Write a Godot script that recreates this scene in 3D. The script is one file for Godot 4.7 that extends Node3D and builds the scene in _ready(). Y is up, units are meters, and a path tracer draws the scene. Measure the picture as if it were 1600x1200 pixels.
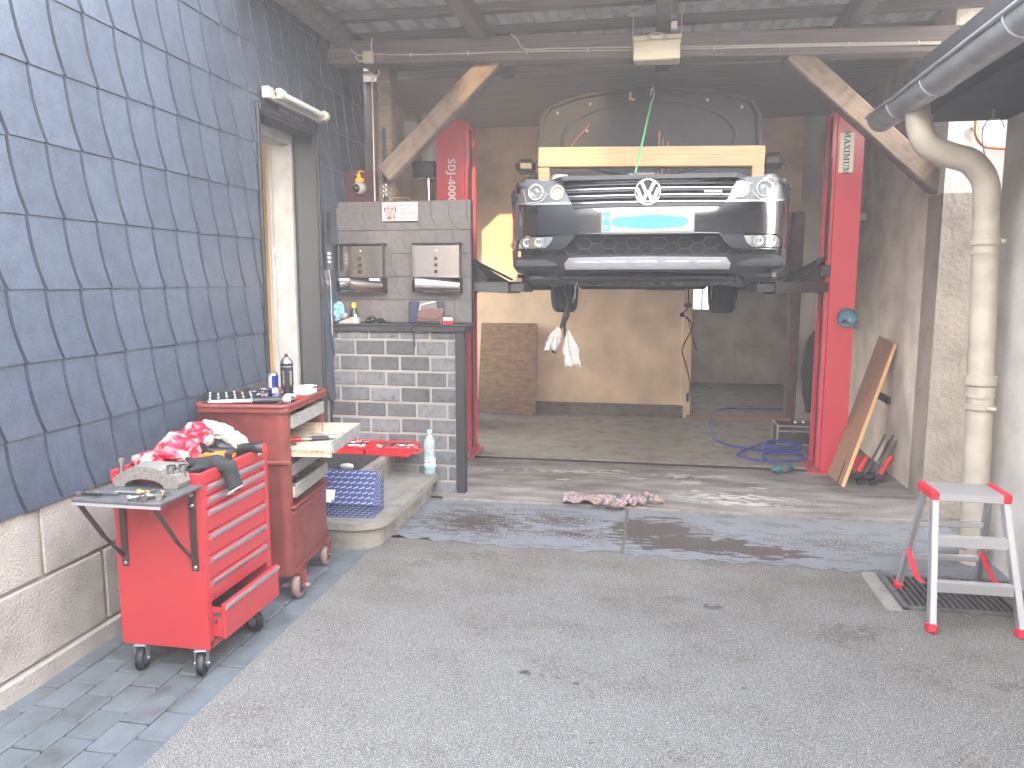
extends Node3D

var M := {}
var T := {}
var used := {}
var grp := 0
var rng := RandomNumberGenerator.new()
const FLAT := -1

# ---------- camera, sky, sun ----------
func make_view() -> void:
	var cam := Camera3D.new()
	cam.name = "camera"
	cam.fov = 53.13
	cam.near = 0.05
	cam.far = 400.0
	cam.position = Vector3(0, 1.6, 0)
	cam.rotation_degrees = Vector3(-7.64, 10.39, 0)
	add_child(cam)
	cam.current = true
	var env := Environment.new()
	env.background_mode = Environment.BG_SKY
	var sm := ProceduralSkyMaterial.new()
	sm.sky_top_color = Color(0.46, 0.515, 0.60)
	sm.sky_horizon_color = Color(1.0, 0.98, 0.95)
	sm.sky_curve = 0.6
	sm.ground_bottom_color = Color(0.35, 0.34, 0.33)
	sm.ground_horizon_color = Color(0.8, 0.8, 0.8)
	sm.sky_energy_multiplier = 3.3
	sm.sun_angle_max = 1.0
	var sky := Sky.new()
	sky.sky_material = sm
	env.sky = sky
	env.tonemap_mode = Environment.TONE_MAPPER_LINEAR
	env.tonemap_exposure = 2.2
	env.sdfgi_enabled = true
	env.ssao_enabled = true
	env.ssil_enabled = true
	env.fog_enabled = true
	env.fog_density = 0.010
	env.fog_light_color = Color(1.0, 0.97, 0.95)
	var we := WorldEnvironment.new()
	we.name = "environment"
	we.environment = env
	add_child(we)
	var sun := DirectionalLight3D.new()
	sun.name = "sun"
	sun.light_energy = 1.3
	sun.light_color = Color(1.0, 0.86, 0.66)
	sun.light_angular_distance = 0.5
	sun.shadow_enabled = true
	add_child(sun)
	sun.look_at_from_position(Vector3.ZERO, Vector3(-0.20, -0.21, -1.0), Vector3.UP)

# ---------- mesh helpers (corners given counter-clockwise seen from outside) ----------
func S() -> SurfaceTool:
	var s := SurfaceTool.new()
	s.begin(Mesh.PRIMITIVE_TRIANGLES)
	s.set_smooth_group(FLAT)
	return s

func smooth(s: SurfaceTool) -> void:
	grp += 1
	s.set_smooth_group(grp % 100000 + 1)

func flat(s: SurfaceTool) -> void:
	s.set_smooth_group(FLAT)

func tri(s: SurfaceTool, a: Vector3, b: Vector3, c: Vector3) -> void:
	s.add_vertex(a)
	s.add_vertex(c)
	s.add_vertex(b)

func quad(s: SurfaceTool, a: Vector3, b: Vector3, c: Vector3, d: Vector3) -> void:
	tri(s, a, b, c)
	tri(s, a, c, d)

func quad_uv(s: SurfaceTool, a: Vector3, b: Vector3, c: Vector3, d: Vector3) -> void:
	var p := [a, c, b, a, d, c]
	var u := [Vector2(0, 1), Vector2(1, 0), Vector2(1, 1), Vector2(0, 1), Vector2(0, 0), Vector2(1, 0)]
	for i in 6:
		s.set_uv(u[i])
		s.add_vertex(p[i])

func put(called: String, s: SurfaceTool, m: Material, parent: Node = null, label := "") -> MeshInstance3D:
	s.generate_normals()
	return put_mesh(called, s.commit(), m, parent, label)

func put_mesh(called: String, mesh: Mesh, m: Material, parent: Node = null, label := "") -> MeshInstance3D:
	var o := MeshInstance3D.new()
	o.mesh = mesh
	o.material_override = m
	if parent == null:
		o.name = numbered(called)
		add_child(o, true)
	else:
		o.name = called
		parent.add_child(o, true)
	if label != "":
		o.set_meta("label", label)
	return o

func numbered(called: String) -> String:
	if not used.has(called):
		used[called] = 0
		return called
	used[called] += 1
	return "%s_%03d" % [called, used[called]]

func thing(called: String, label: String, category: String, at := Vector3.ZERO, group := "") -> Node3D:
	var o := Node3D.new()
	o.name = numbered(called)
	add_child(o)
	o.position = at
	return tag(o, label, category, group)

func tag(o: Node3D, label: String, category: String, group := "") -> Node3D:
	o.set_meta("label", label)
	o.set_meta("category", category)
	if group != "":
		o.set_meta("group", group)
	return o

func structure(called: String, s: SurfaceTool, m: Material) -> MeshInstance3D:
	var o := put(called, s, m)
	o.set_meta("kind", "structure")
	return o

func box(s: SurfaceTool, c: Vector3, size: Vector3, bev := 0.0, rot := Basis()) -> void:
	var h := size * 0.5
	if bev <= 0.0:
		var v := []
		for i in 8:
			v.append(c + rot * Vector3(h.x if i & 1 else -h.x, h.y if i & 2 else -h.y, h.z if i & 4 else -h.z))
		for q in [[4, 5, 7, 6], [1, 0, 2, 3], [5, 1, 3, 7], [0, 4, 6, 2], [6, 7, 3, 2], [0, 1, 5, 4]]:
			quad(s, v[q[0]], v[q[1]], v[q[2]], v[q[3]])
		return
	bev = minf(bev, minf(h.x, minf(h.y, h.z)) * 0.95)
	var p := {}
	for i in 8:
		var g := Vector3(1 if i & 1 else -1, 1 if i & 2 else -1, 1 if i & 4 else -1)
		for ax in 3:
			var q := h - Vector3.ONE * bev
			q[ax] = h[ax]
			p[i * 3 + ax] = c + rot * (g * q)
	for f in [[2, [4, 5, 7, 6]], [2, [1, 0, 2, 3]], [0, [5, 1, 3, 7]], [0, [0, 4, 6, 2]], [1, [6, 7, 3, 2]], [1, [0, 1, 5, 4]]]:
		var k: Array = f[1]
		var a: int = f[0]
		quad(s, p[k[0] * 3 + a], p[k[1] * 3 + a], p[k[2] * 3 + a], p[k[3] * 3 + a])
		for e in 4:
			var i: int = k[e]
			var j: int = k[(e + 1) % 4]
			var o: int = 3 - a - _axis(i ^ j)
			if a < o:
				quad(s, p[j * 3 + a], p[i * 3 + a], p[i * 3 + o], p[j * 3 + o])
	for i in 8:
		var n := (1 if i & 1 else -1) * (1 if i & 2 else -1) * (1 if i & 4 else -1)
		if n > 0:
			tri(s, p[i * 3], p[i * 3 + 1], p[i * 3 + 2])
		else:
			tri(s, p[i * 3], p[i * 3 + 2], p[i * 3 + 1])

func _axis(b: int) -> int:
	return 0 if b == 1 else (1 if b == 2 else 2)

func bxm(a: Vector3, b: Vector3, bev := 0.0) -> SurfaceTool:
	var s := S()
	box(s, (a + b) * 0.5, (b - a).abs(), bev)
	return s

func cyl(s: SurfaceTool, a: Vector3, b: Vector3, r0: float, r1 := -1.0, n := 12, caps := true) -> void:
	if r1 < 0.0:
		r1 = r0
	var d := (b - a).normalized()
	var u := d.cross(Vector3.UP if absf(d.y) < 0.9 else Vector3.RIGHT).normalized()
	var w := d.cross(u)
	smooth(s)
	for i in n:
		var e0 := u * cos(TAU * i / n) + w * sin(TAU * i / n)
		var e1 := u * cos(TAU * (i + 1) / n) + w * sin(TAU * (i + 1) / n)
		quad(s, a + e0 * r0, a + e1 * r0, b + e1 * r1, b + e0 * r1)
	flat(s)
	if caps:
		for i in n:
			var e0 := u * cos(TAU * i / n) + w * sin(TAU * i / n)
			var e1 := u * cos(TAU * (i + 1) / n) + w * sin(TAU * (i + 1) / n)
			tri(s, a, a + e1 * r0, a + e0 * r0)
			tri(s, b, b + e0 * r1, b + e1 * r1)

func tube(s: SurfaceTool, pts: Array, r: float, n := 6, closed := false) -> void:
	var rings := []
	var u := Vector3.ZERO
	var c := pts.size()
	for i in c:
		var d: Vector3
		if closed:
			d = (pts[(i + 1) % c] - pts[(i + c - 1) % c]).normalized()
		else:
			d = (pts[mini(i + 1, c - 1)] - pts[maxi(i - 1, 0)]).normalized()
		if i == 0:
			u = d.cross(Vector3.UP if absf(d.y) < 0.9 else Vector3.RIGHT).normalized()
		else:
			u = (u - d * u.dot(d)).normalized()
		var w := d.cross(u)
		var ring := []
		for k in n:
			ring.append(pts[i] + (u * cos(TAU * k / n) + w * sin(TAU * k / n)) * r)
		rings.append(ring)
	smooth(s)
	for i in (c if closed else c - 1):
		var p: Array = rings[i]
		var q: Array = rings[(i + 1) % c]
		for k in n:
			var k2 := (k + 1) % n
			quad(s, p[k], p[k2], q[k2], q[k])
	flat(s)
	if not closed:
		for k in n:
			var k2 := (k + 1) % n
			tri(s, pts[0], rings[0][k2], rings[0][k])
			tri(s, pts[c - 1], rings[c - 1][k], rings[c - 1][k2])

func spline(pts: Array, per := 6) -> Array:
	var out := []
	var n := pts.size()
	for i in n - 1:
		var a: Vector3 = pts[maxi(i - 1, 0)]
		var b: Vector3 = pts[i]
		var c: Vector3 = pts[i + 1]
		var d: Vector3 = pts[mini(i + 2, n - 1)]
		for k in per:
			out.append(b.cubic_interpolate(c, a, d, float(k) / per))
	out.append(pts[n - 1])
	return out

# profile: radius, height pairs from bottom to top
func lathe(s: SurfaceTool, prof: Array, n := 16, xf := Transform3D(), soft := true) -> void:
	if soft:
		smooth(s)
	for i in prof.size() - 1:
		if not soft:
			smooth(s)
		var p: Vector2 = prof[i]
		var q: Vector2 = prof[i + 1]
		for k in n:
			var c0 := Vector3(cos(TAU * k / n), 0, -sin(TAU * k / n))
			var c1 := Vector3(cos(TAU * (k + 1) / n), 0, -sin(TAU * (k + 1) / n))
			var a := xf * (c0 * p.x + Vector3(0, p.y, 0))
			var b := xf * (c1 * p.x + Vector3(0, p.y, 0))
			var c := xf * (c1 * q.x + Vector3(0, q.y, 0))
			var d := xf * (c0 * q.x + Vector3(0, q.y, 0))
			if p.x < 1e-6:
				tri(s, a, c, d)
			elif q.x < 1e-6:
				tri(s, a, b, c)
			else:
				quad(s, a, b, c, d)
	flat(s)

func ccw(poly: Array) -> PackedVector2Array:
	var p := PackedVector2Array(poly)
	if Geometry2D.is_polygon_clockwise(p):
		p.reverse()
	return p

# polygon in the xy plane of xf, solid between z0 and z1
func prism(s: SurfaceTool, poly: Array, z0: float, z1: float, xf := Transform3D(), soft := false) -> void:
	var p := ccw(poly)
	var ix := Geometry2D.triangulate_polygon(p)
	var pos := func(i: int, z: float) -> Vector3: return xf * Vector3(p[i].x, p[i].y, z)
	for t in range(0, ix.size(), 3):
		var a := ix[t]
		var b := ix[t + 1]
		var c := ix[t + 2]
		if (p[b] - p[a]).cross(p[c] - p[a]) < 0:
			var w := b
			b = c
			c = w
		tri(s, pos.call(a, z1), pos.call(b, z1), pos.call(c, z1))
		tri(s, pos.call(a, z0), pos.call(c, z0), pos.call(b, z0))
	if soft:
		smooth(s)
	for i in p.size():
		var j := (i + 1) % p.size()
		quad(s, pos.call(i, z0), pos.call(j, z0), pos.call(j, z1), pos.call(i, z1))
	flat(s)

# polygon whose front is lifted by out(u, v); sides go back to w = back
func relief(s: SurfaceTool, p0: PackedVector2Array, xf: Transform3D, out: Callable, back: float, face := Color.WHITE, edge := Color.WHITE) -> void:
	var p := ccw(Array(p0))
	var ix := Geometry2D.triangulate_polygon(p)
	var f := []
	for q in p:
		f.append(xf * Vector3(q.x, q.y, out.call(q.x, q.y)))
	s.set_color(face)
	for t in range(0, ix.size(), 3):
		var a := ix[t]
		var b := ix[t + 1]
		var c := ix[t + 2]
		if (p[b] - p[a]).cross(p[c] - p[a]) < 0:
			tri(s, f[a], f[c], f[b])
		else:
			tri(s, f[a], f[b], f[c])
	for i in p.size():
		var j := (i + 1) % p.size()
		s.set_color(edge if absf(p[j].y - p[i].y) > absf(p[j].x - p[i].x) else face)
		quad(s, xf * Vector3(p[i].x, p[i].y, back), xf * Vector3(p[j].x, p[j].y, back), f[j], f[i])

# rows of points, seen from outside: rows go up, points go right
func sheet(s: SurfaceTool, g: Array, soft := true) -> void:
	if soft:
		smooth(s)
	for i in g.size() - 1:
		for k in g[i].size() - 1:
			quad(s, g[i][k], g[i][k + 1], g[i + 1][k + 1], g[i + 1][k])
	flat(s)

func lump(s: SurfaceTool, c: Vector3, r: Vector3, amp: float, freq: float, sd: int, rot := Basis(), n := 18) -> void:
	var nz := FastNoiseLite.new()
	nz.seed = sd
	nz.frequency = 1.0
	nz.fractal_octaves = 3
	var g := []
	for i in n + 1:
		var la := PI * (float(i) / n - 0.5)
		var row := []
		for k in 2 * n + 1:
			var lo := TAU * float(k % (2 * n)) / (2 * n)
			var d := Vector3(cos(la) * cos(lo), sin(la), -cos(la) * sin(lo))
			var e := 1.0 + amp * nz.get_noise_3dv(d * freq)
			row.append(c + rot * (d * r * e))
		g.append(row)
	sheet(s, g)

func text(called: String, words: String, size: float, m: Material, parent: Node, xf: Transform3D, bold := false, serif := false) -> MeshInstance3D:
	var t := TextMesh.new()
	var f := SystemFont.new()
	f.font_names = PackedStringArray(["Droid Serif" if serif else "Droid Sans"])
	if bold:
		f.font_weight = 700
	t.font = f
	t.text = words
	t.font_size = 48
	t.pixel_size = size / 48.0
	t.depth = 0.002
	var o := put_mesh(called, t, m, parent)
	o.transform = xf
	return o

# ---------- textures and materials ----------
func noise_tex(key: String, size: int, type: int, freq: float, oct: int, sd: int, stops: Array, stretch := 1) -> ImageTexture:
	var nz := FastNoiseLite.new()
	nz.noise_type = type
	nz.frequency = freq
	nz.fractal_octaves = oct
	nz.seed = sd
	var im := nz.get_seamless_image(size / stretch, size)
	if stretch > 1:
		im.resize(size, size, Image.INTERPOLATE_CUBIC)
	im.convert(Image.FORMAT_L8)
	var by := im.get_data()
	var gr := Gradient.new()
	gr.offsets = PackedFloat32Array(stops.map(func(q): return q[0]))
	gr.colors = PackedColorArray(stops.map(func(q): return q[1]))
	var lut := PackedByteArray()
	for i in 256:
		var c := gr.sample(i / 255.0)
		lut.append_array(PackedByteArray([c.r8, c.g8, c.b8]))
	var o := PackedByteArray()
	o.resize(by.size() * 3)
	for i in by.size():
		var b := by[i] * 3
		o[i * 3] = lut[b]
		o[i * 3 + 1] = lut[b + 1]
		o[i * 3 + 2] = lut[b + 2]
	T[key] = ImageTexture.create_from_image(Image.create_from_data(size, size, false, Image.FORMAT_RGB8, o))
	return T[key]

func gry(v: float) -> Color:
	return Color(v, v, v)

func make_textures() -> void:
	noise_tex("fine", 512, FastNoiseLite.TYPE_SIMPLEX_SMOOTH, 0.09, 3, 1, [[0.0, gry(0.80)], [0.5, gry(0.91)], [1.0, gry(1.0)]])
	noise_tex("cloud", 512, FastNoiseLite.TYPE_SIMPLEX_SMOOTH, 0.008, 5, 2, [[0.0, gry(0.84)], [0.5, gry(0.93)], [1.0, gry(1.0)]])
	noise_tex("bumpy", 512, FastNoiseLite.TYPE_SIMPLEX_SMOOTH, 0.05, 4, 3, [[0.0, gry(0)], [1.0, gry(1)]])
	noise_tex("rough", 512, FastNoiseLite.TYPE_SIMPLEX_SMOOTH, 0.03, 4, 4, [[0.1, gry(0.86)], [0.9, gry(1.0)]])
	noise_tex("grain", 512, FastNoiseLite.TYPE_SIMPLEX_SMOOTH, 0.045, 4, 5, [[0.1, gry(0.80)], [0.5, gry(0.92)], [0.9, gry(1.0)]], 8)
	noise_tex("speck", 1024, FastNoiseLite.TYPE_SIMPLEX_SMOOTH, 0.19, 2, 6, [[0.1, gry(0.36)], [0.40, gry(0.62)], [0.58, gry(0.76)], [0.70, gry(1.0)], [1.0, gry(1.0)]])
	noise_tex("slate", 512, FastNoiseLite.TYPE_SIMPLEX_SMOOTH, 0.014, 5, 7, [[0.1, gry(0.86)], [0.5, gry(0.94)], [0.9, gry(1.0)]])
	noise_tex("dirt", 512, FastNoiseLite.TYPE_SIMPLEX_SMOOTH, 0.011, 6, 9, [[0.05, Color(0.74, 0.71, 0.68)], [0.3, Color(0.90, 0.885, 0.87)], [0.6, gry(0.96)], [1.0, gry(1.0)]])

func mat(key: String, col: Color, rough: float, o := {}) -> StandardMaterial3D:
	var m := StandardMaterial3D.new()
	m.albedo_color = col
	m.roughness = rough
	m.metallic = o.get("metal", 0.0)
	m.metallic_specular = o.get("spec", 0.5)
	if o.has("tex"):
		m.albedo_texture = T[o.tex]
	if o.has("bump"):
		m.heightmap_enabled = true
		m.heightmap_texture = T[o.bump]
		m.heightmap_scale = o.get("deep", 0.2)
	if o.has("rtex"):
		m.roughness_texture = T[o.rtex]
	if o.has("tex") or o.has("bump") or o.has("rtex"):
		if not o.get("uv", false):
			m.uv1_triplanar = true
			m.uv1_world_triplanar = o.get("world", true)
		var k = o.get("scale", 1.0)
		m.uv1_scale = k if k is Vector3 else Vector3.ONE * k
	if o.has("detail"):
		m.detail_enabled = true
		m.detail_albedo = T[o.detail]
		m.detail_blend_mode = BaseMaterial3D.BLEND_MODE_MUL
		m.detail_uv_layer = BaseMaterial3D.DETAIL_UV_2
		if not o.get("duv", false):
			m.uv2_triplanar = true
			m.uv2_world_triplanar = o.get("world", true)
			var dk = o.get("dscale", 0.4)
			m.uv2_scale = dk if dk is Vector3 else Vector3.ONE * dk
	if o.has("clear"):
		m.clearcoat_enabled = true
		m.clearcoat = o.clear
		m.clearcoat_roughness = 0.03
	if o.has("alpha"):
		m.transparency = BaseMaterial3D.TRANSPARENCY_ALPHA
		m.albedo_color.a = o.alpha
	if o.has("backlight"):
		m.backlight_enabled = true
		m.backlight = o.backlight
	if o.has("glow"):
		m.emission_enabled = true
		m.emission = o.glow
		m.emission_energy_multiplier = o.get("power", 1.0)
	if o.has("vcol"):
		m.vertex_color_use_as_albedo = true
	m.cull_mode = BaseMaterial3D.CULL_DISABLED
	M[key] = m
	return m

func make_materials() -> void:
	mat("asphalt", Color(0.745, 0.72, 0.675), 0.93, {"tex": "speck", "scale": 0.95, "bump": "speck", "deep": 0.45, "detail": "stains", "duv": true})
	mat("asphalt_far", Color(0.745, 0.72, 0.675), 0.93, {"tex": "speck", "scale": 0.95, "bump": "speck", "deep": 0.45, "detail": "stains", "dscale": 0.25})
	mat("ground", Color(0.45, 0.44, 0.42), 0.95, {"tex": "cloud", "scale": 0.2})
	mat("apron", Color(1, 1, 1), 0.62, {"tex": "apron", "uv": true, "detail": "fine", "dscale": 2.5})
	mat("slab", Color(1, 1, 1), 0.7, {"tex": "slab", "uv": true, "detail": "fine", "dscale": 2.0})
	mat("garage_floor", Color(0.60, 0.56, 0.505), 0.75, {"tex": "dirt", "scale": 0.7, "detail": "fine", "dscale": 2.0})
	mat("black_rubber", Color(0.13, 0.13, 0.13), 0.8, {"tex": "fine", "scale": 3.0})
	for i in 3:
		var k: float = [0.97, 1.0, 1.03][i]
		mat("paver%d" % i, Color(0.39 * k, 0.41 * k, 0.42 * k), 0.85, {"tex": "fine", "scale": 3.0, "bump": "fine", "deep": 0.2, "detail": "dirt", "dscale": 0.8})
		mat("slate%d" % i, Color(0.305 * k, 0.335 * k, 0.385 * k), 0.36, {"tex": "slate", "scale": 1.3, "bump": "slate", "deep": 0.5, "rtex": "rough", "detail": "fine", "dscale": 1.1})
		mat("panel_slate%d" % i, Color(0.345 * k, 0.32 * k, 0.305 * k), 0.55, {"tex": "slate", "scale": 2.3, "bump": "slate", "deep": 0.6})
	for i in 5:
		var k: float = [0.82, 0.93, 1.0, 1.08, 1.16][i]
		mat("brick%d" % i, Color(0.425 * k, 0.422 * k, 0.427 * k), 0.9, {"tex": "fine", "scale": 4.0, "bump": "bumpy", "deep": 0.25, "detail": "dirt", "dscale": 2.2})
	mat("mortar", Color(0.61, 0.58, 0.555), 0.95, {"tex": "fine", "scale": 5.0, "bump": "bumpy", "deep": 0.2})
	mat("joint_sand", Color(0.22, 0.21, 0.20), 0.95, {"tex": "fine", "scale": 6.0})
	mat("plinth", Color(0.70, 0.66, 0.615), 0.92, {"tex": "fine", "scale": 3.0, "bump": "bumpy", "deep": 0.55, "detail": "cloud", "dscale": 0.9})
	mat("plinth_joint", Color(0.64, 0.59, 0.54), 0.92, {"tex": "fine", "scale": 3.0})
	mat("step_stone", Color(0.57, 0.545, 0.505), 0.85, {"tex": "fine", "scale": 3.0, "bump": "bumpy", "deep": 0.2, "detail": "dirt", "dscale": 1.1})
	mat("plaster", Color(0.71, 0.665, 0.61), 0.92, {"tex": "cloud", "scale": 0.7, "bump": "bumpy", "deep": 0.5, "detail": "fine", "dscale": 1.4})
	mat("plaster_white", Color(0.80, 0.78, 0.75), 0.92, {"tex": "cloud", "scale": 0.6, "bump": "bumpy", "deep": 0.4})
	mat("cream_wall", Color(0.93, 0.83, 0.70), 0.9, {"tex": "cloud", "scale": 0.45, "bump": "bumpy", "deep": 0.12})
	mat("grey_wall", Color(0.82, 0.79, 0.74), 0.9, {"tex": "cloud", "scale": 0.5, "bump": "bumpy", "deep": 0.2})
	mat("rubble", Color(0.62, 0.58, 0.52), 0.95, {"tex": "speck", "scale": 1.2, "bump": "bumpy", "deep": 1.5, "detail": "dirt", "dscale": 1.5})
	mat("beam", Color(0.48, 0.44, 0.42), 0.85, {"tex": "grain", "scale": Vector3(0.5, 3.0, 3.0), "bump": "grain", "deep": 0.3})
	mat("brace", Color(0.50, 0.43, 0.36), 0.8, {"tex": "grain", "scale": Vector3(0.6, 3.0, 3.0), "world": false, "bump": "grain", "deep": 0.4, "detail": "dirt", "dscale": 1.2})
	mat("brace_dark", Color(0.40, 0.36, 0.33), 0.85, {"tex": "grain", "scale": Vector3(0.6, 3.0, 3.0), "world": false, "bump": "grain", "deep": 0.4})
	mat("sheeting", Color(0.60, 0.59, 0.58), 0.55, {"tex": "dirt", "scale": 0.9, "backlight": Color(0.8, 0.8, 0.8)})
	mat("dark_wall", Color(0.20, 0.20, 0.21), 0.9, {"tex": "cloud", "scale": 0.7})
	mat("dark_metal", Color(0.15, 0.155, 0.165), 0.45, {"rtex": "rough", "scale": 1.5})
	mat("white_pvc", Color(0.61, 0.60, 0.58), 0.4, {"tex": "cloud", "scale": 1.2})
	mat("steel", Color(0.62, 0.62, 0.62), 0.32, {"metal": 1.0, "rtex": "rough", "scale": 3.0})
	mat("zinc", Color(0.70, 0.72, 0.74), 0.45, {"metal": 0.6, "rtex": "rough", "tex": "cloud", "scale": 1.5})
	mat("zinc_dull", Color(0.42, 0.41, 0.40), 0.6, {"metal": 0.5, "tex": "dirt", "scale": 3.0})
	mat("ledge_wood", Color(0.20, 0.195, 0.20), 0.75, {"tex": "grain", "scale": Vector3(0.6, 4, 4), "bump": "grain", "deep": 0.5, "detail": "dirt", "dscale": 2.0})
	mat("old_wood", Color(0.42, 0.30, 0.25), 0.8, {"tex": "dirt", "scale": 1.5})
	mat("whitewash", Color(0.92, 0.88, 0.82), 0.92, {"tex": "cloud", "scale": 0.6, "bump": "bumpy", "deep": 0.4})
	mat("ceiling_boards", Color(0.62, 0.59, 0.56), 0.85, {"tex": "grain", "scale": Vector3(0.5, 3.0, 3.0), "bump": "grain", "deep": 0.3})
	mat("pine", Color(0.66, 0.535, 0.395), 0.75, {"tex": "grain", "scale": Vector3(0.7, 4, 4), "world": false})
	mat("strap_green", Color(0.25, 0.55, 0.36), 0.7)
	mat("chrome", Color(0.88, 0.88, 0.9), 0.08, {"metal": 1.0})
	mat("plate_frame", Color(0.42, 0.40, 0.39), 0.45)
	mat("stool_red", Color(0.76, 0.10, 0.18), 0.45)
	mat("cream_pipe", Color(0.74, 0.70, 0.64), 0.5, {"tex": "cloud", "scale": 1.4})
	mat("copper", Color(0.72, 0.42, 0.30), 0.4, {"metal": 0.9})
	mat("roof_tile", Color(0.50, 0.27, 0.22), 0.85, {"tex": "dirt", "scale": 0.8})
	mat("glass", Color(0.55, 0.62, 0.66), 0.04, {"alpha": 0.18})
	mat("dark_glass", Color(0.05, 0.06, 0.07), 0.05)
	mat("wallpaper", Color(0.74, 0.62, 0.43), 0.9)
	mat("black_print", Color(0.06, 0.06, 0.06), 0.7)
	mat("yellow_print", Color(0.80, 0.62, 0.12), 0.7)
	mat("mat_rug", Color(0.20, 0.20, 0.205), 0.98, {"tex": "speck", "scale": 4.0, "bump": "speck", "deep": 0.4})
	mat("threshold_wood", Color(0.60, 0.48, 0.38), 0.8, {"tex": "grain", "scale": Vector3(0.6, 3, 3)})

# ---------- marks on the ground: worn paint, oil and dirt, each with its own ragged outline ----------
func paint(key: String, w: int, h: int, f: Callable) -> void:
	var by := PackedByteArray()
	by.resize(w * h * 3)
	var i := 0
	for y in h:
		for x in w:
			var c: Color = f.call(float(x) / w, float(y) / h)
			by[i] = c.r8
			by[i + 1] = c.g8
			by[i + 2] = c.b8
			i += 3
	T[key] = ImageTexture.create_from_image(Image.create_from_data(w, h, false, Image.FORMAT_RGB8, by))

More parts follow.
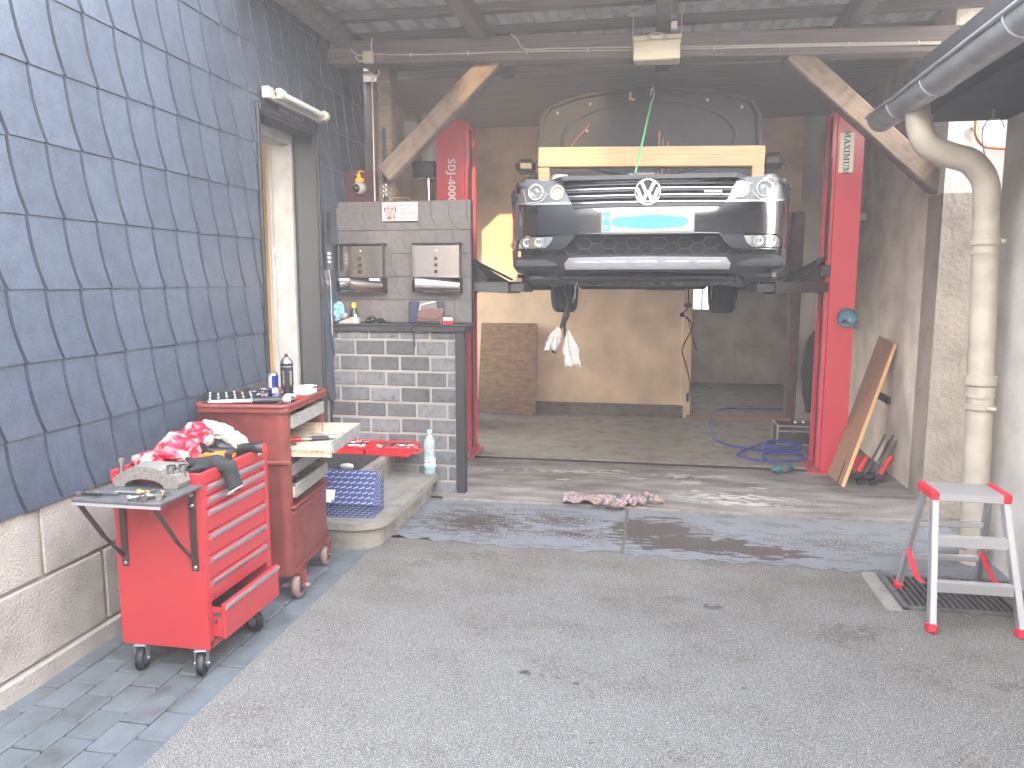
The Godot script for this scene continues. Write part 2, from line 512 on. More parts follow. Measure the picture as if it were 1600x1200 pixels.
func make_marks() -> void:
	var a := FastNoiseLite.new()
	a.seed = 21
	a.frequency = 1.0
	a.fractal_octaves = 5
	var b := FastNoiseLite.new()
	b.seed = 22
	b.frequency = 1.0
	b.fractal_octaves = 3
	var spots := []
	rng.seed = 5
	for q in [[495, 984, .010], [538, 1043, .010], [815, 1048, .014], [823, 1051, .016], [846, 1054, .007], [873, 1059, .006], [900, 1067, .010], [1116, 948, .03], [1320, 990, .09], [1360, 985, .06], [1162, 1075, .010], [1577, 1072, .05], [700, 870, .10], [655, 880, .06], [1110, 880, .06], [760, 868, .08], [1060, 935, .05], [925, 1160, .008]]:
		var g := ground_at(q[0], q[1])
		spots.append([g.x, g.z, q[2]])
	# the yard, 4 m by 4 m
	paint("stains", 1024, 1024, func(u: float, v: float) -> Color:
		var x := -1.64 + 4.0 * u
		var z := -4.45 + 4.0 * v
		var c := Color(1, 1, 1)
		var n := a.get_noise_2d(x * 1.7, z * 2.6)
		var gr := b.get_noise_2d(x * 60.0, z * 60.0)
		var e := b.get_noise_2d(x * 26.0, z * 26.0)
		# brown dirt trodden out of the garage, in fine grains
		var dirt := clampf((-3.1 - z) * 0.45 + n * 0.9, -0.3, 0.8)
		var g2 := b.get_noise_2d(x * 130.0, z * 130.0)
		if g2 > 0.30 - dirt * 0.55:
			c = c * Color(0.86, 0.825, 0.79)
		if g2 < -0.34 and gr < 0.1:
			c = c * Color(0.80, 0.80, 0.80)
		if e + n * 0.6 > 0.55:
			c = c * Color(0.92, 0.91, 0.90)
		# loose light and dark grains of the aggregate
		var h := rng.randf()
		c = c * (1.0 if h > 0.90 else 0.70 + 0.20 * h)
		c.a = 1.0
		for q in spots:
			var d := Vector2((x - q[0]) * 0.8, (z - q[1]) * 1.25).length()
			if d < q[2] * 1.8:
				if d < q[2] * (1.0 + 1.4 * a.get_noise_2d(x * 14.0, z * 14.0)) and (q[2] < 0.04 or gr > -0.12):
					c = c * Color(0.70, 0.69, 0.68) if q[2] < 0.04 else c * Color(0.85, 0.84, 0.83)
		return c)
	# worn grey-blue floor paint in front of the garage
	var worn := []
	for q in [[735, 815, .42, .30, 0.55], [870, 812, .30, .16, 0.75], [890, 835, .28, .10, 0.8], [1020, 828, .30, .20, 0.08], [1080, 850, .45, .16, 0.06], [1180, 862, .28, .12, 0.08], [1040, 810, .12, .03, 0.2], [990, 835, .16, .2, 0.3], [1300, 850, .35, .12, 1.4]]:
		var g := ground_at(q[0], q[1])
		worn.append([g.x, g.z, q[2], q[3], q[4]])
	paint("apron", 1400, 400, func(u: float, v: float) -> Color:
		var x := -1.60 + 3.5 * u
		var z := -5.36 + 1.0 * v
		var n := a.get_noise_2d(x * 3.0, z * 8.0)
		var e := b.get_noise_2d(x * 40.0, z * 60.0)
		var k := 0.96 + 0.07 * n + 0.05 * e
		var c := Color(0.495 * k, 0.50 * k, 0.51 * k)
		if n > 0.22 + 0.25 * e:
			c = Color(0.45, 0.45, 0.45) * (0.9 + 0.1 * e)
		for q in worn:
			var d := Vector2((x - q[0]) / q[2], (z - q[1]) / q[3]).length()
			if d < 1.9 and d + 0.9 * a.get_noise_2d(x * 6.0, z * 16.0) + q[4] * (0.5 + e * 1.7) < 0.95:
				c = Color(0.30, 0.262, 0.235) * (0.95 + 0.16 * e)
		if absf(x + 0.16 + 0.01 * n) < 0.010 + 0.006 * e:
			c = Color(0.36, 0.34, 0.33)
		c.a = 1.0
		return c)
	# prints: shopping bag, aerosol can, drink can, brake-parts carton
	paint("bag", 256, 256, func(u: float, v: float) -> Color:
		var n := a.get_noise_2d(u * 3.0 + 4.0, v * 3.0)
		if n > 0.24 and n < 0.28:
			return Color(0.80, 0.60, 0.58)
		return Color(0.76, 0.72, 0.67) if n >= 0.28 else Color(0.66, 0.07, 0.16))
	paint("can", 256, 256, func(u: float, v: float) -> Color:
		var c := Color(0.07, 0.07, 0.075)
		var col := fposmod(u * 5.0, 1.0)
		if v < 0.10 and v > 0.07:
			return Color(0.5, 0.5, 0.5)
		if v > 0.20 and v < 0.66 and col > 0.2 and col < 0.55 and b.get_noise_2d(floor(u * 90.0) * 3.1, floor(v * 60.0) * 7.7) > -0.05:
			return Color(0.55, 0.55, 0.55)
		var d := absf(fposmod(u * 3.0, 1.0) - 0.5) * 0.85 + absf(v - 0.84) * 1.1
		if d < 0.10:
			return Color(0.85, 0.83, 0.82) if d < 0.055 and d > 0.03 else (Color(0.10, 0.10, 0.10) if d <= 0.03 else Color(0.75, 0.12, 0.10))
		return c)
	paint("drink", 128, 128, func(u: float, v: float) -> Color:
		var q := fposmod(u * 2.0, 1.0)
		if (q < 0.5) == (v < 0.55):
			return Color(0.05, 0.10, 0.42)
		if absf(v - 0.55) < 0.07 and absf(q - 0.5) < 0.10:
			return Color(0.75, 0.10, 0.12)
		return Color(0.70, 0.71, 0.74))
	paint("carton", 512, 256, func(u: float, v: float) -> Color:
		var x := u * 10.0
		var y := v * 7.0
		var row := floor(y)
		var lx := fposmod(x + row * 0.5, 1.0) - 0.5
		var ly := fposmod(y, 1.0) - 0.5 + lx * 0.42
		var c := Color(0.16, 0.21, 0.38)
		if absf(ly) < 0.07 and absf(lx) < 0.36:
			c = Color(0.72, 0.75, 0.84)
		if Vector2(lx - 0.30, (ly + 0.02) * 0.8).length() < 0.13:
			c = Color(0.72, 0.75, 0.84)
		if Vector2(lx - 0.30, (ly + 0.02) * 0.8).length() < 0.06:
			c = Color(0.16, 0.21, 0.38)
		return c)
	paint("label", 256, 64, func(u: float, v: float) -> Color:
		var w := sin(u * 12.0) * 0.06
		if v < 0.14:
			return Color(0.62, 0.74, 0.82)
		if v > 0.78 + w:
			return Color(0.30, 0.68, 0.62)
		var q := fposmod(u * 2.0, 1.0)
		if absf(v - 0.36) < 0.09 and q > 0.25 and q < 0.75 and b.get_noise_2d(floor(u * 60.0) * 3.0, floor(v * 14.0) * 5.0) > -0.1:
			return Color(0.35, 0.45, 0.62)
		if absf(v - 0.3) < 0.12 and q > 0.86 and q < 0.95:
			return Color(0.72, 0.16, 0.18)
		return Color(0.86, 0.90, 0.90))
	paint("slip", 128, 96, func(u: float, v: float) -> Color:
		if v > 0.08 and v < 0.2 and u > 0.08 and u < 0.5 and b.get_noise_2d(floor(u * 40.0) * 3.0, 2.0) > -0.2:
			return Color(0.35, 0.42, 0.60)
		if v > 0.3 and v < 0.62 and u < 0.32 and u > 0.06 and int(v * 40.0) % 4 < 2:
			return Color(0.40, 0.48, 0.66)
		if u > 0.86 and v > 0.8:
			return Color(0.35, 0.40, 0.52)
		return Color(0.87, 0.87, 0.86))
	paint("packet", 128, 128, func(u: float, v: float) -> Color:
		var n := a.get_noise_2d(u * 4.0, v * 5.0)
		return Color(0.10, 0.50, 0.66) if n > 0.02 else (Color(0.42, 0.70, 0.80) if n > -0.14 else Color(0.80, 0.84, 0.86)))
	# the cleaning cloth's print
	var pal := [Color(0.62, 0.60, 0.68), Color(0.50, 0.52, 0.62), Color(0.62, 0.45, 0.47), Color(0.66, 0.55, 0.40), Color(0.16, 0.16, 0.19), Color(0.55, 0.52, 0.52), Color(0.66, 0.62, 0.58)]
	paint("cloth", 256, 256, func(u: float, v: float) -> Color:
		var n := a.get_noise_2d(u * 6.0, v * 9.0) * 5.0 + b.get_noise_2d(u * 40.0, v * 40.0)
		return pal[int(clampf((n + 3.2) * 1.1, 0.0, 6.0))])
	# concrete floor slab with flakes of old white paint
	var flakes := []
	for q in [[1010, 746, .28, .05], [1060, 744, .10, .03], [1000, 759, .05, .03], [1085, 756, .06, .03], [1140, 752, .12, .06], [1160, 762, .08, .05], [1185, 752, .10, .05], [1170, 775, .04, .04], [1245, 770, .06, .04], [1220, 785, .28, .09], [1230, 795, .25, .05], [830, 752, .10, .02], [905, 744, .12, .02]]:
		var g := ground_at(q[0], q[1])
		flakes.append([g.x, g.z, q[2], q[3]])
	paint("slab", 1200, 420, func(u: float, v: float) -> Color:
		var x := -1.60 + 3.6 * u
		var z := -6.60 + 1.27 * v
		var n := a.get_noise_2d(x * 2.2, z * 5.0)
		var e := b.get_noise_2d(x * 45.0, z * 60.0)
		var k := 0.95 + 0.16 * n + 0.05 * e
		var c := Color(0.525 * k, 0.495 * k, 0.465 * k)
		if n + 0.5 * e < -0.33:
			c = c * 0.82
		if n - 0.6 * e > 0.30:
			c = Color(0.60, 0.585, 0.565) * (1.0 + 0.1 * e)
		for q in flakes:
			var d := Vector2((x - q[0]) / q[2], (z - q[1]) / q[3]).length()
			if d < 1.6 and d + 1.6 * a.get_noise_2d(x * 9.0, z * 22.0) < 0.72:
				c = Color(0.74, 0.72, 0.68)
		c.a = 1.0
		return c)

# where a sight line measured in the photograph meets the ground
func ground_at(px: float, py: float) -> Vector3:
	var b := Basis.from_euler(Vector3(deg_to_rad(-7.6416), deg_to_rad(10.3902), 0))
	var d := b * Vector3((px - 800.0) / 1200.0, (600.0 - py) / 1200.0, -1.0)
	return Vector3(0, 1.6, 0) + d * (-1.6 / d.y)

func uv_sheet(s: SurfaceTool, x0: float, x1: float, z0: float, z1: float, y: float) -> void:
	# z0 is the far edge
	var p := [Vector3(x0, y, z1), Vector3(x1, y, z1), Vector3(x1, y, z0), Vector3(x0, y, z0)]
	var u := [Vector2(0, 1), Vector2(1, 1), Vector2(1, 0), Vector2(0, 0)]
	for i in [0, 2, 1, 0, 3, 2]:
		s.set_uv(u[i])
		s.set_uv2(u[i])
		s.add_vertex(p[i])

func build_ground() -> void:
	var s := S()
	box(s, Vector3(0, -0.3, -10), Vector3(90, 0.4, 90))
	structure("ground", s, M.ground)
	s = S()
	uv_sheet(s, -1.64, 2.36, -4.45, -0.45, 0.0)
	structure("asphalt_yard", s, M.asphalt)
	s = S()
	box(s, Vector3(5.18, -0.052, 4.775), Vector3(13.64, 0.1, 10.45))
	box(s, Vector3(7.18, -0.052, -2.45), Vector3(9.64, 0.1, 4.0))
	structure("asphalt_drive", s, M.asphalt_far)
	# painted strip, slab, threshold, garage floor
	s = S()
	# its front edge is broken and uneven
	var en := FastNoiseLite.new()
	en.seed = 12
	en.frequency = 2.2
	en.fractal_octaves = 4
	for i in 90:
		var p := []
		for k in [0, 1]:
			var x: float = -1.60 + 3.53 * (i + k) / 90.0
			p.append([x, -4.40 + 0.09 * en.get_noise_1d(x * 2.0) + 0.03 * x])
		var v := [[p[0][0], p[0][1]], [p[1][0], p[1][1]], [p[1][0], -5.36], [p[0][0], -5.36]]
		for j in [0, 2, 1, 0, 3, 2]:
			s.set_uv(Vector2((v[j][0] + 1.60) / 3.53, (v[j][1] + 5.36) / 1.0))
			s.set_uv2(Vector2.ZERO)
			s.add_vertex(Vector3(v[j][0], 0.003, v[j][1]))
	structure("painted_apron", s, M.apron)
	s = S()
	uv_sheet(s, -2.6, 1.95, -6.60, -5.33, 0.022)
	structure("concrete_slab", s, M.slab)
	s = bxm(Vector3(-1.5, -0.02, -5.334), Vector3(1.95, 0.021, -5.318), 0.005)
	structure("slab_edge", s, M.step_stone)
	s = bxm(Vector3(-2.6, -0.10, -6.72), Vector3(1.95, 0.012, -6.60))
	structure("threshold_channel", s, M.black_rubber)
	s = bxm(Vector3(-2.6, -0.10, -9.05), Vector3(1.95, 0.028, -6.72))
	structure("garage_floor", s, M.garage_floor)
	s = bxm(Vector3(0.38, -0.10, -12.2), Vector3(2.0, 0.05, -9.12))
	structure("back_room_floor", s, M.garage_floor)
	# paving strip along the house: every stone by itself
	s = bxm(Vector3(-2.42, -0.08, -4.45), Vector3(-1.64, -0.020, 1.0))
	var bed := structure("paving_strip", s, M.joint_sand)
	rng.seed = 11
	var vars := []
	for i in 4:
		s = S()
		box(s, Vector3(0, -0.03, 0), Vector3(0.1245, 0.06, 0.1705), 0.005 + 0.001 * i)
		s.generate_normals()
		vars.append(s.commit())
	for r in 6:
		var z: float = -4.36 + [0.0, 0.09, 0.03, 0.12, 0.05, 0.10][r]
		while z < 0.4:
			var o := put_mesh("paving_stone", vars[rng.randi() % 4], M["paver%d" % (rng.randi() % 3)], bed)
			o.position = Vector3(-1.705 - 0.130 * r, rng.randf_range(-0.002, 0.002), z + 0.088)
			o.rotation = Vector3(rng.randf_range(-0.006, 0.006), rng.randf_range(-0.008, 0.008), rng.randf_range(-0.006, 0.006))
			z += 0.1765
	# drain with its bars
	var d := thing("drain_grate", "rusty grey steel drain grate set in asphalt beneath the step stool", "drain grate", Vector3(1.50, 0, -4.11))
	var f := S()
	for q in [[-0.24, 0.0, 0.03, 0.46], [0.28, 0.0, 0.03, 0.46], [0.02, 0.215, 0.55, 0.03], [0.02, -0.215, 0.55, 0.03]]:
		box(f, Vector3(q[0], 0.003, q[1]), Vector3(q[2], 0.02, q[3]), 0.003)
	put("frame", f, M.zinc_dull, d)
	f = S()
	box(f, Vector3(0.02, -0.002, 0), Vector3(0.5, 0.012, 0.41))
	put("pit", f, M.black_rubber, d)
	for i in 15:
		f = S()
		box(f, Vector3(-0.2 + 0.031 * i, 0.011, 0), Vector3(0.012, 0.012, 0.41), 0.002, Basis(Vector3.UP, 0.0))
		put("bar", f, M.zinc_dull, d)
	f = bxm(Vector3(1.16, -0.02, -4.36), Vector3(1.235, 0.006, -3.86), 0.004)
	structure("drain_kerb", f, M.step_stone)

# ---------- the slate-clad house on the left ----------
func slate_edge(t: float) -> float:
	return 0.12 * t + 0.88 * pow(t, 2.3)

func slate_poly(u: float, top: float, h: float, w: float, off: float) -> PackedVector2Array:
	var p := PackedVector2Array()
	for i in 8:
		var t := i / 7.0
		p.append(Vector2(u + off * slate_edge(t), top - h * t))
	for i in 8:
		var t := 1.0 - i / 7.0
		p.append(Vector2(u + w + off * slate_edge(t), top - h * t))
	return p

func build_slate_house() -> void:
	var h := thing("slate_house", "house wall clad in dark blue grey slates above a beige stone base", "house", Vector3(-2.40, 0, 0))
	# core walls round the doorway (u runs into the picture, x = 0 is the plinth face)
	for q in [[-0.35, 0.0, 3.0, -4.44], [-0.35, 0.0, -5.25, -6.2]]:
		put("wall", bxm(Vector3(-0.36, 0.0, q[2]), Vector3(-0.002, 4.6, q[3])), M.plinth_joint, h)
	put("wall", bxm(Vector3(-0.36, 2.62, -4.44), Vector3(-0.002, 4.6, -5.25)), M.dark_wall, h)
	# stone base blocks
	rng.seed = 3
	for r in [[0.425, 0.725, 0.0, 0.012], [0.09, 0.41, 0.338, 0.012], [-0.02, 0.078, 0.1, 0.03]]:
		var z: float = 1.4 - r[2]
		var L := 0.662 if r[0] >= 0.0 else 1.6
		while z > -4.3:
			var z2 := maxf(z - L, -4.40)
			var st := S()
			box(st, Vector3(r[3] * 0.5, (r[0] + r[1]) * 0.5, (z + z2) * 0.5), Vector3(r[3] + rng.randf() * 0.004, r[1] - r[0], z - z2 - 0.022), 0.005)
			put("stone_block", st, M.plinth, h)
			z = z2
	# slates
	var door := PackedVector2Array([Vector2(4.40, -1), Vector2(5.29, -1), Vector2(5.29, 2.665), Vector2(4.40, 2.665)])
	var bound := PackedVector2Array([Vector2(0.9, 0.70), Vector2(6.2, 0.70), Vector2(6.2, 4.0), Vector2(0.9, 4.0)])
	var back := S()
	box(back, Vector3(0.012, 4.3, -1.6), Vector3(0.02, 0.58, 9.2))
	box(back, Vector3(0.012, 2.4, 1.1), Vector3(0.02, 3.3, 3.9))
	put("upper_cladding", back, M.slate1, h)
	var xf := Transform3D(Basis(Vector3(0, 0, -1), Vector3(0, 1, 0), Vector3(1, 0, 0)), Vector3.ZERO)
	var W := 0.1895
	var H := 0.2843
	var count := 0
	for r in 12:
		var top := 0.721 + H * (r + 1)
		if top > 4.1:
			break
		# joint that meets the line at the top of this row
		var j0 := 2.684 + 0.0635 * ((2.42 - top) / H)
		var k0 := int(floor((0.7 - j0) / W))
		for k in range(k0, k0 + 34):
			var u := j0 + W * k
			if u > 6.7:
				break
			var p := slate_poly(u, top - rng.randf() * 0.0015, H + rng.randf_range(0.002, 0.006), W - 0.0075, 0.0635)
			for pc in Geometry2D.intersect_polygons(p, bound):
				for pd in Geometry2D.clip_polygons(pc, door):
					if Geometry2D.triangulate_polygon(pd).size() < 3 or count >= 298:
						continue
					count += 1
					var lift := rng.randf_range(0.0, 0.0015)
					var lean := rng.randf_range(0.009, 0.011)
					var s := S()
					relief(s, pd, xf, func(a: float, b: float) -> float: return 0.024 + lift + lean * (top - b) / H + 0.009 * (1.0 - (a - u) / W), 0.0)
					put("slate", s, M["slate%d" % (rng.randi() % 3)], h)
	# dark trim round the doorway
	for q in [[Vector3(-0.16, 0.34, -4.412), Vector3(0.046, 2.66, -4.44)], [Vector3(-0.142, 0.34, -5.25), Vector3(0.046, 2.66, -5.278)], [Vector3(-0.16, 2.62, -4.4405), Vector3(0.048, 2.662, -5.2495)]]:
		put("door_trim", bxm(q[0], q[1], 0.003), M.dark_metal, h)
	put("door_reveal", bxm(Vector3(-0.142, 0.36, -5.249), Vector3(0.03, 2.618, -5.240)), M.dark_metal, h)
	# white frame and open leaf inside the reveal
	var fr := put("door_frame", bxm(Vector3(-0.29, 0.36, -5.25), Vector3(-0.142, 2.62, -5.205), 0.004), M.white_pvc, h)
	put("door_frame", bxm(Vector3(-0.29, 2.55, -4.44), Vector3(-0.142, 2.619, -5.204), 0.004), M.white_pvc, h)
	put("frame_rebate", bxm(Vector3(-0.33, 0.36, -5.249), Vector3(-0.2905, 2.62, -5.23), 0.003), M.white_pvc, h)
	var sk := S()
	for q in [[1.52, 0.10], [1.66, 0.16], [1.36, 0.05], [1.82, 0.03]]:
		box(sk, Vector3(-0.31, q[0], -5.228), Vector3(0.018, q[1], 0.004), 0.001)
	put("strike_plate", sk, M.steel, h)
	# hallway behind
	put("hall_wall", bxm(Vector3(-2.2, 0.0, -6.25), Vector3(-0.36, 2.9, -6.20)), M.wallpaper, h)
	put("hall_wall", bxm(Vector3(-2.25, 0.0, -6.4), Vector3(-2.2, 2.9, -3.2)), M.wallpaper, h)
	put("hall_ceiling", bxm(Vector3(-2.25, 2.9, -6.25), Vector3(-0.36, 2.95, -3.2)), M.plaster_white, h)
	put("hall_floor", bxm(Vector3(-2.25, 0.30, -6.25), Vector3(-0.0, 0.36, -3.2)), M.old_wood, h)
	rng.seed = 8
	for q in [[-0.585, 1.64, .09, "yellow_print"], [-0.62, 1.82, .05, "black_print"], [-0.59, 1.52, .045, "black_print"], [-0.56, 1.93, .04, "black_print"], [-0.70, 1.30, .07, "yellow_print"], [-0.74, 1.95, .06, "yellow_print"]]:
		var fl := S()
		for i in 6:
			var an := TAU * i / 6.0 + rng.randf()
			var pp := []
			for k in 10:
				var tt := TAU * k / 10.0
				pp.append(Vector2(q[0], q[1]) + Vector2(cos(an), sin(an)) * q[2] * 0.55 + Vector2(cos(an) * cos(tt) * q[2] * 0.5 - sin(an) * sin(tt) * q[2] * 0.26, sin(an) * cos(tt) * q[2] * 0.5 + cos(an) * sin(tt) * q[2] * 0.26))
			prism(fl, pp, -6.201, -6.197 + 0.0005 * i)
		put("printed_flower", fl, M[q[3]], h)

func build_steps() -> void:
	var t := thing("entrance_steps", "worn beige concrete doorsteps with a rounded corner below the white door", "steps", Vector3(-2.40, 0, -4.2))
	# lower tread, rounded at its free corner
	var prof := func(x1: float, z1: float, r: float) -> Array:
		var p := [Vector2(0.0, 0.0), Vector2(x1 - r, 0.0)]
		for i in 9:
			var a := PI * 0.5 * i / 8.0
			p.append(Vector2(x1 - r + r * sin(a), r - r * cos(a)))
		p.append(Vector2(x1, z1))
		p.append(Vector2(0.0, z1))
		return p
	var up := Transform3D(Basis(Vector3(1, 0, 0), Vector3(0, 0, -1), Vector3(0, 1, 0)), Vector3.ZERO)
	var s := S()
	prism(s, prof.call(0.80, 1.24, 0.16), -0.05, 0.125, up)
	put("riser", s, M.step_stone, t)
	s = S()
	prism(s, prof.call(0.845, 1.249, 0.19), 0.125, 0.17, up.translated(Vector3(0, 0, 0.028)))
	put("tread", s, M.step_stone, t)
	s = bxm(Vector3(0.0, 0.17, -0.56), Vector3(0.50, 0.30, -1.245), 0.004)
	put("riser", s, M.step_stone, t)
	s = bxm(Vector3(0.0, 0.30, -0.53), Vector3(0.53, 0.345, -1.2465), 0.006)
	put("tread", s, M.step_stone, t)

func build_pier() -> void:
	var t := thing("brick_pier", "low wall of grey bricks with pale mortar under a black ledge", "brick wall", Vector3(0, 0, -5.45))
	put("mortar_core", bxm(Vector3(-2.398, -0.05, -0.14), Vector3(-1.424, 1.228, -0.007)), M.mortar, t)
	rng.seed = 17
	for r in 11:
		var y1 := 1.168 + 0.118 - 0.118 * r
		var y0 := y1 - 0.118
		var x := (-2.198 if r % 2 == 1 else -2.324) - 0.2365
		while x < -1.43:
			var a := maxf(x + 0.008, -2.396)
			var b := minf(x + 0.2285, -1.428)
			var top := minf(y1 - 0.008, 1.226)
			if b - a > 0.03 and top - y0 > 0.03:
				var s := S()
				var j := rng.randf_range(-0.002, 0.003)
				box(s, Vector3((a + b) * 0.5, (y0 + 0.008 + top) * 0.5 + rng.randf_range(-0.002, 0.002), -0.04 + j), Vector3(b - a, top - y0 - 0.008, 0.08), 0.006, Basis(Vector3(0, 0, 1), rng.randf_range(-0.006, 0.006)))
				put("brick", s, M["brick%d" % (rng.randi() % 5)], t)
			x += 0.2365
	put("corner_post", bxm(Vector3(-1.421, 0.0, -0.06), Vector3(-1.352, 1.229, 0.012), 0.003), M.dark_metal, t)
	put("edge_strip", bxm(Vector3(-2.44, 0.3, -0.1), Vector3(-2.399, 1.26, 0.03), 0.003), M.dark_metal, t)
	put("ledge", bxm(Vector3(-2.42, 1.229, -0.17), Vector3(-1.335, 1.272, 0.03), 0.005), M.ledge_wood, t)
	put("ledge_lip", bxm(Vector3(-2.43, 1.2725, -0.17), Vector3(-1.312, 1.285, 0.04), 0.003), M.ledge_wood, t)
	# slate-clad wall above the ledge
	var w := thing("slate_wall", "low wall of brown grey scale slates carrying the two letterboxes", "slate wall", Vector3(0, 0, -5.60))
	put("backing", bxm(Vector3(-2.40, 1.24, -0.06), Vector3(-1.331, 2.186, 0.0)), M.dark_wall, w)
	var rows := [2.188, 1.974, 1.802, 1.631, 1.459, 1.287]
	var bound := PackedVector2Array([Vector2(-2.40, 1.286), Vector2(-1.332, 1.286), Vector2(-1.332, 2.19), Vector2(-2.40, 2.19)])
	rng.seed = 23
	for r in 5:
		var H: float = rows[r] - rows[r + 1]
		var x := -2.56 + 0.045 * (r % 3)
		while x < -1.33:
			var W := 0.131 + rng.randf_range(-0.006, 0.006)
			var p := PackedVector2Array()
			var cv := 0.075
			for e in [x, x + W - 0.0035]:
				var side := []
				for i in 8:
					var tt := i / 7.0
					side.append(Vector2(e + cv * pow(maxf(0.0, (tt - 0.45) / 0.55), 1.8), rows[r] - (H - 0.0035) * tt))
				if e != x:
					side.reverse()
				p.append_array(PackedVector2Array(side))
			var top: float = rows[r]
			var lift := rng.randf_range(0.0, 0.002)
			for pc in Geometry2D.intersect_polygons(p, bound):
				var s := S()
				relief(s, pc, Transform3D(), func(a: float, b: float) -> float: return 0.006 + lift + 0.012 * (top - b) / H + 0.007 * (1.0 - (a - x) / W), 0.0)
				put("slate", s, M["panel_slate%d" % (rng.randi() % 3)], w)
			x += W

func build_garage() -> void:
	var g := thing("garage", "open-fronted garage with cream back wall and timber roof", "garage", Vector3(0, 0, -9.0))
	# back wall with the passage to the room behind
	put("back_wall", bxm(Vector3(-2.8, 0.17, -0.25), Vector3(0.33, 3.6, -0.02)), M.cream_wall, g)
	put("plinth", bxm(Vector3(-2.8, 0.0, -0.25), Vector3(0.36, 0.172, 0.02), 0.01), M.rubble, g)
	put("door_jamb", bxm(Vector3(0.33, 0.0, -0.30), Vector3(0.445, 3.6, 0.0), 0.006), M.cream_wall, g)
	put("back_wall", bxm(Vector3(1.56, 0.0, -0.25), Vector3(2.3, 3.6, -0.02)), M.grey_wall, g)
	put("lintel", bxm(Vector3(0.445, 2.35, -0.25), Vector3(1.56, 3.6, -0.021)), M.cream_wall, g)
	put("door_frame", bxm(Vector3(1.50, 0.02, -0.20), Vector3(1.60, 2.35, 0.03), 0.006), M.old_wood, g)
	put("door_sill", bxm(Vector3(0.40, 0.0, -0.14), Vector3(1.55, 0.062, 0.06), 0.006), M.threshold_wood, g)
	# right wall, pier and front face
	put("side_wall", bxm(Vector3(1.95, -0.1, 3.13), Vector3(2.30, 3.6, -0.3)), M.whitewash, g)
	put("front_pier", bxm(Vector3(1.949, -0.1, 3.133), Vector3(3.4, 2.2, 2.83)), M.plaster, g)
	put("front_pier", bxm(Vector3(1.949, 2.2, 3.133), Vector3(3.4, 3.3, 2.83)), M.plaster_white, g)
	# left wall with its window, hidden from the yard by the letterbox wall
	for q in [[-0.1, 0.45, 3.0, -0.3], [2.15, 3.6, 3.0, -0.3], [0.45, 2.15, 3.0, 2.15], [0.45, 2.15, 0.15, -0.3]]:
		put("side_wall", bxm(Vector3(-2.80, q[0], q[2]), Vector3(-2.60, q[1], q[3])), M.grey_wall, g)
	var lf := S()
	for q in [[0.45, 0.5, 2.15, 0.15], [2.1, 2.15, 2.15, 0.15], [0.5, 2.1, 2.15, 2.1], [0.5, 2.1, 0.2, 0.15], [0.5, 2.1, 1.17, 1.13]]:
		box(lf, Vector3(-2.70, (q[0] + q[1]) * 0.5, (q[2] + q[3]) * 0.5), Vector3(0.06, q[1] - q[0], q[2] - q[3]))
	var ln := put("window", lf, M.white_pvc, g)
	put("pane", bxm(Vector3(-2.703, 0.48, 2.12), Vector3(-2.699, 2.12, 0.18)), M.glass, ln)
	# room behind, with its window opening
	put("room_wall", bxm(Vector3(0.33, 0.0, -3.15), Vector3(0.36, 2.8, -0.25)), M.grey_wall, g)
	put("room_wall", bxm(Vector3(2.2, 0.0, -3.15), Vector3(2.3, 2.8, -0.25)), M.grey_wall, g)
	for q in [[0.30, 0.0, 2.3, 1.14], [0.30, 1.14, 0.52, 2.8], [1.15, 1.14, 2.3, 2.8], [0.52, 2.0, 1.15, 2.8]]:
		put("room_wall", bxm(Vector3(q[0], q[1], -3.2), Vector3(q[2], q[3], -3.06)), M.grey_wall, g)
	put("room_ceiling", bxm(Vector3(0.3, 2.8, -3.2), Vector3(2.3, 2.9, -0.25)), M.grey_wall, g)
	var wf := S()
	for q in [[0.52, 1.14, 1.15, 1.175], [0.52, 1.965, 1.15, 2.0], [0.52, 1.175, 0.55, 1.965], [1.12, 1.175, 1.15, 1.965], [0.715, 1.175, 0.735, 1.965], [0.86, 1.175, 0.90, 1.965]]:
		box(wf, Vector3((q[0] + q[2]) * 0.5, (q[1] + q[3]) * 0.5, -3.12), Vector3(q[2] - q[0], q[3] - q[1], 0.05), 0.003)
	var wn := put("window", wf, M.white_pvc, g)
	put("pane", bxm(Vector3(0.53, 1.15, -3.125), Vector3(1.14, 1.99, -3.121)), M.glass, wn)
	var pl := S()
	tube(pl, spline([Vector3(1.24, 0.05, -3.055), Vector3(1.24, 0.58, -3.055), Vector3(1.26, 0.60, -3.055), Vector3(1.9, 0.60, -3.055)], 3), 0.008, 6)
	put("wall_conduit", pl, M.plaster_white, g)
	# ceiling boards over the bay
	put("ceiling", bxm(Vector3(-2.8, 3.36, 2.2), Vector3(2.3, 3.44, -0.3)), M.ceiling_boards, g)
	# front beam carrying the roof, sloping a little to the right
	var bm := S()
	box(bm, Vector3(-0.2, 3.185, 3.40), Vector3(4.5, 0.16, 0.15), 0.008, Basis(Vector3(0, 0, 1), -0.030))
	put("front_beam", bm, M.beam, g)
	var po := put("post", bxm(Vector3(-2.075, 1.0, 3.30), Vector3(-1.965, 3.18, 3.19), 0.008), M.brace, g)
	# diagonal braces
	brace(g, Vector3(-1.965, 2.395, 3.40), Vector3(-1.165, 3.15, 3.40), 0.135, 0.11, M.brace)
	brace(g, Vector3(0.865, 3.10, 3.40), Vector3(1.96, 2.28, 2.95), 0.14, 0.13, M.brace)
	# rafters, purlins and the ribbed sheeting
	for x in [-2.25, -1.24, 0.02, 1.25]:
		put("rafter", bxm(Vector3(x - 0.05, 3.275, 4.95), Vector3(x + 0.05, 3.40, 2.4), 0.005), M.beam, g)
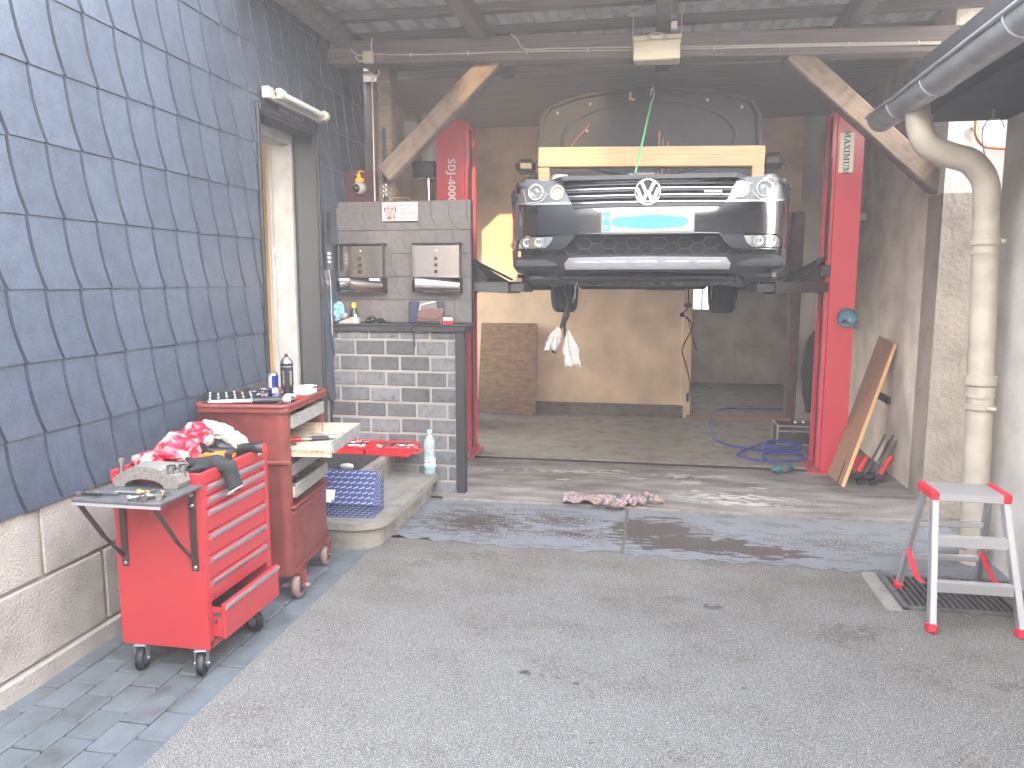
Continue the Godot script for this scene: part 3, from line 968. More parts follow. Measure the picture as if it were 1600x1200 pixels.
	for z in [4.85, 4.2, 3.62, 3.15, 2.68]:
		put("purlin", bxm(Vector3(-2.4, 3.402, z - 0.035), Vector3(2.3, 3.462, z + 0.035), 0.004), M.beam, g)
	var rib := []
	var x := -2.39
	var lowtop := 0
	while x < 2.35:
		for q in [[0.0, 0.0], [0.06, 0.0], [0.085, 0.035], [0.145, 0.035], [0.17, 0.0]]:
			rib.append(Vector2(x + q[0], 3.466 + q[1]))
		x += 0.19
	var sh := S()
	for i in rib.size() - 1:
		var a: Vector2 = rib[i]
		var b: Vector2 = rib[i + 1]
		quad(sh, Vector3(a.x, a.y, 2.2), Vector3(b.x, b.y, 2.2), Vector3(b.x, b.y, 5.05), Vector3(a.x, a.y, 5.05))
		quad(sh, Vector3(a.x, a.y + 0.002, 5.05), Vector3(b.x, b.y + 0.002, 5.05), Vector3(b.x, b.y + 0.002, 2.2), Vector3(a.x, a.y + 0.002, 2.2))
	put("roof_sheeting", sh, M.sheeting, g)
	put("roof", bxm(Vector3(-2.8, 3.6, 2.25), Vector3(2.6, 3.7, -3.3)), M.roof_tile, g)
	put("roof_upstand", bxm(Vector3(-2.8, 3.44, 2.25), Vector3(2.6, 3.6, 2.19)), M.beam, g)

func brace(g: Node3D, a: Vector3, b: Vector3, tall: float, thick: float, m: Material) -> void:
	var d := b - a
	var L := d.length()
	var bx := d / L
	var bz := (Vector3(0, 0, 1) - bx * bx.z).normalized()
	var by := bz.cross(bx)
	var s := S()
	box(s, Vector3(L * 0.5, 0, 0), Vector3(L + 0.05, tall, thick), 0.01)
	var o := put("brace", s, m, g)
	o.transform = Transform3D(Basis(bx, by, bz), a)

func build_right_house() -> void:
	var h := thing("plastered_annex", "pale plastered annex wall behind the cream downpipe with dark eaves", "building", Vector3(1.93, 0, -4.9))
	put("wall", bxm(Vector3(0.0, -0.1, 0.0), Vector3(0.3, 2.6, 9.0)), M.plaster_white, h)
	put("wall", bxm(Vector3(0.3, -0.1, 0.0), Vector3(6.0, 2.6, 0.2)), M.plaster_white, h)
	put("soffit", bxm(Vector3(-0.46, 2.50, -0.02), Vector3(0.32, 2.66, 9.0), 0.004), M.dark_wall, h)
	put("fascia", bxm(Vector3(-0.49, 2.49, -0.03), Vector3(-0.461, 2.70, 9.0), 0.004), M.dark_wall, h)
	var s := S()
	prism(s, [Vector2(-0.52, 2.70), Vector2(6.0, 4.6), Vector2(6.0, 4.7), Vector2(-0.52, 2.80)], -0.05, 9.0)
	put("roof", s, M.dark_wall, h)
	# half-round gutter
	var g := thing("rain_gutter", "zinc half-round rain gutter along the eaves of the pale annex", "gutter", Vector3(1.34, 2.585, -4.9))
	s = S()
	var o := []
	var n := []
	for i in 15:
		var a := PI + PI * i / 14.0
		o.append(Vector2(cos(a) * 0.083, sin(a) * 0.083))
		n.append(Vector2(cos(a) * 0.080, sin(a) * 0.080))
	n.reverse()
	prism(s, o + n, -0.28, 8.5, Transform3D(), true)
	put("trough", s, M.zinc, g)
	s = S()
	tube(s, [Vector3(-0.088, 0.002, -0.28), Vector3(-0.088, 0.002, 8.5)], 0.0105, 10)
	put("rolled_rim", s, M.zinc, g)
	s = S()
	prism(s, o, -0.285, -0.279)
	put("end_cap", s, M.zinc, g)
	for z in [0.13, 0.68, 1.6, 2.5]:
		s = S()
		var pts := []
		for i in 15:
			var a := PI + PI * i / 14.0
			pts.append(Vector3(cos(a) * 0.087, sin(a) * 0.087, z))
		tube(s, pts, 0.006, 6)
		put("gutter_bracket", s, M.zinc, g)
	# downpipe
	var p := thing("downpipe", "cream painted downpipe bending from the zinc gutter down the annex wall", "downpipe", Vector3(1.83, 0, -4.63))
	s = S()
	tube(s, spline([Vector3(-0.44, 2.53, -0.03), Vector3(-0.435, 2.42, 0), Vector3(-0.39, 2.33, 0), Vector3(-0.28, 2.275, 0), Vector3(-0.17, 2.235, 0), Vector3(-0.095, 2.14, 0), Vector3(-0.075, 2.02, 0), Vector3(-0.06, 1.7, 0), Vector3(-0.03, 0.98, 0)], 6), 0.066, 20)
	put("upper_pipe", s, M.cream_pipe, p)
	s = S()
	tube(s, [Vector3(-0.03, 1.04, 0), Vector3(-0.0, -0.05, 0)], 0.068, 20)
	put("lower_pipe", s, M.cream_pipe, p)
	for q in [[-0.066, 1.81, .074, .03], [-0.064, 1.755, .071, .02], [-0.033, 1.055, .08, .05], [-0.03, 0.99, .074, .06], [-0.026, 0.905, .079, .022], [0.0, 0.12, .078, .05]]:
		s = S()
		lathe(s, [Vector2(0.06, -q[3] * 0.5), Vector2(q[2], -q[3] * 0.5), Vector2(q[2], q[3] * 0.5), Vector2(0.06, q[3] * 0.5)], 22, Transform3D(Basis(), Vector3(q[0], q[1], 0)), false)
		put("collar", s, M.cream_pipe, p)
	s = S()
	cyl(s, Vector3(-0.02, 0.905, 0.08), Vector3(0.02, 0.905, 0.092), 0.012, -1.0, 8)
	cyl(s, Vector3(-0.01, 1.81, 0.076), Vector3(0.0, 1.81, 0.09), 0.012, -1.0, 8)
	put("clamp_screw", s, M.cream_pipe, p)
	# copper pipe on the pier face
	var c := thing("copper_pipe", "bent copper pipe on the pale wall behind the downpipe", "pipe", Vector3(2.115, 2.5, -5.83))
	s = S()
	tube(s, spline([Vector3(-0.01, 0.55, 0), Vector3(-0.01, 0.2, 0), Vector3(-0.005, 0.08, 0), Vector3(0.04, 0.01, 0), Vector3(0.10, -0.01, 0), Vector3(0.32, -0.03, 0)], 4), 0.012, 8)
	put("pipe", s, M.copper, c)
	s = S()
	box(s, Vector3(-0.01, 0.12, -0.01), Vector3(0.05, 0.02, 0.03), 0.003)
	put("pipe_clip", s, M.steel, c)
	# chain with hook
	var k := thing("chain", "thin steel chain with a wire hook hanging from the annex eaves", "chain", Vector3(1.75, 2.35, -4.62))
	for i in 14:
		s = S()
		var lk := []
		for j in 10:
			var a := TAU * j / 10.0
			lk.append(Vector3(cos(a) * 0.007, 0.35 - 0.0175 * i + sin(a) * 0.0125, 0) if i % 2 == 0 else Vector3(0, 0.35 - 0.0175 * i + sin(a) * 0.0125, cos(a) * 0.007))
		tube(s, lk, 0.0018, 5, true)
		put("link", s, M.steel, k)
	s = S()
	tube(s, spline([Vector3(0, 0.105, 0), Vector3(-0.03, 0.09, 0), Vector3(-0.048, 0.04, 0), Vector3(-0.04, -0.03, 0), Vector3(-0.02, -0.115, 0.01)], 5), 0.003, 6)
	tube(s, spline([Vector3(0, 0.105, 0), Vector3(0.04, 0.095, 0), Vector3(0.06, 0.05, 0)], 5), 0.003, 6)
	put("hook", s, M.steel, k)
	# small white bracket on the annex wall
	var b := thing("wall_bracket", "small white metal bracket screwed to the annex wall", "bracket", Vector3(1.93, 1.9, -4.25))
	put("plate", bxm(Vector3(-0.012, -0.02, -0.04), Vector3(0.0, 0.36, 0.06), 0.003), M.white_pvc, b)
	put("arm", bxm(Vector3(-0.08, -0.02, -0.04), Vector3(-0.0125, 0.03, 0.02), 0.008), M.white_pvc, b)

# houses across the yard, behind the camera: they close the yard and are mirrored in bumper and letterboxes
func build_neighbours() -> void:
	for q in [["cream house with a red roof across the yard, reaching along the slate house", -13.0, 1.72, 6.5, "cream_wall"], ["white house with a red roof across the yard, beside the low flat-roofed link", 3.2, 13.0, 6.4, "plaster_white"], ["flat-roofed link building between the two houses across the yard", 1.72, 3.2, 5.50, "plaster"]]:
		var h := thing("neighbour_house", q[0], "house", Vector3((q[1] + q[2]) * 0.5, 0, 10.0), "houses across the yard")
		var w: float = (q[2] - q[1]) * 0.5
		put("wall", bxm(Vector3(-w, 0, 0), Vector3(w, q[3], 2.5)), M[q[4]], h)
		if w < 1.0:
			put("roof", bxm(Vector3(-w, q[3], -0.05), Vector3(w, q[3] + 0.06, 2.5)), M.zinc_dull, h)
			continue
		var s := S()
		prism(s, [Vector2(-0.25, q[3]), Vector2(2.75, q[3]), Vector2(1.25, q[3] + 0.4)], -w, w, Transform3D(Basis(Vector3(0, 0, 1), Vector3(0, 1, 0), Vector3(-1, 0, 0)), Vector3.ZERO))
		put("roof", s, M.roof_tile, h)
		var nw := int(w / 1.5)
		for i in nw:
			for f in 2:
				var x := -w + (i + 0.5) * 2.0 * w / nw
				var fr := put("window", bxm(Vector3(x - 0.5, 1.0 + 2.9 * f, -0.03), Vector3(x + 0.5, 2.4 + 2.9 * f, 0.02), 0.01), M.white_pvc, h)
				put("pane", bxm(Vector3(x - 0.43, 1.07 + 2.9 * f, -0.036), Vector3(x + 0.43, 2.33 + 2.9 * f, -0.031)), M.dark_glass, fr)

func rib_cloth(s: SurfaceTool, corners: Array, nu: int, nv: int, amp: float, freq: float, sd: int, thick := 0.003) -> void:
	# a crumpled sheet between four corners (a b c d), with a back side
	var nz := FastNoiseLite.new()
	nz.seed = sd
	nz.frequency = 1.0
	nz.fractal_octaves = 3
	var nrm: Vector3 = (corners[1] - corners[0]).cross(corners[3] - corners[0]).normalized()
	for side in 2:
		var g := []
		for j in nv + 1:
			var row := []
			for i in nu + 1:
				var u := float(i) / nu
				var v := float(j) / nv
				var p: Vector3 = corners[0].lerp(corners[1], u).lerp(corners[3].lerp(corners[2], u), v)
				var e := amp * nz.get_noise_3dv(p * freq)
				row.append(p + nrm * (e + absf(amp) * 0.5 - side * thick) + Vector3(nz.get_noise_2d(u * 3.0 * freq * 0.1, 7.0 + j), 0, 0) * amp * 0.2)
			g.append(row)
		if side == 1:
			for row in g:
				row.reverse()
		sheet(s, g)

func build_lift() -> void:
	mat("lift_red", Color(0.75, 0.20, 0.26), 0.38, {"clear": 0.3, "rtex": "rough", "scale": 2.0})
	mat("lift_black", Color(0.085, 0.085, 0.09), 0.5, {"tex": "dirt", "scale": 3.0})
	mat("print_white", Color(0.85, 0.83, 0.82), 0.6)
	mat("motor_grey", Color(0.62, 0.61, 0.58), 0.5)
	mat("sticker", Color(0.83, 0.81, 0.74), 0.5)
	for sx in [-1.0, 1.0]:
		var t := thing("lift_post", "red steel lift post marked SDJ-4000 rising behind the letterbox wall" if sx < 0 else "red steel lift post with a pale MAXIMUM sticker beside the leaning plank", "car lift", Vector3(-1.758 if sx < 0 else 1.50, 0.022, -6.78), "posts of the two-post lift")
		var w := 0.125 if sx < 0 else 0.10
		var s := S()
		# C-shaped column, open towards the car
		prism(s, [Vector2(sx * w, 0.15), Vector2(-sx * w, 0.15), Vector2(-sx * w, 0.115), Vector2(sx * (w - 0.02), 0.115), Vector2(sx * (w - 0.02), -0.115), Vector2(-sx * w, -0.115), Vector2(-sx * w, -0.15), Vector2(sx * w, -0.15)], 0.0, 2.95, Transform3D(Basis(Vector3(1, 0, 0), Vector3(0, 0, -1), Vector3(0, 1, 0)), Vector3.ZERO).rotated_local(Vector3.RIGHT, 0.0))
		put("column", s, M.lift_red, t)
		s = S()
		box(s, Vector3(-sx * (w + 0.02), 1.48, 0.13), Vector3(0.035, 2.9, 0.03), 0.004)
		box(s, Vector3(-sx * (w + 0.02), 1.48, -0.13), Vector3(0.035, 2.9, 0.03), 0.004)
		put("guide_rail", s, M.lift_red, t)
		put("slot_lining", bxm(Vector3(-sx * (w + 0.004), 0.05, -0.112), Vector3(-sx * (w - 0.03), 2.9, 0.112)), M.lift_black, t)
		put("base_plate", bxm(Vector3(-0.20, -0.002, -0.24), Vector3(0.20, 0.016, 0.24), 0.004), M.lift_red, t)
		for q in [[-0.16, 0.2], [0.16, 0.2], [-0.16, -0.2], [0.16, -0.2]]:
			s = S()
			cyl(s, Vector3(q[0], 0.016, q[1]), Vector3(q[0], 0.026, q[1]), 0.018, -1.0, 6)
			cyl(s, Vector3(q[0], 0.026, q[1]), Vector3(q[0], 0.06, q[1]), 0.009, -1.0, 8)
			put("anchor_bolt", s, M.steel, t)
		# carriage with its arms
		s = S()
		box(s, Vector3(-sx * (w + 0.02), 1.62, 0.0), Vector3(0.09, 0.30, 0.20), 0.008)
		box(s, Vector3(-sx * (w + 0.05), 1.66, 0.15), Vector3(0.08, 0.09, 0.10), 0.006)
		put("carriage", s, M.lift_black, t)
		for f in [1.0, -1.0]:
			var a := Vector3(-sx * (w + 0.05), 1.53, f * 0.12)
			var b := Vector3(-sx * (w + 0.60), 1.53, f * (1.05 if f > 0 else 1.1))
			var d := (b - a).normalized()
			var bs := Basis(d, Vector3.UP, d.cross(Vector3.UP))
			s = S()
			box(s, (a + b) * 0.5, Vector3((b - a).length(), 0.085, 0.10), 0.006, bs)
			var ar := put("swing_arm", s, M.lift_black, t)
			s = S()
			box(s, b + d * 0.12, Vector3(0.34, 0.06, 0.075), 0.006, bs)
			put("arm_extension", s, M.lift_black, ar)
			s = S()
			cyl(s, b + d * 0.24 + Vector3(0, 0.02, 0), b + d * 0.24 + Vector3(0, 0.07, 0), 0.03, -1.0, 12)
			cyl(s, b + d * 0.24 + Vector3(0, 0.07, 0), b + d * 0.24 + Vector3(0, 0.095, 0), 0.06, -1.0, 16)
			put("arm_pad", s, M.black_rubber, ar)
			s = S()
			prism(s, [Vector2(0.0, 0.0), Vector2(0.45, 0.0), Vector2(0.0, 0.17)], -0.006, 0.006, Transform3D(bs, a + Vector3(0, 0.04, 0)))
			put("gusset", s, M.lift_black, ar)
			s = S()
			tube(s, [a + Vector3(0, 0.22, 0.05), a + d * 0.5 + Vector3(0, 0.06, 0.03)], 0.012, 6)
			put("arm_stay", s, M.lift_black, ar)
		s = S()
		tube(s, [Vector3(-sx * (w + 0.035), 1.75, 0.155), Vector3(-sx * (w + 0.035), 2.55, 0.155)], 0.006, 6)
		put("release_cable", s, M.black_rubber, t)
		if sx < 0:
			text("printed_number", "SDJ-4000", 0.092, M.print_white, t, Transform3D(Basis(Vector3(0, 0, 1), -PI * 0.5), Vector3(0.01, 2.44, 0.151)), true)
			var mo := S()
			cyl(mo, Vector3(-0.20, 2.62, 0.02), Vector3(-0.20, 2.98, 0.02), 0.085, -1.0, 20)
			lathe(mo, [Vector2(0.085, 0.0), Vector2(0.09, 0.02), Vector2(0.07, 0.05), Vector2(0.0, 0.055)], 20, Transform3D(Basis(), Vector3(-0.20, 2.98, 0.02)))
			put("motor", mo, M.motor_grey, t)
			put("motor_box", bxm(Vector3(-0.42, 2.80, 0.0), Vector3(-0.30, 2.96, 0.12), 0.008), M.motor_grey, t)
			mo = S()
			tube(mo, spline([Vector3(-0.32, 2.82, 0.1), Vector3(-0.40, 2.75, 0.12), Vector3(-0.36, 2.66, 0.12), Vector3(-0.27, 2.72, 0.12), Vector3(-0.20, 2.76, 0.12)], 5), 0.009, 6)
			tube(mo, spline([Vector3(-0.22, 2.86, 0.1), Vector3(-0.30, 2.88, 0.12), Vector3(-0.38, 2.82, 0.12), Vector3(-0.40, 2.70, 0.12)], 5), 0.009, 6)
			put("motor_cable", mo, M.black_rubber, t)
			mo = S()
			cyl(mo, Vector3(-0.23, 0.1, 0.04), Vector3(-0.23, 2.40, 0.04), 0.022, -1.0, 14)
			cyl(mo, Vector3(-0.23, 2.40, 0.04), Vector3(-0.23, 2.66, 0.04), 0.028, -1.0, 14)
			put("hydraulic_cylinder", mo, M.chrome, t)
			put("oil_tank", bxm(Vector3(-0.36, 2.48, -0.1), Vector3(-0.15, 2.62, 0.1), 0.01), M.lift_black, t)
		else:
			put("sticker", bxm(Vector3(-0.082, 2.43, 0.1505), Vector3(0.025, 2.735, 0.1525)), M.sticker, t)
			text("sticker_text", "MAXIMUM", 0.062, M.black_print, t, Transform3D(Basis(Vector3(0, 0, 1), -PI * 0.5), Vector3(-0.028, 2.583, 0.153)), true, true)
			put("limit_switch", bxm(Vector3(0.101, 2.05, 0.05), Vector3(0.16, 2.12, 0.11), 0.006), M.zinc_dull, t)
			put("earth_box", bxm(Vector3(0.101, 1.19, 0.06), Vector3(0.145, 1.26, 0.12), 0.006), M.zinc_dull, t)
	# magnetic parts bowl on the post
	mat("bowl_blue", Color(0.05, 0.30, 0.40), 0.35)
	mat("bowl_lining", Color(0.30, 0.48, 0.54), 0.35)
	var b := thing("magnet_bowl", "round blue magnetic bowl of bolts stuck to the red lift post", "bowl", Vector3(1.535, 1.305, -6.629))
	var xf := Transform3D(Basis(Vector3.RIGHT, PI * 0.5), Vector3.ZERO)
	var s2 := S()
	lathe(s2, [Vector2(0.0, 0.0), Vector2(0.045, 0.0), Vector2(0.06, 0.012), Vector2(0.075, 0.04), Vector2(0.078, 0.043), Vector2(0.073, 0.043), Vector2(0.058, 0.018)], 28, xf)
	put("shell", s2, M.bowl_blue, b)
	s2 = S()
	lathe(s2, [Vector2(0.073, 0.0425), Vector2(0.056, 0.02), Vector2(0.0, 0.014)], 28, xf)
	put("lining", s2, M.bowl_lining, b)
	rng.seed = 31
	for i in 14:
		s2 = S()
		var p := Vector3(rng.randf_range(-0.035, 0.035), rng.randf_range(-0.045, -0.012), 0.026)
		var d := Vector3(rng.randf_range(-1, 1), rng.randf_range(-0.6, 0.6), rng.randf_range(0.0, 0.4)).normalized()
		cyl(s2, p, p + d * 0.022, 0.003, -1.0, 6)
		cyl(s2, p - d * 0.005, p, 0.006, -1.0, 6)
		put("bolt", s2, M.steel, b)

func build_garage_contents() -> void:
	mat("plywood", Color(0.58, 0.45, 0.31), 0.8, {"tex": "grain", "scale": 1.2, "world": false, "detail": "dirt", "dscale": 1.6})
	mat("board_brown", Color(0.63, 0.47, 0.36), 0.65, {"tex": "grain", "scale": 2.5})
	mat("board_edge", Color(0.80, 0.64, 0.44), 0.7)
	mat("drum_green", Color(0.10, 0.34, 0.19), 0.45, {"tex": "dirt", "scale": 2.0})
	mat("hose_blue", Color(0.08, 0.18, 0.52), 0.4)
	mat("teal", Color(0.08, 0.36, 0.40), 0.35)
	mat("cloth_dark", Color(0.20, 0.17, 0.165), 0.95, {"tex": "fine", "scale": 4.0})
	mat("rag_white", Color(0.66, 0.63, 0.61), 0.95, {"tex": "dirt", "scale": 7.0})
	mat("case_brown", Color(0.22, 0.17, 0.15), 0.6, {"tex": "fine", "scale": 3.0})
	mat("alu", Color(0.84, 0.84, 0.85), 0.34, {"metal": 0.9, "rtex": "rough", "scale": 3.0})
	mat("grip_red", Color(0.74, 0.12, 0.09), 0.4)
	# plywood against the back wall
	var o := S()
	var pts := [Vector2(-0.35, 0.04), Vector2(-0.33, 1.075), Vector2(-0.32, 1.085), Vector2(0.33, 1.085), Vector2(0.342, 1.07), Vector2(0.345, 0.01), Vector2(0.25, 0.005), Vector2(0.15, 0.0), Vector2(0.05, 0.03), Vector2(-0.1, 0.02)]
	prism(o, pts, -0.009, 0.009)
	var pl := put("plywood_sheet", o, M.plywood)
	pl.position = Vector3(-1.675, 0.03, -8.80)
	pl.rotation = Vector3(-0.12, 0, 0)
	tag(pl, "stained plywood sheet leaning on the cream back wall beside the green drum", "plywood")
	# drum
	var d := thing("steel_drum", "dark green steel drum with pale hoops half hidden by the brick wall", "drum", Vector3(-2.19, 0.028, -8.12))
	o = S()
	lathe(o, [Vector2(0.0, 0.0), Vector2(0.28, 0.0), Vector2(0.285, 0.03), Vector2(0.28, 0.05), Vector2(0.28, 0.29), Vector2(0.288, 0.31), Vector2(0.28, 0.33), Vector2(0.28, 0.56), Vector2(0.288, 0.58), Vector2(0.28, 0.60), Vector2(0.28, 0.85), Vector2(0.286, 0.88), Vector2(0.27, 0.885), Vector2(0.265, 0.86), Vector2(0.0, 0.86)], 36)
	put("shell", o, M.drum_green, d)
	for y in [0.40, 0.845]:
		o = S()
		lathe(o, [Vector2(0.281, y - 0.014), Vector2(0.292, y - 0.012), Vector2(0.292, y + 0.012), Vector2(0.281, y + 0.014)], 36)
		put("hoop", o, M.print_white, d)
	# cables on the door jamb
	var c := thing("extension_lead", "black extension lead dangling down the cream jamb of the rear doorway", "cable", Vector3(0.39, 0.25, -8.985))
	o = S()
	tube(o, spline([Vector3(-0.02, 1.55, 0), Vector3(0.0, 1.09, 0.01), Vector3(-0.055, 0.98, 0.01), Vector3(0.052, 0.84, 0.015), Vector3(-0.055, 0.58, 0.01), Vector3(-0.008, 0.40, 0.02), Vector3(0.042, 0.18, 0.02), Vector3(0.025, 0.0, 0.02)], 6), 0.008, 6)
	tube(o, spline([Vector3(-0.01, 0.95, 0.02), Vector3(0.06, 0.70, 0.02), Vector3(0.11, 0.56, 0.0)], 5), 0.005, 6)
	put("lead", o, M.black_rubber, c)
	o = S()
	box(o, Vector3(-0.01, 1.08, 0.03), Vector3(0.09, 0.05, 0.04), 0.012)
	box(o, Vector3(-0.07, 0.97, 0.03), Vector3(0.045, 0.05, 0.04), 0.012)
	box(o, Vector3(0.022, 0.02, 0.02), Vector3(0.03, 0.10, 0.03), 0.008)
	put("plug", o, M.black_rubber, c)
	# jacket on a hook
	var j := thing("work_jacket", "dark brown work jacket hanging from a hook right of the rear doorway", "jacket", Vector3(1.80, 0.15, -8.93))
	o = S()
	var g := []
	var nz := FastNoiseLite.new()
	nz.seed = 4
	nz.frequency = 1.0
	for i in 15:
		var v := i / 14.0
		var w := lerpf(0.12, 0.17, sin(v * PI * 0.9)) * (1.0 if v < 0.75 else lerpf(1.0, 0.10, (v - 0.75) / 0.25))
		var row := []
		for k in 17:
			var a := TAU * k / 16.0
			row.append(Vector3(cos(a) * w + 0.03 * nz.get_noise_2d(v * 4.0, 3.0), v * 0.98, sin(a) * (0.05 + 0.02 * cos(a * 5.0 + v * 6.0)) + 0.05))
		row.reverse()
		g.append(row)
	sheet(o, g)
	put("cloth", o, M.cloth_dark, j)
	o = S()
	tube(o, spline([Vector3(-0.04, 1.02, 0.0), Vector3(-0.01, 1.0, 0.06), Vector3(0.02, 0.97, 0.06)], 4), 0.006, 6)
	put("hook", o, M.lift_black, j)
	# aluminium-edged case
	var k := thing("tool_case", "brown tool case with aluminium edges on the garage floor by the red post", "case", Vector3(1.42, 0.028, -7.75))
	put("case_body", bxm(Vector3(-0.22, 0.005, -0.15), Vector3(0.22, 0.19, 0.13), 0.01), M.case_brown, k)
	o = S()
	for q in [[-0.222, 0.005], [0.205, 0.005]]:
		box(o, Vector3(q[0] + 0.008, 0.1, 0.132), Vector3(0.018, 0.185, 0.012), 0.003)
	for y in [0.012, 0.14, 0.19]:
		box(o, Vector3(0, y, 0.1325), Vector3(0.44, 0.014, 0.011), 0.003)
	for x in [-0.215, 0.215]:
		box(o, Vector3(x, 0.192, -0.01), Vector3(0.02, 0.012, 0.28), 0.003)
		box(o, Vector3(x * 1.01, 0.1, -0.15), Vector3(0.014, 0.18, 0.014), 0.003)
	put("edging", o, M.alu, k)
	for x in [-0.08, 0.06]:
		put("latch", bxm(Vector3(x, 0.12, 0.138), Vector3(x + 0.03, 0.16, 0.147), 0.003), M.steel, k)
	o = S()
	lump(o, Vector3(-0.04, 0.212, 0.06), Vector3(0.02, 0.016, 0.02), 0.2, 2.0, 3, Basis(), 8)
	lump(o, Vector3(0.03, 0.215, 0.07), Vector3(0.016, 0.02, 0.016), 0.2, 2.0, 4, Basis(), 8)
	put("fittings", o, M.chrome, k)
	# coiled air hose, with the grinder at its end
	var h := thing("air_hose", "coiled blue air hose trailing from the rear doorway across the garage floor", "hose", Vector3(0, 0.036, 0))
	o = S()
	var hp := []
	for q in [[1.62, -9.4, .06], [1.2, -9.3, .06], [0.83, -9.28, .055], [0.70, -9.0, .02], [0.618, -8.42, 0], [0.627, -7.81, 0], [0.748, -7.45, 0], [1.02, -7.27, 0], [1.20, -7.18, .01], [1.36, -7.28, .02], [1.40, -7.51, .02], [1.27, -7.63, .02], [1.08, -7.51, .02], [1.05, -7.3, .02], [1.2, -7.22, .025], [1.34, -7.3, .035], [1.37, -7.48, .035], [1.25, -7.58, .035], [1.09, -7.5, .035], [0.95, -7.32, .02], [0.82, -7.18, 0], [0.78, -7.02, 0], [0.90, -6.87, 0], [1.12, -6.81, 0.01], [1.32, -6.9, .012], [1.36, -7.05, .012], [1.2, -7.13, .012], [1.02, -7.08, .012], [0.99, -6.92, .012], [1.04, -6.7, .01], [1.06, -6.58, .02]]:
		hp.append(Vector3(q[0], q[2] + 0.008, q[1]))
	tube(o, spline(hp, 6), 0.0105, 8)
	put("hose", o, M.hose_blue, h)
	o = S()
	for r in 2:
		var ring := []
		for i in 40:
			var a := TAU * i / 40.0
			ring.append(Vector3(1.21 + 0.155 * cos(a) + 0.01 * r, 0.036 + 0.012 * r, -7.40 + 0.17 * sin(a)))
		tube(o, ring, 0.0105, 8, true)
	put("coil", o, M.hose_blue, h)
	var a2 := thing("air_tool", "small teal air tool with steel collar lying at the blue hose end", "air tool", Vector3(1.085, 0.062, -6.50))
	a2.rotation.y = 0.6
	o = S()
	lathe(o, [Vector2(0.0, -0.09), Vector2(0.03, -0.088), Vector2(0.034, -0.07), Vector2(0.038, -0.02), Vector2(0.036, 0.03), Vector2(0.04, 0.05), Vector2(0.038, 0.075), Vector2(0.02, 0.085), Vector2(0.018, 0.10), Vector2(0.0, 0.10)], 20, Transform3D(Basis(Vector3(0, 0, 1), PI * 0.5), Vector3.ZERO))
	put("housing", o, M.teal, a2)
	o = S()
	cyl(o, Vector3(-0.05, 0, 0), Vector3(0.02, 0, 0), 0.0395, -1.0, 20)
	put("collar", o, M.plate_frame, a2)
	o = S()
	cyl(o, Vector3(-0.125, 0, 0), Vector3(-0.09, 0, 0), 0.012, -1.0, 10)
	put("nipple", o, M.steel, a2)
	# dirty cloth at the slab edge
	mat("cloth_print", Color(1, 1, 1), 0.95, {"tex": "cloth", "scale": 2.2, "world": false})
	var r2 := thing("floor_cloth", "crumpled patchy coloured cleaning cloth on the step of the concrete slab", "cloth", Vector3(-0.28, 0.03, -5.39))
	o = S()
	rib_cloth(o, [Vector3(-0.33, 0.0, 0.11), Vector3(0.05, 0.01, 0.13), Vector3(0.05, 0.0, -0.10), Vector3(-0.34, 0.0, -0.13)], 26, 14, 0.035, 9.0, 5)
	put("folded_cloth", o, M.cloth_print, r2)
	o = S()
	for i in 7:
		lump(o, Vector3(0.02 + 0.05 * i, 0.022, 0.10 - 0.03 * i + 0.05 * sin(i * 2.3)), Vector3(0.06, 0.03, 0.035), 0.7, 2.5, 40 + i, Basis(Vector3.UP, 0.5 * i), 10)
	put("twisted_cloth", o, M.cloth_print, r2)
	# rag and cut hose hanging under the engine
	var w := thing("hanging_rag", "spotted white rag tied to black hoses dangling below the car", "rag", Vector3(-0.60, 1.06, -5.02))
	o = S()
	tube(o, spline([Vector3(0.06, 0.60, 0.0), Vector3(0.0, 0.52, 0.01), Vector3(0.03, 0.42, 0.0), Vector3(0.055, 0.33, 0.01), Vector3(0.03, 0.26, 0.0), Vector3(0.04, 0.16, 0.0)], 5), 0.011, 7)
	tube(o, spline([Vector3(0.10, 0.60, 0.02), Vector3(0.03, 0.50, 0.02), Vector3(0.05, 0.40, 0.02), Vector3(0.025, 0.30, 0.02), Vector3(-0.01, 0.18, 0.0), Vector3(-0.03, 0.09, 0.0)], 5), 0.010, 7)
	cyl(o, Vector3(-0.04, 0.07, 0), Vector3(-0.025, 0.11, 0), 0.02, 0.014, 10)
	put("hose_end", o, M.black_rubber, w)
	for q in [[-0.01, 0.24, -0.06, 0.09, 0.05, 3], [0.055, 0.22, 0.085, -0.01, 0.055, 4]]:
		o = S()
		var fn := FastNoiseLite.new()
		fn.seed = q[5]
		fn.frequency = 1.0
		var gg := []
		for i in 19:
			var v := i / 18.0
			var row := []
			var wd: float = q[4] * 0.62 * (0.25 + 0.95 * sin(minf(v * 2.0, 1.9)) + 0.25 * fn.get_noise_2d(v * 4.0, 1.0))
			for m in 25:
				var ang := TAU * m / 24.0
				var fold := 1.0 + 0.38 * cos(ang * 4.0 + v * 2.5) + 0.35 * fn.get_noise_2d(cos(ang) * 2.0 + v * 3.0, sin(ang) * 2.0)
				var drop := 0.035 * v * (fn.get_noise_2d(cos(ang) * 1.5 + 9.0, sin(ang) * 1.5) + 0.3 * cos(ang * 4.0))
				row.append(Vector3(lerpf(q[0], q[2], v) + cos(ang) * wd * fold, lerpf(q[1], q[3], v) + drop, 0.02 + sin(ang) * wd * 0.55 * fold))
			row.reverse()
			gg.append(row)
		sheet(o, gg)
		put("rag", o, M.rag_white, w)
	o = S()
	tube(o, [Vector3(0.12, 0.58, 0.03), Vector3(0.085, 0.40, 0.03)], 0.004, 6)
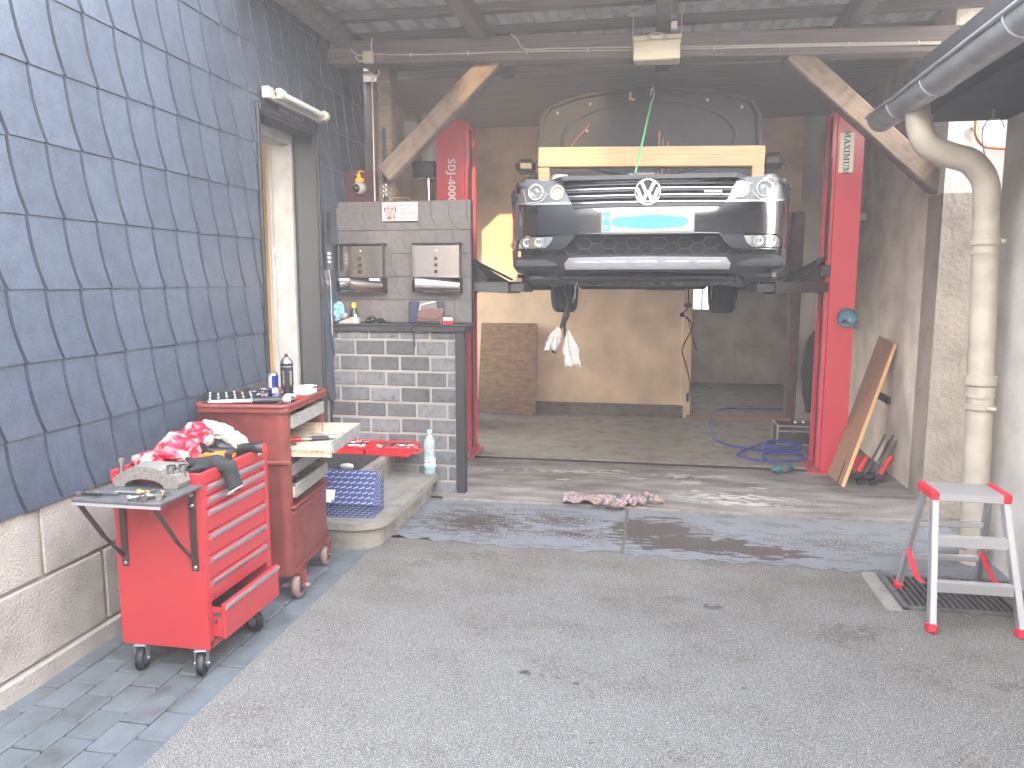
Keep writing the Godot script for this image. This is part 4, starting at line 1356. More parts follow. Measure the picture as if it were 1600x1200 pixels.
	put("brake_pipe", o, M.steel, w)
	# plank against the side wall
	var p := S()
	var A := Vector3(1.455, 0.03, -6.48)
	var B := Vector3(1.475, 0.03, -6.10)
	var C := Vector3(1.935, 1.09, -6.62)
	var D := Vector3(1.915, 1.13, -6.97)
	var nn := (B - A).cross(D - A).normalized() * 0.028
	if nn.x > 0:
		nn = -nn
	quad(p, A + nn, B + nn, C + nn, D + nn)
	quad(p, B, A, D, C)
	quad(p, A, B, B + nn, A + nn)
	quad(p, C, D, D + nn, C + nn)
	quad(p, D, A, A + nn, D + nn)
	var pk := thing("leaning_plank", "brown veneered plank leaning on the side wall by the red lift post", "plank")
	put("board", p, M.board_brown, pk)
	p = S()
	quad(p, B + Vector3(0, 0, 0.001), C + Vector3(0, 0, 0.001), C + nn + Vector3(0, 0, 0.001), B + nn + Vector3(0, 0, 0.001))
	put("bare_edge", p, M.board_edge, pk)
	p = S()
	tube(p, [A.lerp(B, 0.75) + nn * 1.03 + Vector3(0, 0.0, 0), A.lerp(B, 0.75).lerp(D.lerp(C, 0.75), 0.14) + nn * 1.03], 0.006, 5)
	put("split", p, M.lift_black, pk)
	# screw clamps
	for i in 2:
		var q := thing("screw_clamp", "steel screw clamp with a red grip leaning behind the plank" if i == 0 else "steel screw clamp with a red grip leaning against the plastered wall", "clamp", Vector3(1.62 + 0.09 * i, 0.03, -6.24 - 0.0 * i), "clamps behind the plank")
		p = S()
		var top := Vector3(0.24 - 0.03 * i, 0.34, -0.28)
		tube(p, [Vector3(0, 0.0, 0), top], 0.011, 6)
		tube(p, [Vector3(0.04, 0.0, 0.02), top + Vector3(0.035, -0.04, 0.0)], 0.008, 6)
		put("bar", p, M.steel, q)
		p = S()
		box(p, Vector3(0.03, 0.03, 0.0), Vector3(0.12, 0.05, 0.035), 0.01, Basis(Vector3(0, 0, 1), 0.5))
		lump(p, Vector3(-0.03, 0.06, 0.01), Vector3(0.05, 0.03, 0.03), 0.2, 2.0, 2, Basis(), 8)
		put("jaw", p, M.lift_black, q)
		p = S()
		cyl(p, Vector3(-0.02 + 0.07 * i, 0.09 - 0.01 * i, 0.0), Vector3(0.05 + 0.09 * i, 0.20 + 0.01 * i, -0.06), 0.02, 0.022, 12)
		put("grip", p, M.grip_red, q)
		if i == 0:
			p = S()
			cyl(p, Vector3(-0.07, 0.10, -0.01), Vector3(-0.01, 0.205, -0.07), 0.02, 0.022, 12)
			put("grip", p, M.grip_red, q)
	# bracket on the side wall
	var wb := thing("wall_rail", "short dark steel rail fixed to the side wall behind the plank", "rail", Vector3(1.945, 0.62, -7.0))
	put("rail", bxm(Vector3(-0.025, -0.03, -0.30), Vector3(0, 0.03, 0.28), 0.004), M.lift_black, wb)

func build_roof_electrics() -> void:
	mat("cable_white", Color(0.76, 0.73, 0.70), 0.5)
	mat("lamp_cream", Color(0.78, 0.74, 0.64), 0.45)
	# box lamp hanging from the beam, switched off
	var l := thing("hanging_lamp", "unlit cream box lamp hanging on wires from the front beam", "lamp", Vector3(-0.02, 3.02, -5.36))
	put("housing", bxm(Vector3(-0.15, 0.0, -0.07), Vector3(0.15, 0.125, 0.07), 0.008), M.lamp_cream, l)
	put("lid", bxm(Vector3(-0.156, 0.1255, -0.075), Vector3(0.156, 0.155, 0.075), 0.008), M.lamp_cream, l)
	for x in [-0.05, 0.05]:
		put("clip", bxm(Vector3(x - 0.01, 0.115, 0.0755), Vector3(x + 0.01, 0.15, 0.083), 0.003), M.steel, l)
	var s := S()
	tube(s, [Vector3(-0.155, 0.12, 0), Vector3(-0.155, 0.30, 0)], 0.003, 5)
	tube(s, [Vector3(0.155, 0.12, 0), Vector3(0.155, 0.30, 0)], 0.003, 5)
	tube(s, spline([Vector3(-0.1, 0.155, 0), Vector3(0.0, 0.185, 0), Vector3(0.1, 0.155, 0)], 5), 0.004, 5)
	put("wire", s, M.cable_white, l)
	var b := thing("power_socket", "small grey power socket on the rafter above the hanging lamp", "socket", Vector3(0.085, 3.22, -5.20))
	put("case", bxm(Vector3(-0.025, 0.0, -0.02), Vector3(0.025, 0.11, 0.03), 0.006), M.zinc_dull, b)
	put("plug", bxm(Vector3(-0.02, -0.05, 0.0), Vector3(0.02, -0.001, 0.025), 0.006), M.cable_white, b)
	# junction box with its cables
	var j := thing("junction_box", "cream junction box at the left end of the front beam", "junction box", Vector3(-2.06, 3.155, -5.51))
	put("case", bxm(Vector3(-0.042, 0, -0.02), Vector3(0.042, 0.085, 0.02), 0.008), M.lamp_cream, j)
	for q in [[-0.042, 0.02, -0.10, 0.05], [-0.042, 0.06, -0.13, 0.10], [0.01, 0.085, 0.03, 0.17]]:
		s = S()
		tube(s, spline([Vector3(q[0], q[1], 0), Vector3((q[0] + q[2]) * 0.5, q[1], 0.0), Vector3(q[2], q[3], 0)], 4), 0.006, 6)
		put("cable_stub", s, M.cable_white, j)
	var runs := [
		["white cable clipped along the whole front beam", [[-2.02, 3.215], [-1.75, 3.200], [-1.467, 3.190], [-0.963, 3.180], [-0.173, 3.150], [0.123, 3.140], [0.697, 3.125], [1.3, 3.105], [1.75, 3.09]]],
		["second white cable joining the front beam cable beneath the rafter", [[-1.02, 3.30], [-0.97, 3.255], [-0.95, 3.215], [-0.90, 3.192], [-0.7, 3.188], [-0.173, 3.168], [0.123, 3.155], [0.697, 3.137], [1.3, 3.117], [1.75, 3.10]]],
		["white cable running down the dark timber post from the junction box", [[-2.05, 3.155], [-2.045, 3.12], [-2.095, 3.08], [-2.10, 2.9], [-2.10, 2.5], [-2.10, 2.2]]]]
	for i in 3:
		var q = runs[i]
		var c := thing("beam_cable", q[0], "cable", Vector3(0, 0, -5.514 if i < 2 else -5.68))
		var pts := []
		for p in q[1]:
			pts.append(Vector3(p[0], p[1], 0))
		s = S()
		tube(s, spline(pts, 4), 0.0055, 6)
		put("cable", s, M.cable_white, c)
		if i == 0:
			for k in 9:
				var x := -1.75 + 0.42 * k
				put("cable_clip", bxm(Vector3(x, 3.178 - (x + 1.5) * 0.029, -0.008), Vector3(x + 0.012, 3.205 - (x + 1.5) * 0.029, 0.010), 0.002), M.cable_white, c)

# ---------- the car on the lift ----------
var plan_a := [0.0, 0.2, 0.4, 0.55, 0.65, 0.75, 0.82, 0.87, 0.905, 0.93, 0.95]
var plan_d := [0.0, 0.008, 0.035, 0.08, 0.13, 0.22, 0.34, 0.5, 0.72, 1.0, 1.3]
var prof_y := [1.5, 1.60, 1.66, 1.72, 1.80, 1.98, 2.06, 2.12, 2.18, 2.3]
var prof_d := [0.25, 0.12, 0.05, 0.02, 0.0, 0.0, 0.012, 0.03, 0.05, 0.12]

func table(xs: Array, ys: Array, x: float) -> float:
	if x <= xs[0]:
		return ys[0]
	for i in range(1, xs.size()):
		if x <= xs[i]:
			var n := xs.size()
			return cubic_interpolate(ys[i - 1], ys[i], ys[maxi(i - 2, 0)], ys[mini(i + 1, n - 1)], (x - xs[i - 1]) / (xs[i] - xs[i - 1]))
	return ys[ys.size() - 1]

func nose(x: float, y: float) -> float:
	return -table(plan_a, plan_d, absf(x)) - table(prof_y, prof_d, y)

# a curved panel that follows the nose of the car
func skin(called: String, poly: Array, off: float, thick: float, m: Material, parent: Node, dx := 0.05) -> MeshInstance3D:
	var s := S()
	var p := ccw(poly)
	var lo := p[0]
	var hi := p[0]
	for q in p:
		lo = lo.min(q)
		hi = hi.max(q)
	var nrm := func(x: float, y: float) -> Vector3:
		var e := 0.006
		return Vector3(-(nose(x + e, y) - nose(x - e, y)) / (2 * e), -(nose(x, y + e) - nose(x, y - e)) / (2 * e), 1.0).normalized()
	var nx := int(ceil((hi.x - lo.x) / dx))
	var ny := int(ceil((hi.y - lo.y) / dx))
	for i in nx:
		for j in ny:
			var c := lo + Vector2(i, j) * dx
			var cell := PackedVector2Array([c, c + Vector2(dx, 0), c + Vector2(dx, dx), c + Vector2(0, dx)])
			for pc in Geometry2D.intersect_polygons(p, cell):
				var ix := Geometry2D.triangulate_polygon(pc)
				for t in range(0, ix.size(), 3):
					var k := [ix[t], ix[t + 1], ix[t + 2]]
					if (pc[k[1]] - pc[k[0]]).cross(pc[k[2]] - pc[k[0]]) > 0:
						k = [ix[t], ix[t + 2], ix[t + 1]]
					for v in k:
						var q: Vector2 = pc[v]
						s.set_normal(nrm.call(q.x, q.y))
						s.add_vertex(Vector3(q.x, q.y, nose(q.x, q.y) + off))
	for i in p.size():
		var a := p[i]
		var b := p[(i + 1) % p.size()]
		var n := maxi(1, int(a.distance_to(b) / dx))
		for k in n:
			var c := a.lerp(b, float(k) / n)
			var d := a.lerp(b, float(k + 1) / n)
			var o := Vector3((b - a).y, -(b - a).x, 0).normalized()
			var zc := nose(c.x, c.y) + off
			var zd := nose(d.x, d.y) + off
			for v in [Vector3(c.x, c.y, zc - thick), Vector3(d.x, d.y, zd), Vector3(d.x, d.y, zd - thick), Vector3(c.x, c.y, zc - thick), Vector3(c.x, c.y, zc), Vector3(d.x, d.y, zd)]:
				s.set_normal(o)
				s.add_vertex(v)
	return put_mesh(called, s.commit(), m, parent)

func mirror(poly: Array) -> Array:
	var o := []
	for q in poly:
		o.append(Vector2(-q.x, q.y))
	return o

func on_nose(pts: Array, off: float) -> Array:
	var o := []
	for q in pts:
		o.append(Vector3(q.x, q.y, nose(q.x, q.y) + off))
	return o

func ring2(c: Vector2, r: float, n := 20, ry := -1.0) -> Array:
	var o := []
	for i in n:
		o.append(c + Vector2(cos(TAU * i / n) * r, sin(TAU * i / n) * (ry if ry > 0.0 else r)))
	return o

func build_car() -> void:
	mat("car_paint", Color(0.035, 0.04, 0.06), 0.22, {"clear": 1.0, "spec": 0.6})
	mat("car_plastic", Color(0.13, 0.135, 0.15), 0.5, {"rtex": "rough", "scale": 3.0})
	mat("slat_chrome", Color(0.50, 0.50, 0.52), 0.16, {"metal": 1.0})
	mat("satin_silver", Color(0.80, 0.80, 0.82), 0.3, {"metal": 0.75})
	mat("lamp_glass", Color(0.9, 0.93, 0.95), 0.02, {"alpha": 0.10})
	mat("lamp_inside", Color(0.20, 0.20, 0.21), 0.35)
	mat("reflector", Color(0.85, 0.84, 0.82), 0.12, {"metal": 1.0})
	mat("lens", Color(0.30, 0.32, 0.30), 0.03, {"clear": 1.0})
	mat("amber_lens", Color(0.95, 0.70, 0.50), 0.12, {"metal": 0.6})
	mat("led_dot", Color(0.72, 0.66, 0.58), 0.2)
	mat("tyre", Color(0.12, 0.12, 0.125), 0.85, {"tex": "fine", "scale": 4.0})
	mat("underbody", Color(0.13, 0.125, 0.125), 0.75, {"tex": "dirt", "scale": 2.0})
	mat("cast_metal", Color(0.42, 0.40, 0.39), 0.5, {"metal": 0.7, "tex": "dirt", "scale": 4.0})
	mat("plate_white", Color(0.72, 0.72, 0.72), 0.35)
	mat("plate_blue", Color(0.04, 0.52, 0.62), 0.35)
	mat("cover_blue", Color(0.20, 0.54, 0.78), 0.5)
	mat("radiator", Color(0.36, 0.31, 0.27), 0.7, {"tex": "grain", "scale": 6.0})
	mat("red_lens", Color(0.55, 0.06, 0.07), 0.1)
	var c := thing("car", "black estate car raised on the red lift with its bonnet open and front wheels off", "car", Vector3(-0.048, 0, -4.60))
	c.rotation.y = 0.020
	# painted bumper and wings
	var hl := [Vector2(0.447, 2.055), Vector2(0.510, 2.19), Vector2(0.63, 2.212), Vector2(0.745, 2.238), Vector2(0.79, 2.195), Vector2(0.822, 2.085), Vector2(0.69, 2.062)]
	var fog := [Vector2(0.575, 1.825), Vector2(0.61, 1.797), Vector2(0.80, 1.803), Vector2(0.795, 1.848), Vector2(0.765, 1.870), Vector2(0.552, 1.863)]
	var body := [Vector2(-0.94, 1.80), Vector2(-0.945, 2.13), Vector2(-0.90, 2.20), Vector2(-0.835, 2.225), Vector2(-0.822, 2.083), Vector2(-0.69, 2.06), Vector2(-0.449, 2.052), Vector2(-0.43, 2.024), Vector2(0.43, 2.024), Vector2(0.449, 2.052), Vector2(0.69, 2.06), Vector2(0.822, 2.083), Vector2(0.835, 2.225), Vector2(0.90, 2.20), Vector2(0.945, 2.13), Vector2(0.94, 1.80), Vector2(0.81, 1.795), Vector2(0.81, 1.85), Vector2(0.77, 1.878), Vector2(-0.77, 1.878), Vector2(-0.81, 1.85), Vector2(-0.81, 1.795)]
	skin("bumper", body, 0.0, 0.03, M.car_paint, c, 0.035)
	skin("bumper_lower", [Vector2(-0.935, 1.80), Vector2(-0.81, 1.795), Vector2(-0.81, 1.752), Vector2(0.81, 1.752), Vector2(0.81, 1.795), Vector2(0.935, 1.80), Vector2(0.93, 1.73), Vector2(0.82, 1.655), Vector2(0.64, 1.615), Vector2(0.45, 1.65), Vector2(0, 1.655), Vector2(-0.45, 1.65), Vector2(-0.64, 1.615), Vector2(-0.82, 1.655), Vector2(-0.93, 1.73)], 0.003, 0.03, M.car_plastic, c)
	# skid plate with its scallops
	skin("skid_plate", [Vector2(-0.455, 1.737), Vector2(0, 1.741), Vector2(0.455, 1.737), Vector2(0.485, 1.704), Vector2(0.48, 1.668), Vector2(-0.48, 1.668), Vector2(-0.485, 1.704)], 0.018, 0.03, M.satin_silver, c)
	for i in 5:
		var x := -0.36 + 0.18 * i
		skin("scallop", [Vector2(x - 0.06, 1.712), Vector2(x + 0.06, 1.712), Vector2(x + 0.07, 1.700), Vector2(x + 0.06, 1.680), Vector2(x - 0.06, 1.680), Vector2(x - 0.07, 1.700)], 0.0225, 0.01, M.satin_silver, c)
	# upper grille
	skin("grille_back", [Vector2(-0.445, 2.026), Vector2(0.445, 2.026), Vector2(0.508, 2.19), Vector2(-0.508, 2.19)], -0.035, 0.01, M.black_rubber, c)
	for q in [[2.172, 0.492], [2.133, 0.476], [2.093, 0.458], [2.053, 0.438]]:
		var a: float = q[1]
		var y: float = q[0]
		skin("grille_slat", [Vector2(-a, y - 0.013), Vector2(a, y - 0.013), Vector2(a + 0.006, y + 0.002), Vector2(-a - 0.006, y + 0.002)], -0.008, 0.02, M.car_plastic, c)
		skin("chrome_strip", [Vector2(-a, y), Vector2(a, y), Vector2(a + 0.014, y + 0.006), Vector2(-a - 0.014, y + 0.006)], 0.002, 0.012, M.slat_chrome, c)
	skin("chrome_strip", [Vector2(-0.43, 2.030), Vector2(0.43, 2.030), Vector2(0.437, 2.036), Vector2(-0.437, 2.036)], 0.001, 0.01, M.car_plastic, c)
	# round emblem: ring with a V over a W
	var em := Transform3D(Basis(), Vector3(0, 2.109, nose(0, 2.109) + 0.012))
	var s := S()
	prism(s, ring2(Vector2.ZERO, 0.078, 32), -0.02, 0.0, em, true)
	var eb := put("emblem", s, M.black_rubber, c)
	s = S()
	var rp := []
	for i in 36:
		rp.append(em * Vector3(cos(TAU * i / 36.0) * 0.071, sin(TAU * i / 36.0) * 0.071, 0.002))
	tube(s, rp, 0.0065, 8, true)
	put("emblem_ring", s, M.chrome, eb)
	s = S()
	prism(s, [Vector2(-0.044, 0.052), Vector2(-0.029, 0.060), Vector2(-0.006, 0.010), Vector2(0.006, 0.010), Vector2(0.029, 0.060), Vector2(0.044, 0.052), Vector2(0.016, -0.004), Vector2(-0.016, -0.004)], 0.0, 0.008, em)
	put("emblem_letter", s, M.chrome, eb)
	s = S()
	prism(s, [Vector2(-0.067, 0.018), Vector2(-0.053, 0.026), Vector2(-0.030, -0.030), Vector2(-0.009, 0.0), Vector2(0.009, 0.0), Vector2(0.030, -0.030), Vector2(0.053, 0.026), Vector2(0.067, 0.018), Vector2(0.038, -0.062), Vector2(0.022, -0.062), Vector2(0.0, -0.016), Vector2(-0.022, -0.062), Vector2(-0.038, -0.062)], 0.0, 0.008, em)
	put("emblem_letter", s, M.chrome, eb)
	s = S()
	box(s, Vector3(0.37, 2.112, nose(0.37, 2.112) + 0.002), Vector3(0.10, 0.016, 0.006), 0.002, Basis(Vector3.UP, 0.1))
	var bd := put("badge", s, M.satin_silver, c)
	text("badge_text", "ALLTRACK", 0.016, M.black_print, bd, Transform3D(Basis(Vector3.UP, 0.1), Vector3(0.37, 2.112, nose(0.37, 2.112) + 0.0055)), true)
	# number plate, its digits masked in blue
	var pf := put("number_plate", bxm(Vector3(-0.268, 1.868, 0.004), Vector3(0.268, 2.003, 0.022), 0.006), M.plate_frame, c)
	put("plate_face", bxm(Vector3(-0.258, 1.885, 0.0225), Vector3(0.258, 1.996, 0.025), 0.001), M.plate_white, pf)
	put("country_strip", bxm(Vector3(-0.256, 1.887, 0.0255), Vector3(-0.214, 1.994, 0.0265)), M.plate_blue, pf)
	s = S()
	for i in 12:
		box(s, Vector3(-0.235 + 0.012 * cos(TAU * i / 12.0), 1.965 + 0.012 * sin(TAU * i / 12.0), 0.027), Vector3(0.004, 0.004, 0.001))
	put("star_ring", s, M.plate_white, pf)
	text("country_letter", "D", 0.03, M.plate_white, pf, Transform3D(Basis(), Vector3(-0.235, 1.91, 0.0272)), true)
	s = S()
	var bp := []
	for i in 40:
		var t := float(i) / 39.0
		bp.append(Vector2(-0.205 + 0.44 * t, 1.974 - 0.006 * sin(t * 9.0) - 0.03 * pow(absf(t * 2.0 - 1.0), 14.0)))
	for i in 40:
		var t := 1.0 - float(i) / 39.0
		bp.append(Vector2(-0.205 + 0.44 * t, 1.902 + 0.005 * sin(t * 7.0 + 1.0) + 0.03 * pow(absf(t * 2.0 - 1.0), 14.0)))
	prism(s, bp, 0.0255, 0.0268)
	put("digit_cover", s, M.cover_blue, pf)
	# round towing cover and small caps in the paint
	s = S()
	var tc := []
	for i in 24:
		var x := -0.365 + cos(TAU * i / 24.0) * 0.026
		var y := 1.928 + sin(TAU * i / 24.0) * 0.026
		tc.append(Vector3(x, y, nose(x, y) + 0.0005))
	tube(s, tc, 0.0012, 5, true)
	put("towing_cover", s, M.black_rubber, c)
	for sx in [-1.0, 1.0]:
		s = S()
		var sq := []
		for q in [[-.02, -.02], [.02, -.02], [.02, .02], [-.02, .02]]:
			sq.append(Vector3(sx * 0.79 + q[0], 2.02 + q[1], nose(sx * 0.79 + q[0], 2.02 + q[1]) + 0.0005))
		tube(s, sq, 0.0012, 5, true)
		put("washer_cover", s, M.black_rubber, c)
		# headlight
		var hp: Array = hl if sx > 0 else mirror(hl)
		var h := skin("headlight", hp, -0.055, 0.01, M.lamp_inside, c)
		skin("lamp_bezel", [Vector2(sx * 0.445, 2.05), Vector2(sx * 0.69, 2.058), Vector2(sx * 0.825, 2.08), Vector2(sx * 0.82, 2.092), Vector2(sx * 0.69, 2.07), Vector2(sx * 0.452, 2.064)], -0.004, 0.05, M.satin_silver, h)
		for q in [[0.677, 2.143, 0.047, "lens", "reflector"], [0.537, 2.13, 0.042, "amber_lens", "reflector"]]:
			var ctr := Vector3(sx * q[0], q[1], nose(sx * q[0], q[1]) - 0.035)
			var ax := Transform3D(Basis(Vector3.RIGHT, PI * 0.5).rotated(Vector3.UP, sx * 0.12), ctr)
			s = S()
			lathe(s, [Vector2(q[2] * 0.72, -0.015), Vector2(q[2] * 0.86, 0.018), Vector2(q[2], 0.022), Vector2(q[2] * 1.05, 0.012), Vector2(q[2] * 1.02, -0.01)], 28, ax)
			put("lamp_ring", s, M[q[4]], h)
			s = S()
			var pr := []
			for i in 7:
				var a := PI * 0.5 * i / 6.0
				pr.append(Vector2(q[2] * 0.74 * cos(a), -0.014 + 0.026 * sin(a)))
			lathe(s, pr, 24, ax)
			put("lamp_lens", s, M[q[3]], h)
		for i in 16:
			var t := i / 15.0
			var lx: float
			var ly: float
			if i < 7:
				lx = 0.772 - 0.004 * i
				ly = 2.165 - 0.0125 * i
			elif i < 12:
				lx = 0.742 - 0.021 * (i - 7)
				ly = 2.082 - 0.001 * (i - 7)
			else:
				lx = 0.640 - 0.012 * (i - 12)
				ly = 2.086 + 0.012 * (i - 12)
			s = S()
			box(s, Vector3(sx * lx, ly, nose(sx * lx, ly) - 0.030), Vector3(0.012, 0.006, 0.01), 0.001, Basis(Vector3.UP, sx * 0.6))
			put("daytime_led", s, M.led_dot, h)
		skin("lamp_cover", hp, 0.0, 0.002, M.lamp_glass, h)
		# fog lamp and the trim that frames the intake
		var fp: Array = fog if sx > 0 else mirror(fog)
		var fl := skin("fog_light", fp, -0.02, 0.01, M.reflector, c)
		for k in 2:
			var fx: float = sx * (0.65 + 0.085 * k)
			s = S()
			lathe(s, [Vector2(0.014, -0.004), Vector2(0.020, 0.004), Vector2(0.024, 0.003)], 18, Transform3D(Basis(Vector3.RIGHT, PI * 0.5), Vector3(fx, 1.834, nose(fx, 1.834) - 0.012)))
			put("fog_reflector", s, M.chrome, fl)
		for k in 7:
			var fx: float = sx * (0.61 + 0.028 * k)
			skin("fog_rib", [Vector2(fx - 0.002, 1.806), Vector2(fx + 0.002, 1.806), Vector2(fx + 0.003, 1.862), Vector2(fx - 0.001, 1.862)], -0.016, 0.004, M.lamp_inside, fl)
		skin("fog_cover", fp, -0.002, 0.002, M.lamp_glass, fl)
		skin("fog_surround", [Vector2(sx * 0.552, 1.868), Vector2(sx * 0.415, 1.872), Vector2(sx * 0.445, 1.828), Vector2(sx * 0.497, 1.794), Vector2(sx * 0.60, 1.795), Vector2(sx * 0.572, 1.825)], 0.0, 0.02, M.car_plastic, c)
		s = S()
		tube(s, on_nose([Vector2(sx * 0.0, 1.876), Vector2(sx * 0.14, 1.876), Vector2(sx * 0.28, 1.876), Vector2(sx * 0.408, 1.875), Vector2(sx * 0.43, 1.86), Vector2(sx * 0.452, 1.822), Vector2(sx * 0.475, 1.80), Vector2(sx * 0.51, 1.788), Vector2(sx * 0.6, 1.787), Vector2(sx * 0.7, 1.788), Vector2(sx * 0.80, 1.79)], 0.002), 0.003, 6)
		put("intake_trim", s, M.slat_chrome, c)
		# wheel-arch cladding and inner wing
		s = S()
		var arch := []
		for i in 14:
			var a := PI * i / 13.0
			arch.append(Vector3(sx * (0.90 - 0.035 * cos(a)), 1.84 + 0.37 * sin(a), -0.98 + 0.38 * cos(a)))
		tube(s, arch, 0.022, 6)
		put("arch_cladding", s, M.car_plastic, c)
		s = S()
		var wing := [Vector2(-0.60, 1.80), Vector2(-0.62, 1.98), Vector2(-0.75, 2.15), Vector2(-0.98, 2.215), Vector2(-1.2, 2.15), Vector2(-1.34, 1.98), Vector2(-1.37, 1.72), Vector2(-2.9, 1.72), Vector2(-2.9, 2.44), Vector2(-1.35, 2.40), Vector2(-0.7, 2.26), Vector2(-0.45, 2.16)]
		prism(s, wing, minf(sx * 0.80, sx * 0.872), maxf(sx * 0.80, sx * 0.872), Transform3D(Basis(Vector3(0, 0, 1), Vector3(0, 1, 0), Vector3(1, 0, 0)), Vector3.ZERO))
		put("wing", s, M.car_paint, c)
		put("sill", bxm(Vector3(sx * 0.80, 1.64, -1.4), Vector3(sx * 0.94, 1.75, -2.9), 0.02), M.car_plastic, c)
		# door mirrors
		s = S()
		box(s, Vector3(sx * 0.99, 2.545, -1.93), Vector3(0.17, 0.125, 0.12), 0.04, Basis(Vector3.UP, -sx * 0.15))
		var mr := put("door_mirror", s, M.car_plastic, c)
		s = S()
		cyl(s, Vector3(sx * 0.90, 2.45, -1.98), Vector3(sx * 0.95, 2.51, -1.95), 0.025, 0.03, 10)
		put("mirror_foot", s, M.car_plastic, mr)
		put("mirror_indicator", bxm(Vector3(sx * 1.066, 2.535, -1.95), Vector3(sx * 1.078, 2.56, -1.88), 0.004), M.red_lens, mr)
		# hub and brake disc where the front wheel is missing
		s = S()
		cyl(s, Vector3(sx * 0.80, 1.74, -0.98), Vector3(sx * 0.825, 1.74, -0.98), 0.155, -1.0, 28)
		var dk := put("brake_disc", s, M.cast_metal, c)
		s = S()
		cyl(s, Vector3(sx * 0.82, 1.74, -0.98), Vector3(sx * 0.865, 1.74, -0.98), 0.075, 0.07, 20)
		for i in 5:
			var a := TAU * i / 5.0
			cyl(s, Vector3(sx * 0.86, 1.74 + 0.05 * sin(a), -0.98 + 0.05 * cos(a)), Vector3(sx * 0.872, 1.74 + 0.05 * sin(a), -0.98 + 0.05 * cos(a)), 0.008, -1.0, 8)
		put("hub", s, M.cast_metal, dk)
		s = S()
		tube(s, [Vector3(sx * 0.36, 1.62, -0.95), Vector3(sx * 0.62, 1.585, -0.9), Vector3(sx * 0.78, 1.60, -0.97)], 0.025, 8)
		tube(s, [Vector3(sx * 0.40, 1.66, -1.25), Vector3(sx * 0.70, 1.60, -1.1), Vector3(sx * 0.78, 1.60, -0.97)], 0.022, 8)
		put("control_arm", s, M.cast_metal, c)
		# hanging rear wheel with grooved tread
		var w := Vector3(sx * 0.80, 1.60, -3.5)
		s = S()
		lathe(s, [Vector2(0.22, -0.115), Vector2(0.29, -0.12), Vector2(0.318, -0.10), Vector2(0.326, -0.075), Vector2(0.326, -0.062), Vector2(0.317, -0.061), Vector2(0.317, -0.053), Vector2(0.327, -0.052), Vector2(0.328, -0.022), Vector2(0.318, -0.021), Vector2(0.318, -0.012), Vector2(0.329, -0.011), Vector2(0.329, 0.011), Vector2(0.318, 0.012), Vector2(0.318, 0.021), Vector2(0.328, 0.022), Vector2(0.327, 0.052), Vector2(0.317, 0.053), Vector2(0.317, 0.061), Vector2(0.326, 0.062), Vector2(0.326, 0.075), Vector2(0.318, 0.10), Vector2(0.29, 0.12), Vector2(0.22, 0.115)], 40, Transform3D(Basis(Vector3(0, 0, 1), PI * 0.5), w), false)
		var wh := put("rear_wheel", s, M.tyre, c)
		s = S()
		lathe(s, [Vector2(0.0, -0.06), Vector2(0.2, -0.07), Vector2(0.225, -0.1), Vector2(0.225, 0.1), Vector2(0.2, 0.07), Vector2(0.0, 0.06)], 28, Transform3D(Basis(Vector3(0, 0, 1), PI * 0.5), w))
		put("rim", s, M.satin_silver, wh)
	# lower intake: radiator behind a honeycomb of bars
	put("radiator", bxm(Vector3(-0.42, 1.74, -0.24), Vector3(0.42, 2.16, -0.20)), M.radiator, c)
	for sx in [-1.0, 1.0]:
		s = S()
		cyl(s, Vector3(sx * 0.29, 1.805, -0.19), Vector3(sx * 0.29, 1.805, -0.15), 0.016, -1.0, 10)
		cyl(s, Vector3(sx * 0.29 - 0.05, 1.803, -0.17), Vector3(sx * 0.29, 1.805, -0.17), 0.007, 0.012, 8)
		put("hose_clip", s, M.threshold_wood, c)
	s = S()
	var hx := 0.073
	var hy := 0.031
	for r in range(0, 5):
		var y := 1.757 + hy * r
		for k in range(-13, 14):
			var x := hx * k
			var lim := 0.80 if y < 1.80 else 0.44 - (y - 1.83) * 0.5
			if y > 1.871 or absf(x) > lim - 0.03:
				continue
			var up := (k + r) % 2 == 0
			var y0 := y + (hy * 0.30 if up else -hy * 0.30)
			if (k + r) % 2 == 0:
				tube(s, on_nose([Vector2(x - 0.024, y), Vector2(x, y), Vector2(x + 0.024, y)], -0.012), 0.0026, 4)
				if y + hy < 1.875 and absf(x) < lim - 0.06:
					tube(s, on_nose([Vector2(x + 0.024, y), Vector2(x + hx - 0.024, y + hy)], -0.012), 0.0026, 4)
					tube(s, on_nose([Vector2(x - 0.024, y), Vector2(x - hx + 0.024, y + hy)], -0.012), 0.0026, 4)
	put("honeycomb_mesh", s, M.car_plastic, c)
	skin("intake_back", [Vector2(-0.80, 1.752), Vector2(0.80, 1.752), Vector2(0.80, 1.80), Vector2(0.48, 1.80), Vector2(0.42, 1.875), Vector2(-0.42, 1.875), Vector2(-0.48, 1.80), Vector2(-0.80, 1.80)], -0.10, 0.005, M.black_rubber, c)
	# slam panel and engine bay seen over the grille
	s = S()
	prism(s, [Vector2(-0.50, 0.0), Vector2(0.50, 0.0), Vector2(0.60, 0.20), Vector2(0.30, 0.16), Vector2(-0.30, 0.16), Vector2(-0.60, 0.20)], 2.19, 2.215, Transform3D(Basis(Vector3(1, 0, 0), Vector3(0, 0, -1), Vector3(0, 1, 0)), Vector3(0, 0, -0.055)))
	put("slam_panel", s, M.car_plastic, c)
	s = S()
	box(s, Vector3(-0.02, 2.225, -0.13), Vector3(0.12, 0.02, 0.04), 0.006)
	box(s, Vector3(-0.10, 2.222, -0.10), Vector3(0.03, 0.016, 0.03), 0.004)
	put("bonnet_lock", s, M.cast_metal, c)
